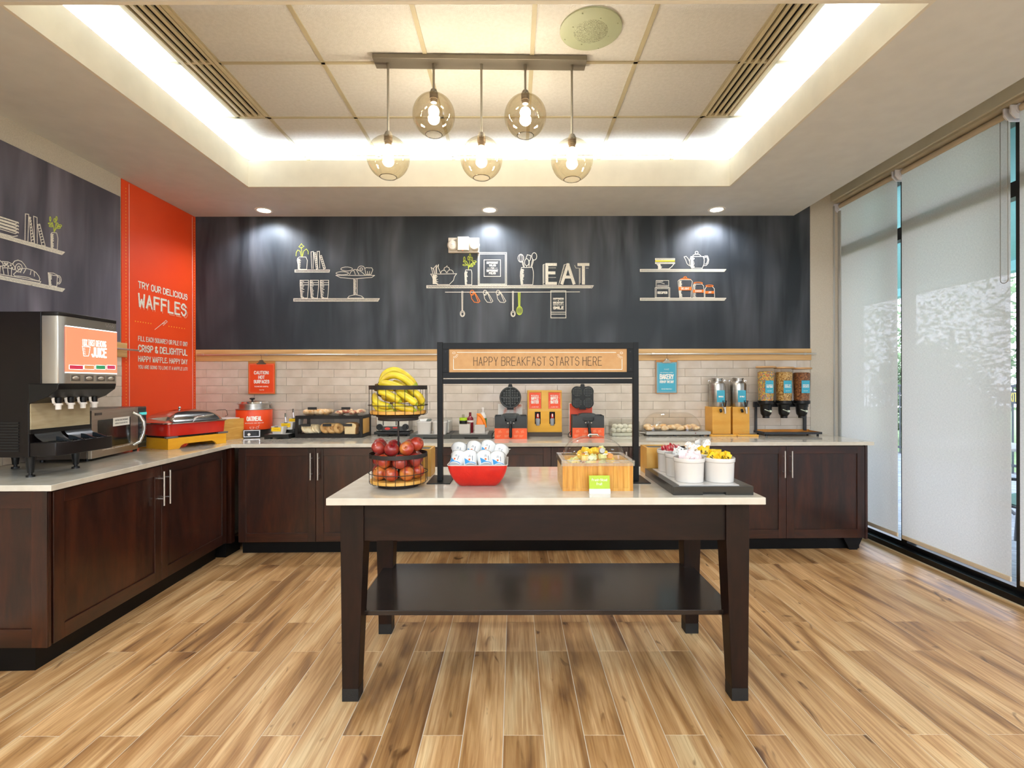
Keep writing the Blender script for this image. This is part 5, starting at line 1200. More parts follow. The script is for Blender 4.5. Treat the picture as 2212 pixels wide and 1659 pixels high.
m = MB(); cyl_write(m, 'OATMEAL', .1545, -107, -58, .152, .196, .0085); cyl_write(m, 'MADE WITH GLUTEN - GRAIN - WHOLE - OATS', .1545, -112, -53, .130, .138, .0012)
m.build('kettle_lettering', PRINTW, ow, smooth=False)
m = MB()
for pts in ([(-.024, .098), (-.020, .086), (-.010, .080), (0, .080), (.008, .086), (.012, .098), (-.024, .098)], [(.026, .09), (.030, .083), (.044, .083), (.050, .092), (.044, .1), (.032, .1), (.026, .09)], [(.046, .098), (.056, .118)]):
    for i in range(len(pts)-1):
        a, b = pts[i], pts[i+1]; t2 = MB(); stroke(t2, [a, b], (V3(0, 0, 0), V3(1, 0, 0), V3(0, 1, 0)), .0018); k_ = len(m.v)
        for v_ in t2.v: an = v_.x/.1545+R(-88); m.v.append(V3(.1545*math.cos(an), .1545*math.sin(an), v_.y))
        m.f += [tuple(i2+k_ for i2 in f_) for f_ in t2.f]
m.build('bowl_drawing', PRINTW, ow, smooth=False)

# ================================================================== STEPPED CONDIMENT TRAY
st_ = thing('stepped_tray', 'small black stepped tray with three white bowls beside the oatmeal kettle', 'tray', (-2.06, 4.62, CT))
m = MB().box(-.153, .06, -.15, .14, .012, .042).box(-.153, -.10, -.15, -.1, 0, .012).box(.01, .06, -.15, -.1, 0, .012).box(-.153, .06, .1, .14, 0, .012)
m.build('tray_body', TRB, st_, smooth=False, bevel=.0015)
MB().box(-.06, .06, -.03, .14, .042, .075).box(.0, .06, .05, .14, .075, .11).build('steps', TRB, st_, smooth=False)
MB().box(-.12, .045, -.14, -.04, .042, .045).build('white_plate', WHITEC, st_, smooth=False)
yl = M('yellow_tag', '#efc414', .45)
for i, (x, y, z_, w_) in enumerate(((-.045, -.095, .045, 'front'), (.0, -.005, .075, 'middle'), (.03, .09, .11, 'rear'))):
    t = thing('ramekin', 'white square bowl with a yellow tag on the %s step of the stepped tray' % w_, 'bowl', (-2.06+x, 4.62+y, CT+z_), 0, 'white bowls on the stepped tray')
    m = MB(); loft(m, [rr(-.045, .045, -.04, .04, .012, 0), rr(-.058, .058, -.045, .045, .014, .066), rr(-.054, .054, -.041, .041, .012, .066), rr(-.042, .042, -.036, .036, .01, .008)], True, True).build('bowl_body', WHITEC, t)
    tg = MB().box(-.046, .038, -.052, -.0495, .022, .058).build('yellow_tag', yl, t, smooth=False, bevel=.001)
    MB().box(-.018, .012, -.053, -.046, .058, .067).build('tag_clip', M('clip_steel', '#8b8780', .3, .8), t, smooth=False)
    lettering('tag_lettering', [(['PECANS', 'RAISINS', 'BROWN SUGAR'][i] if 0 else 'TOPPING', -.03, .022, .036, .045, .0012)], (V3(0, -.0524, 0), V3(1, 0, 0), V3(0, 0, 1)), M('tag_ink', '#b08a10', .6), tg)
    if i:
        s_ = thing('spoon', 'steel spoon standing in the %s bowl of the stepped tray' % w_, 'spoon', (-2.06+x-.03, 4.62+y+.02, CT+z_+.01), 0, 'spoons in the stepped tray')
        MB().tube([(0, 0, 0), (-.005, .003, .06), (-.012, .005, .10)], [.0022, .0024, .004], 8).build('stem', CHROME, s_); MB().box(-.02, -.004, .003, .0055, .095, .135).build('handle_end', CHROME, s_, smooth=False, bevel=.002)

# ================================================================== BREAD CASE
bc0x, bc1x, bya, byb = -1.978, -1.3715, 4.559, 4.846
bc = thing('bread_case', 'black framed bread display case with three clear bins and a wooden side panel', 'food display', ((bc0x+bc1x)/2, (bya+byb)/2, CT)); a, b = (bc1x-bc0x)/2, (byb-bya)/2; H = .200
m = MB(); t_ = .024
for x in (-a, a-t_):
    for y in (-b, b-t_): m.box(x, x+t_, y, y+t_, 0, H)
for z0_, z1_ in ((0, .032), (H-.028, H)):
    m.box(-a+t_, a-t_, -b, -b+t_, z0_, z1_).box(-a+t_, a-t_, b-t_, b, z0_, z1_).box(-a, -a+t_, -b+t_, b-t_, z0_, z1_).box(a-t_, a, -b+t_, b-t_, z0_, z1_)
m.box(-a+t_, a-t_, -b+t_, b-t_, .02, .028).box(-a+t_, a-t_, -b+t_, b-t_, H-.008, H-.002)
m.build('frame', M('dark_brown_frame', '#1e1916', .45, spec=.25), bc, smooth=False, bevel=.001)
MB().box(a-.014, a-.006, -b+t_+.02, b-t_-.01, .032, H-.028).build('wood_side', LWOOD, bc, smooth=False)
LBL = M('black_handle_label', '#1d1916', .5); wd = (2*a-2*t_)/3
BIN = GL('bin_acrylic', '#ffffff', 1.4, -.018)
for i in range(3):
    x = -a+t_+wd*i
    d_ = MB().box(x+.004, x+wd-.004, -b-.004, -b-.001, .034, H-.03).build('bin_front', BIN, bc, smooth=False)
    MB().box(x+.002, x+.006, -b-.001, b-t_, .034, H-.03).build('bin_divider', BIN, bc, smooth=False)
    MB().box(x+wd/2-.05, x+wd/2+.028, -b-.012, -b-.004, .105, .128).build('bin_handle', LBL, d_, smooth=False, bevel=.001)
tb = []
for i, (x0_, x1_, w_) in enumerate(((-a, -.008, 'left'), (.002, a-.01, 'right'))):
    t = thing('clear_bin', 'clear acrylic pastry bin on the %s of the bread case top' % w_, 'bin', (bc.location.x+(x0_+x1_)/2, bc.location.y, CT+H), 0, 'clear pastry bins')
    h_ = (x1_-x0_)/2; y1_, y2_ = -b+.002, b-.02
    m = MB().box(-h_, h_, y1_, y1_+.003, 0, .125).box(-h_, h_, y2_-.003, y2_, 0, .15).box(-h_, -h_+.003, y1_, y2_, 0, .13).box(h_-.003, h_, y1_, y2_, 0, .13).box(-h_, h_, y1_, y2_, .0005, .003)
    m.build('bin_walls', BIN, t, smooth=False); MB().quad((-h_, y1_, .126), (h_, y1_, .126), (h_, y2_, .15), (-h_, y2_, .15)).build('bin_lid', BIN, t, smooth=False)
    MB().box(-.05+.02, .03+.02, y1_-.01, y1_-.001, .055, .078).build('bin_handle', LBL, t, smooth=False, bevel=.001)
# contents
ORD = ['first', 'second', 'third', 'fourth', 'fifth', 'sixth', 'seventh']
MUF = M('muffin_dough', '#e6cc9a', .7, col2='#f4e6c4', scale=(30, 30, 30), bump=.5, bscale=90)
BAG = M('bagel_crust', '#cc9450', .55, col2='#e4bb7c', scale=(25, 25, 25), rnd=1)
CRU = M('bread_crust', '#a8712f', .7); CRM = M('bread_crumb', '#f2d49a', .8, col2='#f7dfae', scale=(60, 60, 60), bump=.5, bscale=160)
PAS = M('golden_pastry', '#dba35e', .55, col2='#f4dcb2', scale=(28, 28, 28), bump=.6, bscale=70, rnd=1)
PAR = M('berry_pastry', '#b2543a', .55, col2='#ecd0a4', scale=(30, 30, 30), bump=.6, bscale=70, rnd=1, lo=.4, hi=.55)
bx_, by_ = bc.location.x, bc.location.y
mf = MB().lathe([(.001, -.014), (.038, -.013), (.044, -.006), (.044, .006), (.038, .013), (.001, .014)], 24).build('english_muffin', MUF)
for i in range(6):
    o = mf if i == 0 else mf.copy()
    if i: COL.objects.link(o)
    tag(o, 'pale english muffin, %s from the left in the left bin of the bread case' % ORD[i], 'bread', 'english muffins in the left bin', (bx_-a+t_+.05+i*.022, by_-b+.05+(.012 if i > 2 else 0), CT+.078), (R(8), R(62), R(random.uniform(-20, 20)-25)))
tor = MB(); tor.tube([(.032*math.cos(R(k)), .032*math.sin(R(k)), 0) for k in range(0, 360, 18)], .0195, 10, True)
bgo = tor.build('bagel', BAG, ang=80)
for i in range(5):
    o = bgo if i == 0 else bgo.copy()
    if i: COL.objects.link(o)
    tag(o, 'brown bagel, %s from the left in the middle bin of the bread case' % ORD[i], 'bagel', 'bagels in the middle bin', (bx_-a+t_+wd+.045+i*.03, by_-b+.055+(.02 if i % 2 else 0), CT+.082), (R(10), R(66), R(random.uniform(-25, 10)-30)))
sl = [(-.052, 0), (.052, 0), (.054, .055), (.061, .07), (.058, .092), (.035, .104), (0, .108), (-.035, .104), (-.058, .092), (-.061, .07), (-.054, .055)]
for i in range(6):
    t = thing('bread_slice', 'front slice of white bread in the right bin of the bread case' if i == 0 else 'white bread slice, %s behind the front slice in the right bin' % ORD[i-1], 'bread', (bx_+a-t_-wd/2, by_-b+.03+i*.016, CT+.029), R(-4), 'bread slices in the right bin')
    if i: 
        for c in s0.children: c2 = c.copy(); COL.objects.link(c2); c2.parent = t
    else:
        s0 = t; MB().prism(sl, -.006, .006, 'y').build('crust', CRU, t, smooth=False, bevel=.002); MB().prism([(x*.92, .004+z_*.93) for x, z_ in sl], -.0066, -.006, 'y').build('crumb', CRM, t, smooth=False)
def lump(name, mt, n, x0_, x1_, y, z_, lab, cat, grp, s=.03, flat=.6, dy=.03):
    m = MB().ball((0, 0, 0), s, 18, sx=1.15, sy=1, sz=flat)
    for v_ in m.v: v_ *= 1+.09*math.sin(v_.x*160+1)*math.cos(v_.y*140)
    o0_ = m.build(name, mt, ang=80); k_ = 0
    for i in range(n):
        o = o0_ if i == 0 else o0_.copy()
        if i: COL.objects.link(o)
        h2 = (n+1)//2; tag(o, '%s, %s from the left in the %s row' % (lab, ORD[i % h2], 'front' if i < h2 else 'back'), cat, grp, (x0_+(x1_-x0_)*(i % ((n+1)//2))/max(1, (n+1)//2-1), y+(dy if i >= (n+1)//2 else 0), z_+s*flat+(.012 if i % 2 else 0)*(flat < .7)), (0, R(random.uniform(-15, 15)), R(random.uniform(-70, 70))))
lump('cheese_danish', PAS, 10, bx_-a+.075, bx_-.045, by_-.06, CT+H+.004, 'golden pastry in the left clear bin', 'pastry', 'golden pastries in the top left bin', .034, .75, .07)
lump('berry_danish', PAR, 8, bx_+.07, bx_+a-.05, by_-.06, CT+H+.004, 'red berry pastry in the right clear bin', 'pastry', 'berry pastries in the top right bin', .033, .6, .07)

# ================================================================== TOASTER
tp_ = base(847, 942.5, CT); to = thing('toaster', 'steel four slot toaster with two dials behind the fruit stand', 'toaster', (tp_.x, tp_.y+.11, CT))
MB().box(-.155, .155, -.10, .10, .045, .215).build('body', M('toaster_steel', '#aaa7a1', .28, .9, col2='#b5b2ac', scale=(40, 2, 2)), to, bevel=.008, smooth=False)
MB().box(-.165, .165, -.128, .11, .018, .042).build('base_tray', BLACKP, to, smooth=False, bevel=.003)
m = MB()
for x in (-.13, -.04, .04, .13):
    for y in (-.1, .08): m.cyl((x, y, 0), (x, y, .02), .01, n=8)
m.build('feet', BLACKP, to)
MB().box(-.10, .115, -.106, -.10, .05, .092).build('control_strip', M('charcoal_strip', '#2c2b2a', .4), to, smooth=False)
for x in (-.118, .122):
    MB().cyl((x, -.1, .085), (x, -.112, .085), .030, n=24).build('dial', BLACKP, to); MB().cyl((x, -.112, .085), (x, -.124, .085), .014, n=16).build('dial_knob', BLACKP, to)
for x in (-.085, .035): MB().box(x-.003, x+.003, -.108, -.1, .10, .165).box(x-.012, x+.012, -.116, -.106, .158, .172).build('lever', BLACKP, to, smooth=False)
m = MB(); m.v += [V3(-.045+.026*math.cos(R(k)), -.1068, .071+.012*math.sin(R(k))) for k in range(0, 360, 20)]; m.f.append(tuple(range(18))); m.build('oval_badge', M('badge_red', '#c52a20', .4), to, smooth=False)
MB().box(.005, .05, -.1068, -.106, .074, .084).build('red_mark', M('badge_red', '#c52a20'), to, smooth=False)
m = MB()
for x in (-.075, -.02, .035, .09): m.box(x-.012, x+.012, -.07, .07, .2135, .2165)
m.build('slots', M('slot_black', '#0c0c0c', .7), to, smooth=False)

# ================================================================== LONG TRAY WITH CONTAINERS
t0_, t1_ = -.922, -.196
lt = thing('riser_tray', 'long black riser tray on the back counter left of the round waffle iron', 'tray', ((t0_+t1_)/2, 4.645, CT)); a = (t1_-t0_)/2
for s_ in (-1, 1):
    x0_, x1_ = (-a, -.001) if s_ < 0 else (.001, a); c = (x0_+x1_)/2
    MB().prism([(x0_, 0), (c-.06, 0), (c-.06, .012), (c+.06, .012), (c+.06, 0), (x1_, 0), (x1_, .038), (x0_, .038)], -.182, -.165, 'y').box(x0_, x1_, -.165, .19, .004, .038).build('tray_section', M('charcoal_tray', '#33332e', .4), lt, smooth=False, bevel=.001)
MB().box(-a+.055, -.05, -.17, .15, .038, .0405).build('white_insert', WHITEC, lt, smooth=False)
MB().box(.08, a-.04, -.17, .15, .038, .0405).build('white_insert', WHITEC, lt, smooth=False)
ZT_ = CT+.0405
rc = MB(); 
loft(rc, [rr(-.058, .058, -.058, .058, .03, 0), rr(-.064, .064, -.064, .064, .032, .095), rr(-.068, .068, -.068, .068, .034, .10), rr(-.068, .068, -.068, .068, .034, .112), rr(-.06, .06, -.06, .06, .03, .112), rr(-.056, .056, -.056, .056, .03, .01)], True, True)
k0 = rc.build('square_crock', WHITEC)
cspots = [(X(917.5, 4.55), 4.55, 'left'), (X(951, 4.55), 4.55, 'right')]
for i, (x, y, w_) in enumerate(cspots):
    o = k0 if i == 0 else k0.copy()
    if i: COL.objects.link(o)
    tag(o, '%s white crock of the pair on the long tray behind the fruit stand' % w_, 'crock', 'white crocks on the long tray', (x, y, ZT_))
px_ = thing('clear_bin', 'clear ribbed box of cups right of the sign post on the long tray', 'bin', (X(962, 4.66), 4.66, ZT_))
MB().box(-.045, .05, -.10, .12, 0, .13).build('bin_walls', GL('bin_frost', '#f2f4f3', 1.45, .08), px_, smooth=False)
MB().box(-.038, .043, -.09, .11, .003, .10).build('white_filling', WHITEP, px_, smooth=False)
pkt = [('condiment_packet', '#d9d8d4', (-.02, 0, .112), 20), ('condiment_packet', '#54605a', (.035, .01, .112), -30), ('condiment_packet', '#e2e0dc', (.01, .03, .113), 60)]
for i, (nm_, c, l_, rz_) in enumerate(pkt):
    o = MB().box(-.025, .025, -.018, .018, 0, .008).build(nm_, M('pk_'+c[1:], c, .4, col2='#b04a4a' if i == 1 else None, lo=.6, hi=.62), smooth=False, bevel=.003)
    tag(o, ['silver packet on top of the left white crock behind the fruit stand', 'dark green packet on top of the left white crock', 'pale packet at the back of the left white crock'][i], 'packet', None, (cspots[0][0]+l_[0], 4.55+l_[1], ZT_+l_[2]+.002), (R(28), 0, R(rz_)))
def wcube(x0p, x1p, D, h, w_, lab):
    x0_, x1_ = X(x0p, D), X(x1p, D); d = .10; t = thing('square_holder', lab, 'holder', ((x0_+x1_)/2, D+d/2, ZT_), 0, 'white square holders on the long tray'); a_ = (x1_-x0_)/2
    MB().box(-a_, a_, -d/2, -d/2+.004, 0, h).box(-a_, a_, d/2-.004, d/2, 0, h).box(-a_, -a_+.004, -d/2+.004, d/2-.004, 0, h).box(a_-.004, a_, -d/2+.004, d/2-.004, 0, h).box(-a_, a_, -d/2, d/2, 0, .004).build('walls', WHITEC, t, smooth=False, bevel=.001)
    return t
h1 = wcube(991.3, 1014.7, 4.49, .086, 0, 'white square holder with the green labelled jar')
h2 = wcube(1025, 1047.3, 4.49, .082, 0, 'white square holder under the orange pouring scoop')
j = thing('labelled_bottle', 'lime green labelled bottle standing in the left white square holder', 'bottle', (X(1000.5, 4.53), 4.535, ZT_+.005))
MB().lathe([(.001, 0), (.034, 0), (.034, .125), (.03, .13), (.012, .138), (.012, .165), (.001, .166)], 24).build('glass', GL('pale_bottle', '#e8ead8', 1.45, .08), j); MB().lathe([(.0348, .085), (.0348, .112)], 24).build('black_band', BLACKP, j); MB().lathe([(.0349, .112), (.0349, .137)], 24).build('green_label', M('lime_label', '#aacb1e', .5), j)
j = thing('labelled_bottle', 'dark red syrup bottle right of the white square holder', 'bottle', (X(1015.5, 4.62), 4.62, ZT_))
MB().lathe([(.001, 0), (.030, 0), (.030, .13), (.022, .142), (.011, .15), (.011, .185), (.001, .186)], 24).build('glass', M('dark_red_syrup', '#6d1624', .2, col2='#8c2030'), j); MB().lathe([(.0308, .095), (.0308, .113)], 24).build('white_band', PRINTW, j)
j = thing('scoop', 'orange pouring scoop in the right white square holder', 'scoop', (X(1037.5, 4.53), 4.535, ZT_+.07))
rs_ = [rr(-.037, .037, -.03, .03, .01, 0), rr(-.032, .032, -.026, .026, .01, .05), rr(-.03, .022, -.02, .02, .01, .085), rr(-.032, .0, -.01, .01, .004, .11)]
m = MB(); loft(m, rs_, True, True).build('scoop_body', M('orange_plastic', '#f0820f', .35), j); MB().tube([(-.03, -.028, .108), (.005, -.03, .09), (.035, -.03, .045), (.055, -.03, -.015)], [.006, .012, .014, .005], 8).build('scoop_lip', M('orange_plastic', '#f0820f'), j)
j = thing('pump_bottle', 'white foaming pump bottle behind the orange scoop', 'bottle', (X(1043, 4.72), 4.72, ZT_))
MB().lathe([(.001, 0), (.033, 0), (.034, .13), (.03, .15), (.02, .165), (.02, .18), (.001, .182)], 24).build('bottle_body', WHITEP, j); MB().lathe([(.035, .06), (.035, .125)], 20, a0=-90, a1=40).build('green_label', M('green_label', '#5f9a4a', .5), j)
MB().cyl((0, 0, .18), (0, 0, .215), .008, n=10).cyl((0, 0, .208), (0, 0, .225), .012, n=12).cyl((0, 0, .218), (0, -.03, .214), .006, n=8).build('pump_head', WHITEP, j)

# ================================================================== WAFFLE IRONS
def iron(lab, pxl, pxr, pyb, kind, hpx, tilt, rz=0):
    p = base((pxl+pxr)/2, pyb, CT); t = thing('waffle_iron', lab, 'waffle iron', (p.x, p.y, CT), rz); a_ = (pxr-pxl)/2*p.y/FPX; D = p.y
    H_ = .200
    rc_ = [(-a_, .095), (-a_*.0-.075, .095), (.075, .095), (a_, .095), (a_, H_), (.085, H_), (.045, H_-.03), (.035, H_-.055), (-.035, H_-.055), (-.045, H_-.03), (-.085, H_), (-a_, H_)]
    m = MB(); m.prism([(-a_, .092), (a_, .092), (a_, H_), (.06, H_), (.045, H_-.012), (.038, H_-.05), (-.038, H_-.05), (-.045, H_-.012), (-.06, H_), (-a_, H_)] , 0, .006, 'y')
    m.box(-a_, -a_+.006, .006, .22, 0, H_).box(a_-.006, a_, .006, .22, 0, H_).box(-a_+.006, a_-.006, .214, .22, 0, H_)
    m.build('guard_box', M('charcoal_guard', '#2b2c2b', .5), t, smooth=False)
    og = MB().box(-a_-.001, a_+.001, -.002, .006, 0, .0925).build('orange_front', ORANGEB, t, smooth=False)
    m = MB(); of = (V3(0, -.003, 0), V3(1, 0, 0), V3(0, 0, 1))
    for i, x in enumerate((-a_+.035, -a_+.105, .045, a_-.05)):
        stroke(m, ell(x+.01, .062, .012, .009, 8), of, .0012); stroke(m, [(x-.002, .07), (x+.028, .055)], of, .0012); stroke(m, [(x+.0, .05), (x+.02, .078)], of, .0012)
        for k in range(3): stroke(m, [(x-.018, .03-k*.007), (x+.02-k*.006, .03-k*.007)], of, .0016)
    m.build('orange_front_print', M('pale_orange_print', '#ffc9a0', .6), og, smooth=False)
    MB().box(-a_+.012, a_-.012, .012, .208, .004, .15).build('machine_body', M('iron_body', '#232323', .4, .4), t, smooth=False, bevel=.004)
    # lower plate seen edge-on and collar
    MB().prism([(-.092, .155), (.092, .155), (.092, .195), (.07, .212), (.04, .218), (-.04, .218), (-.07, .212), (-.092, .195)], .03, .16, 'y').build('lower_grid_housing', M('cast_grey', '#3d3e3c', .5, .3), t, smooth=False, bevel=.003)
    MB().box(-.055, .055, .0, .03, .150, .182).build('collar', M('cast_dark', '#2c2d2b', .4, .5), t, smooth=False, bevel=.004)
    m = MB()
    for s_ in (-1, 1): m.cyl((s_*.026, -.002, .145), (s_*.026, -.02, .140), .0065, n=10)
    m.cyl((0, .0, .150), (0, -.028, .130), .007, n=10).build('chrome_pivot', CHROME, t)
    dx = tilt
    MB().tube([(0, -.028, .132), (dx*.3, -.038, .10), (dx, -.045, .025), (dx*1.05, -.045, .013)], [.0075, .0125, .0145, .01], 12).build('rotating_handle', BLACKP, t)
    # upright upper plate
    cz = at(0, 860.7, D+.12).z-CT; hx_ = (hpx-CX)*(D+.12)/FPX-p.x; yy = .125
    hd_m = M('cast_black', '#1b1c1b', .45, .4, bump=.2, bscale=80)
    m = MB(); rad = .0985
    if kind == 'round':
        k_ = 40; pts = [(hx_+rad*math.cos(2*math.pi*i/k_), cz+rad*math.sin(2*math.pi*i/k_)) for i in range(k_)]
    else:
        pts = []
        for (cx2, cz2, a0) in ((.052, .052, -20), (-.052, .052, 70), (-.052, -.052, 160), (.052, -.052, 250)):
            pts += [(hx_+cx2+.049*math.cos(R(a0+i*13)), cz+cz2+.049*math.sin(R(a0+i*13))) for i in range(11)]
    m.prism(pts, yy, yy+.035, 'y').prism([(hx_-.022, cz+rad-.012), (hx_+.022, cz+rad-.012), (hx_+.016, cz+rad+.022), (hx_-.016, cz+rad+.022)], yy+.004, yy+.03, 'y').prism([(hx_-.03, cz-rad-.014), (hx_+.03, cz-rad-.014), (hx_+.03, cz-rad+.012), (hx_-.03, cz-rad+.012)], yy+.002, yy+.03, 'y')
    top = m.build('upper_plate', hd_m, t, smooth=False, bevel=.002)
    MB().box(hx_-.013, hx_+.013, yy+.006, yy+.026, cz+rad+.022, cz+rad+.06).build('upper_handle', M('handle_steel', '#9a958b', .35, .8), t, smooth=False, bevel=.002)
    dk = M('grid_dark', '#0f100f', .5, .3); lt_ = M('grid_knob', '#4a4b47', .38, .5)
    def disc(cx2, cz2, r_): m2 = MB(); m2.v += [V3(cx2+r_*math.cos(2*math.pi*i/28), yy-.0006, cz2+r_*math.sin(2*math.pi*i/28)) for i in range(28)]; m2.f.append(tuple(range(28))[::-1]); return m2
    if kind == 'round':
        disc(hx_, cz, .090).build('grid_floor', dk, top, smooth=False)
        m = MB().box(hx_-.004, hx_+.004, yy-.009, yy, cz-.09, cz+.09).box(hx_-.09, hx_+.09, yy-.009, yy, cz-.004, cz+.004)
        m.tube([(hx_+.0905*math.cos(R(k)), yy-.002, cz+.0905*math.sin(R(k))) for k in range(0, 360, 12)], .0045, 6, True); m.build('grid_dividers', lt_, top)
        m = MB()
        for i in range(-4, 4):
            for k in range(-4, 4):
                x, z_ = .0145+.0215*i+(.0055 if i >= 0 else -.0055)-.001, .0145+.0215*k+(.0055 if k >= 0 else -.0055)-.001
                if math.hypot(x, z_) < .079: m.prism([(hx_+x-.007, cz+z_-.007), (hx_+x+.007, cz+z_-.007), (hx_+x+.007, cz+z_+.007), (hx_+x-.007, cz+z_+.007)], yy-.010, yy-.0005, 'y')
        m.build('grid_knobs', lt_, top, smooth=False, bevel=.0015)
    else:
        for cx2, cz2 in ((.048, .048), (-.048, .048), (-.048, -.048), (.048, -.048)):
            disc(hx_+cx2, cz+cz2, .040).build('mini_grid_floor', dk, top, smooth=False); m = MB()
            m.tube([(hx_+cx2+.0405*math.cos(R(k)), yy-.002, cz+cz2+.0405*math.sin(R(k))) for k in range(0, 360, 15)], .003, 6, True)
            for i in range(-2, 3):
                for k in range(-2, 3):
                    x, z_ = .0148*i, .0148*k
                    if math.hypot(x, z_) < .034: m.prism([(hx_+cx2+x-.0045, cz+cz2+z_-.0045), (hx_+cx2+x+.0045, cz+cz2+z_-.0045), (hx_+cx2+x+.0045, cz+cz2+z_+.0045), (hx_+cx2+x-.0045, cz+cz2+z_+.0045)], yy-.006, yy-.0005, 'y')
            m.build('mini_grid', lt_, top, smooth=False)
    MB().tube([(-a_-.003, .10, .06), (-a_-.03, .09, .03), (-a_-.036, .05, .008), (-a_-.02, .0, .006), (-a_-.004, .03, .012)], .0035, 6).build('cord', BLACKP, t)
    return t
iron('waffle iron with a round open grid and orange front, left of the batter dispenser', 1068.4, 1138, 947.8, 'round', 1102.3, -.002)
iron('waffle iron with four small round grids and orange front, right of the batter dispenser', 1236.7, 1304.6, 946.6, 'four', 1257.6, .012, R(-2.5))
for (pa, pb2, py0_, py1_, mt, lab) in ((1076, 1128, 874.5, 900, M('photo_card', '#e9e4dc', .5, col2='#d98a6a', scale=(14, 14, 9), lo=.5, hi=.68), 'white instruction card standing behind the round waffle iron'), (1229, 1280, 873, 900, ORANGE, 'orange instruction card standing behind the four grid waffle iron')):
    p = at((pa+pb2)/2, 900, 4.72); w_ = (pb2-pa)/2*4.72/FPX; h_ = at(0, py0_, 4.72).z-CT
    t = thing('instruction_card', lab, 'sign', (p.x, 4.72, CT)); c_ = MB().box(-w_, w_, 0, .004, 0, h_).build('card', PRINTW, t, smooth=False); MB().box(-w_+.006, w_-.004, -.0012, -.0002, .004, h_-.005).build('card_print', mt, c_, smooth=False)

# ================================================================== BATTER DISPENSER
p = base(1177, 943, CT); bd_ = thing('batter_dispenser', 'yellow wooden twin batter dispenser between the two waffle irons', 'dispenser', (p.x, p.y, CT))
a = 36*p.y/FPX; YD = M('ochre_wood', '#d99c1c', .42, col2='#e6ae2e', scale=(3, 3, 10)); Zb = lambda py: at(1177, py, p.y).z-CT
h0, h1_, h2_ = .0405, Zb(888), Zb(843.4)
m = MB().box(-a-.006, a+.004, -.004, .17, 0, h0).build('dark_base', M('dark_brown_base', '#40342a', .5), bd_, smooth=False)
xs = lambda px: X(px, p.y)-p.x
lo = MB(); op = ((xs(1155.2), xs(1167.8)), (xs(1186.6), xs(1199))); zt, zb2 = Zb(889.5), Zb(916)
lo.box(-a, a, 0, .015, h0, zb2).box(-a, a, 0, .015, zt, h1_).box(-a, op[0][0], 0, .015, zb2, zt).box(op[0][1], op[1][0], 0, .015, zb2, zt).box(op[1][1], a, 0, .015, zb2, zt)
lo.box(-a-.005, -a, -.002, .16, h0, h2_).box(a, a+.002, -.002, .16, h0, h2_).box(-a, a, .15, .16, h0, h2_).build('lower_front', YD, bd_, smooth=False)
MB().box(-a, a, .10, .104, h0, zt).build('dark_recess', BLACKP, bd_, smooth=False)
u_ = MB().box(-a, a, -.004, .012, h2_-.014, h2_).box(xs(1169.5), xs(1184), -.004, .012, Zb(883), h2_-.014).box(-a, xs(1142.3), -.004, .012, Zb(883), h2_-.014).box(-a, a, -.004, .012, h1_, Zb(883)).box(-a, a, .008, .02, h1_, h2_).build('upper_frame', M('pale_ochre_wood', '#dda53a', .42, col2='#e5b34e', scale=(3, 3, 10)), bd_, smooth=False)
for x0p, x1p in ((1143.2, 1168.6), (1184.9, 1210.4)):
    cc = MB().box(xs(x0p), xs(x1p), .004, .0075, Zb(882.8), Zb(848)).build('orange_card', ORANGE, bd_, smooth=False); x0_, x1_ = xs(x0p), xs(x1p); f_ = (V3(0, .0032, 0), V3(1, 0, 0), V3(0, 0, 1))
    lettering('card_lettering', [('MALTED VANILLA', x0_+.018, x1_-.02, Zb(856), Zb(853), .0015), ('WAFFLE', x0_+.018, x1_-.02, Zb(864), Zb(857), .005), ('BATTER', x0_+.018, x1_-.02, Zb(872), Zb(865), .005), ('A CLASSIC TREAT', x0_+.02, x1_-.02, Zb(880), Zb(878), .001)], f_, PRINTW, cc)
    m = MB(); q1, q2, z1_, z2_ = x0_+.006, x1_-.006, Zb(881.5), Zb(849.5)
    for pl in ([(q1, z1_), (q1, z1_+.055), (q1+.02, z1_+.07)], [(q2, z2_), (q2, z2_-.05), (q2-.02, z2_-.03)], [(q1, z1_), (q2, z1_)]): stroke(m, pl, f_, .0014)
    m.build('card_border', M('pale_orange_print', '#ffc9a0'), cc, smooth=False)
for (x0_, x1_) in op:
    c = (x0_+x1_)/2; MB().lathe([(.012, 0), (.014, .03), (.013, .045), (.007, .058), (.001, .06)], 18, (c, .0, zt-.075)).build('nozzle_red', M('nozzle_red', '#c22f22', .35), bd_)
    MB().lathe([(.001, 0), (.017, .0), (.021, .045), (.02, .06), (.014, .066)], 20, (c, -.004, zb2-.012)).build('nozzle_grey', M('nozzle_grey', '#8c9096', .4), bd_)
    MB().box(c-.005, c+.005, -.02, -.012, zt-.045, zt-.02).build('nozzle_mark', PRINTW, bd_, smooth=False)

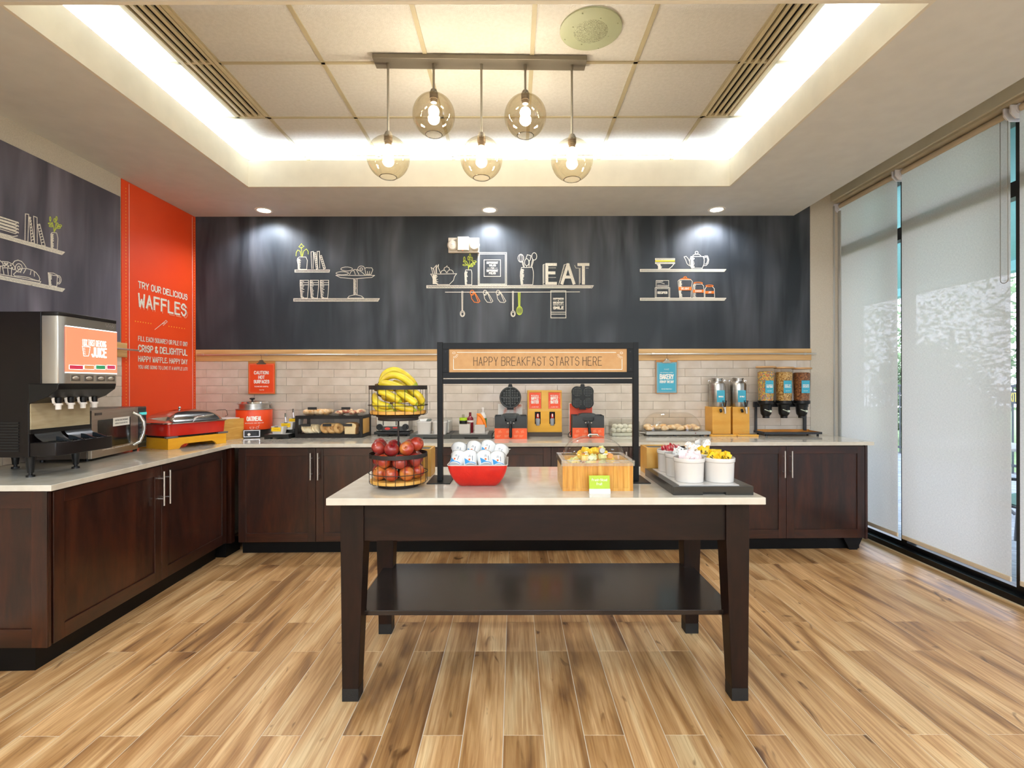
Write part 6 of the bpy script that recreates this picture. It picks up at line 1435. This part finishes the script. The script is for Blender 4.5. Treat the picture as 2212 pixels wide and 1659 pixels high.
# ================================================================== EGGS
eg = thing('egg_box', 'clear acrylic box of boiled eggs left of the right sign post', 'bin', (X(1348, 4.72), 4.72, CT)); a = 31*4.66/FPX
m = MB().box(-a, a, -.07, -.067, 0, .125).box(-a, a, .067, .07, 0, .15).box(-a, -a+.003, -.067, .067, 0, .135).box(a-.003, a, -.067, .067, 0, .135).quad((-a, -.07, .125), (a, -.07, .125), (a, .07, .15), (-a, .07, .15)).build('box_walls', ACRYL, eg, smooth=False)
MB().box(-a+.01, a-.01, -.062, .06, .002, .028).build('egg_tray', M('cream_tray', '#e6e4d2', .4), eg, smooth=False, bevel=.004)
EGG = M('egg_white', '#f2edda', .35); e0 = MB().ball((0, 0, 0), .021, 18, sz=1.28).build('boiled_egg', EGG, ang=80)
k_ = 0
for lay, n, y in ((0, 5, -.035), (0, 5, .02), (1, 4, -.01), (1, 3, .03)):
    for i in range(n):
        o = e0 if k_ == 0 else e0.copy()
        if k_: COL.objects.link(o)
        k_ += 1; tag(o, 'peeled boiled egg in the clear box, %s from the left in the %s' % (ORD[i], ['lower front row', 'lower back row', 'upper front row', 'upper back row'][lay*2+(1 if y > .01 else 0)]), 'egg', 'boiled eggs in the clear box', (eg.location.x-a+.03+i*.046+lay*.02, 4.72+y, CT+.052+lay*.034), (R(75), R(random.uniform(-40, 40)), R(random.uniform(0, 90))))

# ================================================================== HEATED PASTRY DISPLAY
p = base(1466, 942.3, CT); pdm = thing('pastry_display', 'steel warming tray under a long clear dome right of the sign post', 'food display', (p.x, p.y, CT)); D = p.y
a = (1535.6-1396)/2*D/FPX; cxo = X(1465.8, D)-p.x; zl, zh = .012, at(1400, 932, D).z-CT
MB().box(cxo-a, cxo+a, 0, .19, zl, zh).build('warmer_base', M('warm_grey_steel', '#a5a29b', .35, .6), pdm, smooth=False, bevel=.003)
m = MB()
for x in (-.9, -.1, .75, .95): m.box(cxo+a*x-.012, cxo+a*x+.012, .01, .03, 0, zl)
for x in (-.9, .9): m.box(cxo+a*x-.012, cxo+a*x+.012, .15, .17, 0, zl)
m.build('feet', BLACKP, pdm, smooth=False)
MB().tube([(cxo-a, .02, .03), (cxo-a-.055, .02, .036), (cxo-a-.06, .05, .038), (cxo-a-.06, .13, .04), (cxo-a, .16, .034)], .006, 8).build('side_handle', CHROME, pdm)
MB().cyl((cxo+a*.52, 0, (zl+zh)/2), (cxo+a*.52, -.003, (zl+zh)/2), .005, n=10).build('indicator_light', M('indicator_red', '#6d1f1c', .3), pdm)
da0, da1 = X(1392, D)-p.x, X(1521, D)-p.x; dh = at(0, 893.5, D+.09).z-CT-zh; rings = []; dc = (da0+da1)/2; dw = (da1-da0)/2
for j in range(11):
    t = math.pi/2*j/10; s_ = math.cos(t); r_ = []
    for i in range(44):
        a_ = 2*math.pi*i/44; c, s2 = math.cos(a_), math.sin(a_)
        r_.append(V3(dc+dw*math.copysign(abs(c)**.5, c)*(.45+.55*s_), .095+.088*math.copysign(abs(s2)**.6, s2)*max(s_, .02), zh+dh*math.sin(t)))
    rings.append(r_)
m = MB(); loft(m, rings, capb=False, capt=True).build('dome', GL('display_dome', '#fcfaf7', 1.45, .02), pdm, ang=70)
lump('dome_pastry', PAS, 14, p.x+da0+.06, p.x+da1-.06, p.y+.055, CT+zh+.001, 'golden pastry under the long clear dome', 'pastry', 'golden pastries under the long dome', .038, .6, .075)

# ================================================================== MILK DISPENSERS
def milk(lab, xf0, xf1, canc, lbw, text, l0, l1):
    D = 4.68; x0_, x1_ = X(xf0, D), X(xf1, D); t = thing('milk_dispenser', lab, 'drink dispenser', ((x0_+x1_)/2, D, CT)); o = t.location.x; hz = at(0, 881, D).z-CT-.006
    a_ = (x1_-x0_)/2
    MB().box(-a_, a_, 0, .18, 0, hz).build('wooden_box', M('golden_box_wood', '#d99a33', .4, col2='#e6ae4e', scale=(4, 4, 12)), t, smooth=False, bevel=.002)
    MB().box(-a_+l0, a_+l1, -.075, .0, 0, .016).build('drip_ledge', M('golden_box_wood', '#d99a33'), t, smooth=False, bevel=.004)
    MB().box(-a_+l0+.03, a_+l1-.025, -.062, -.012, .016, .0185).build('drip_plate', M('drip_plate', '#8f7a58', .35, .5), t, smooth=False)
    cx_ = X(canc, 4.76)-o
    can = MB().lathe([(.001, hz), (.071, hz), (.0725, hz+.004), (.0725, hz+.205), (.068, hz+.222), (.05, hz+.235), (.046, hz+.24), (.046, hz+.258), (.050, hz+.262), (.050, hz+.268), (.044, hz+.27), (.001, hz+.262)], 36, (cx_, .08, 0)).build('steel_can', M('can_steel', '#a6a29b', .28, 1, col2='#b6b2ab', scale=(2, 2, 90)), t)
    m = MB()
    for s_ in (-1, 1): m.tube([(cx_+s_*.056, .08, hz+.232), (cx_+s_*.07, .08, hz+.25), (cx_+s_*.082, .08, hz+.246), (cx_+s_*.082, .08, hz+.228), (cx_+s_*.066, .08, hz+.224)], .0028, 6)
    m.build('can_loops', CHROME, t)
    lx_ = cx_+.004
    lb_ = MB().box(lx_-.036, lx_+.036, -.003, 0, hz+.045, hz+.155).tr(0, Matrix.Translation((0, .008, 0))).build('blue_label', CYAN, t, smooth=False)
    lettering('label_lettering', [(text, lx_-.022, lx_+.024, hz+.09, hz+.104, .003)], (V3(0, .0045, 0), V3(1, 0, 0), V3(0, 0, 1)), PRINTW, lb_)
    fx = lx_+.012; MB().cyl((fx, .0, hz+.02), (fx, -.05, hz-.015), .010, n=12).cyl((fx, -.045, hz-.0), (fx+.006, -.05, hz-.058), .015, .008, 14).build('tap', CHROME, t)
    m = MB().tube([(fx-.016, -.05, hz+.06), (fx+.016, -.05, hz+.06), (fx+.007, -.05, hz+.005), (fx-.007, -.05, hz+.005)], .0045, 8, True).cyl((fx-.03, -.03, hz-.02), (fx-.03, -.045, hz-.045), .011, n=10).build('tap_lever', BLACKP, t)
milk('left steel milk churn with a blue label on a wooden box', 1538.7, 1578.6, 1549.2, 0, 'SKIM MILK', -.038, .022)
milk('right steel milk churn with a blue label on a wooden box', 1583, 1619, 1594, 0, '2% MILK', .012, .05)

# ================================================================== CEREAL DISPENSER
cs = thing('cereal_dispenser', 'black framed triple cereal dispenser on a tray at the end of the back counter', 'dispenser', (X(1690, 4.7), 4.70, CT)); ox = cs.location.x
cx0, cx1 = X(1650.5, 4.64)-ox, X(1776, 4.64)-ox
BFR = M('dark_grey_frame', '#2b2d31', .42)
z0_, z1_ = .016, .036
m = MB().box(cx0, cx1, -.06, -.048, z0_, z1_).box(cx0, cx1, .132, .144, z0_, z1_).box(cx0, cx0+.012, -.048, .132, z0_, z1_).box(cx1-.012, cx1, -.048, .132, z0_, z1_).build('tray_frame', BFR, cs, smooth=False)
m = MB()
for x in (cx0+.03, cx1-.03):
    for y in (-.04, .12): m.cyl((x, y, 0), (x, y, z0_), .01, n=10)
m.build('feet', BLACKP, cs)
MB().box(cx0+.012, cx1-.012, -.048, .132, z0_+.001, .024).build('wood_insert', M('tray_wood', '#b5772a', .45, col2='#c98a3a', scale=(8, 2, 2)), cs, smooth=False)
MB().box(cx0+.012, cx1-.012, .124, .132, .024, .046).box(cx0+.012, cx0+.02, -.048, .124, .024, .038).box(cx1-.02, cx1-.012, -.048, .124, .024, .038).build('wood_lip', M('tray_wood', '#b5772a'), cs, smooth=False)
ux0, ux1 = X(1625, 4.82)-ox, X(1738, 4.82)-ox; zc1 = at(0, 871, 4.82).z-CT+.0
MB().box(cx0-.0, cx0+.019, .11, .13, z1_, zc1).build('upright', BFR, cs, smooth=False); MB().box(ux1-.013, ux1+.013, .11, .13, z1_, zc1).build('upright', BFR, cs, smooth=False)
MB().box(cx0-.012, ux1+.03, .108, .132, zc1-.05, zc1).build('cross_bar', BFR, cs, smooth=False)
def cereal_mat(name, cols, sc):
    m_ = bpy.data.materials.new(name); m_.use_nodes = True; nt = m_.node_tree; L = nt.links; p_ = nt.nodes['Principled BSDF']
    tc = node(nt, 'ShaderNodeTexCoord'); v = node(nt, 'ShaderNodeTexVoronoi'); v.inputs['Scale'].default_value = sc; L.new(tc.outputs['Object'], v.inputs[0])
    sp_ = node(nt, 'ShaderNodeSeparateColor'); L.new(v.outputs['Color'], sp_.inputs[0]); r = node(nt, 'ShaderNodeValToRGB'); r.color_ramp.interpolation = 'CONSTANT'
    for i, c in enumerate(cols):
        if i < 2: e_ = r.color_ramp.elements[i]; e_.position = i/len(cols)
        else: e_ = r.color_ramp.elements.new(i/len(cols))
        e_.color = lin(c)
    L.new(sp_.outputs[0], r.inputs[0]); L.new(r.outputs[0], p_.inputs['Base Color']); b_ = node(nt, 'ShaderNodeBump'); b_.invert = True; b_.inputs['Strength'].default_value = 1; b_.inputs['Distance'].default_value = .006
    L.new(v.outputs['Distance'], b_.inputs['Height']); L.new(b_.outputs[0], p_.inputs['Normal']); p_.inputs['Roughness'].default_value = .7; return m_
cer = [(1654.5, cereal_mat('rainbow_rings', ['#e0b04a', '#d9894a', '#7e9a64', '#e6c860', '#c8756a', '#7d8a94', '#e8bf68'], 105), 'rainbow_cereal', ['RAINBOW', 'FRUIT RINGS']), (1693.3, cereal_mat('oat_rings', ['#c79448', '#dcb36c', '#9c6c30', '#e0bd7c'], 120), 'oat_cereal', ['HONEY OAT', 'CEREAL']), (1731.5, cereal_mat('bran_flakes', ['#8a5228', '#6a3c1c', '#a56a38', '#7a4824'], 95), 'bran_cereal', ['COCOA BRAN', 'CRUNCH'])]
for i, (px, mt, nm_, tx) in enumerate(cer):
    cx_ = X(px, 4.70)-ox; zb_ = at(0, 869.5, 4.70).z-CT; zt_ = at(0, 796+i*1.5, 4.70).z-CT
    hp = MB().lathe([(.066, zb_), (.078, zt_-.01), (.080, zt_-.006)], 36, (cx_, 0, 0)).build('hopper', GL('hopper_acrylic', '#fbfaf8', 1.45, .02), cs)
    hh = zt_-zb_
    m = MB().lathe([(.001, zb_+.002), (.0635, zb_+.004), (.0715, zb_+hh*.84), (.06, zb_+hh*.87), (.001, zb_+hh*.86)], 40, (cx_, 0, 0))
    m.build(nm_, mt, hp, kind='stuff')
    MB().lathe([(.001, zt_+.006), (.084, zt_+.006), (.086, zt_+.002), (.086, zt_-.007), (.082, zt_-.010), (.001, zt_-.010)], 36, (cx_, 0, 0)).build('wood_lid', M('lid_wood', '#b98a55', .45, col2='#c79a66', scale=(3, 20, 3)), cs)
    vb = MB().lathe([(.071, zb_+.004), (.071, zb_-.022), (.058, zb_-.03), (.05, zb_-.055), (.049, zb_-.09), (.045, zb_-.12), (.034, zb_-.135), (.030, zb_-.14), (.030, zb_-.158), (.001, zb_-.158)], 32, (cx_, 0, 0)).build('valve_body', BLACKP, cs)
    MB().box(cx_-.02, cx_+.02, .05, .11, zb_-.05, zb_-.015).build('mount_arm', BLACKP, cs, smooth=False)
    MB().cyl((cx_+.012, -.045, zb_-.092), (cx_+.012, -.066, zb_-.092), .012, .010, 14).tube([(cx_-.04, -.055, zb_-.076), (cx_-.01, -.06, zb_-.088), (cx_+.012, -.062, zb_-.092)], .004, 6).build('turn_knob', M('pale_knob', '#cfd6c4', .3, .4), vb)
    lx_ = cx_-.006; l_ = MB().box(lx_-.037, lx_+.037, -.0775, -.0755, zb_+.075, zb_+.19).build('blue_label', CYAN, hp, smooth=False)
    lettering('label_lettering', [(tx[0], lx_-.028, lx_+.03, zb_+.142, zb_+.154, .0022), (tx[1], lx_-.028, lx_+.03, zb_+.125, zb_+.138, .003), ('WHOLE GRAIN', lx_-.02, lx_+.02, zb_+.092, zb_+.097, .001)], (V3(0, -.0782, 0), V3(1, 0, 0), V3(0, 0, 1)), PRINTW, l_)

# ================================================================== CLIPBOARDS
def clip(lab, x0p, x1p, y0p, y1p, mt, lines, dark):
    D = BY-.045; p0 = at(x0p, y1p, D); p1 = at(x1p, y0p, D); cx_ = (p0.x+p1.x)/2; zr = at(0, 768.5, BY-.052).z
    t = thing('clipboard', lab, 'sign', (cx_, D, p0.z)); a_ = (p1.x-p0.x)/2; h_ = p1.z-p0.z
    bo = MB().box(-a_, a_, 0, .004, 0, h_).build('board', M('hardboard', '#b9793a', .5, col2='#c68848'), t, smooth=False, bevel=.0015)
    pg = MB().box(-a_+.007, a_-.007, -.0012, 0, .007, h_-.022).build('printed_sheet', mt, t, smooth=False)
    f_ = (V3(0, -.0022, 0), V3(1, 0, 0), V3(0, 0, 1)); lettering('sheet_lettering', [(s, -a_*w_, a_*w_, h_*z0_, h_*z1_, k) for s, w_, z0_, z1_, k in lines], f_, PRINTW, pg)
    m = MB(); stroke(m, rect(-a_+.016, .016, a_-.016, h_-.03), f_, .0016); m.build('sheet_border', M('sheet_line', '#f0b48c' if dark else '#bfe6ee', .6), pg, smooth=False)
    MB().prism([(-.042, h_-.028), (.042, h_-.028), (.046, h_-.022), (.028, h_-.012), (.018, h_+.004), (-.018, h_+.004), (-.028, h_-.012), (-.046, h_-.022)], -.012, -.001, 'y').cyl((-.016, -.006, h_+.006), (.016, -.006, h_+.006), .006, n=10).build('clip', M('clip_metal', '#8f8578', .25, .9), t, bevel=.001)
    zz = zr-p0.z
    MB().tube([(0, -.004, h_+.004), (0, -.006, h_+.012), (.0, -.0075, zz-.01), (0, -.015, zz+.003), (0, -.007, zz+.0085), (0, .0, zz+.002)], .0014, 6).build('hook', M('dark_wire', '#4a443e'), t)
clip('orange caution clipboard hanging from the rail above the oatmeal kettle', 536, 594.5, 780.5, 851.5, ORANGE, [('CAUTION:', .56, .60, .71, .0062), ('HOT', .24, .46, .57, .0065), ('SURFACES', .58, .325, .435, .0062), ('PLEASE BE CAREFUL', .52, .215, .25, .0022), ('Thin rice'.replace('Thin rice', 'Thiss')[:0] + 'THANK YOU', .18, .115, .14, .0014)], True)
clip('blue bakery clipboard hanging from the rail right of the sign frame', 1417, 1463.3, 777.5, 850, CYAN, [('BAKERY', .66, .42, .58, .0085), ('ITEM OF THE DAY', .66, .31, .39, .0045), ('NOW OFFERING A FRESH', .6, .615, .635, .0014), ('SERVED FRESH DAILY', .5, .12, .145, .0016), ('MAE', .22, .70, .74, .0012)], False)

# ================================================================== OUTDOORS
PAV = M('paver_grey', '#8f97a0', .8, col2='#a9b0b6', scale=(6, 6, 6))
struct(MB().box(-12, 12, -16, -3.75, -.12, -.05), 'street_paving', M('pale_paving', '#9a958c', .9), smooth=False)
gr = struct(MB().box(RX+.14, 8.0, -3.74, 14, -.12, -.03), 'patio', M('paver_bed', '#4c5057', .9), smooth=False)
m = MB()
for i in range(14):
    for j in range(40): x = RX+.08+i*.315; y = 2.2+j*.205+(.1 if i % 2 else 0); m.box(x, x+.308, y, y+.196, -.04, -.02)
m.build('pavers', PAV, gr, smooth=False, kind='stuff')
struct(MB().box(8.0, 30, -4, 30, -.12, -.05), 'lawn', M('lawn_green', '#5d7a4a', .9, col2='#75905c', scale=(9, 9, 9)), smooth=False)
struct(MB().box(RX+.06, 7.75, -4, 14, 3.25, 3.35).box(7.55, 7.75, -4, 14, 3.1, 3.25), 'porch_roof', M('teal_porch_ceiling', '#6fa8a4', .7), smooth=False)
fe = thing('pool_fence', 'dark metal picket fence at the edge of the patio', 'fence', (7.72, 0, 0))
DKB = M('dark_blue_metal', '#25323c', .5)
MB().box(-.02, .02, 0, 14, 1.33, 1.37).box(-.02, .02, 0, 14, .10, .14).box(-.02, .02, 0, 14, 1.18, 1.21).build('rails', DKB, fe, smooth=False)
m = MB()
for i in range(116): m.box(-.009, .009, .12*i, .12*i+.018, 0, 1.35)
m.build('pickets', DKB, fe, smooth=False, kind='stuff')
q1 = atX(2187, 858, 7.66)
es_ = thing('exit_sign', 'dark exit sign plate with yellow letters on the patio fence', 'sign', (7.66, q1.y, q1.z))
MB().box(-.01, .01, -.22, .22, -.10, .10).build('plate', DKB, es_, smooth=False)
lettering('sign_lettering', [('EXIT', -.085, .085, -.07, .07, .013)], (V3(-.0115, 0, 0), V3(0, 1, 0), V3(0, 0, 1)) if 0 else (V3(-.0115, 0, 0), V3(0, -1, 0), V3(0, 0, 1)), M('sign_yellow', '#d9c24a', .5), es_)
t = thing('patio_table', 'round pedestal patio table outside behind the wide blind', 'table', (5.05, 5.65, -.02))
GRM = M('grey_patio_metal', '#5f6368', .5)
MB().lathe([(.001, .72), (.53, .72), (.535, .73), (.535, .745), (.53, .75), (.001, .75)], 40).build('tabletop', M('patio_stone', '#a9a8a2', .6), t)
MB().cyl((0, 0, .22), (0, 0, .72), .055, n=20).build('pedestal', GRM, t)
for k in range(4):
    a_ = R(45+90*k); c, s_ = math.cos(a_), math.sin(a_); MB().tube([(.04*c, .04*s_, .24), (.15*c, .15*s_, .22), (.3*c, .3*s_, .12), (.4*c, .4*s_, .02)], .018, 8).build('foot', GRM, t)
t = thing('patio_chair', 'green sling patio chair outside, seen through the right gap', 'chair', (4.35, 4.18, -.02), R(200))
GSL = M('green_sling', '#2f7a68', .6)
MB().prism([(-.25, .42), (.22, .38), (.22, .40), (-.25, .44)], -.25, .25, 'x').build('seat', GSL, t, smooth=False)
MB().prism([(.20, .40), (.40, .95), (.42, .94), (.22, .38)], -.25, .25, 'x').build('backrest', GSL, t, smooth=False)
for s_ in (-1, 1):
    MB().tube([(s_*.27, -.28, 0), (s_*.27, -.26, .42), (s_*.27, .22, .39), (s_*.27, .43, .97)], .014, 8).build('side_frame', DKB, t)
    MB().tube([(s_*.27, .34, 0), (s_*.27, .10, .40)], .014, 8).build('rear_leg', DKB, t)
    MB().tube([(s_*.28, -.26, .42), (s_*.28, -.22, .62), (s_*.28, .32, .66)], .014, 8).build('armrest', DKB, t)
LEAF = M('tree_leaves', '#41583a', .7, col2='#6f8a5c', scale=(4, 4, 4)); BARK = M('tree_bark', '#5b4a3a', .9)
rt = random.Random(3)
for i, (x, y, h_, s_, lab) in enumerate(((11.5, 9.5, 3.2, 1.9, 'bushy green tree beyond the fence, seen through the right gap'), (12.5, 14.5, 3.0, 2.1, 'tall green tree beyond the fence, seen through the left gap'), (10.2, 12.3, 1.5, 1.2, 'low green shrub beyond the fence between the two trees'), (12, 18.5, 3.3, 2.2, 'farthest green tree beyond the fence'))):
    t = thing('garden_tree', lab, 'tree', (x, y, -.05)); MB().cyl((0, 0, 0), (.1, 0, h_), .12, .06, 10).build('trunk', BARK, t); m = MB()
    for k in range(2600):
        u_, v_ = rt.uniform(-1, 1), rt.uniform(0, 6.283); q_ = rt.random()**.33*s_; sq = math.sqrt(1-u_*u_); c = V3(q_*sq*math.cos(v_), q_*sq*math.sin(v_), max(-h_+.3, q_*u_*1.1)+h_*.8)
        a1_ = V3(rt.uniform(-1, 1), rt.uniform(-1, 1), rt.uniform(-1, 1)).normalized()*.09; b1_ = a1_.orthogonal().normalized()*.05; m.quad(c-a1_, c+b1_, c+a1_, c-b1_)
    m.build('foliage', LEAF, t, smooth=False, kind='stuff')
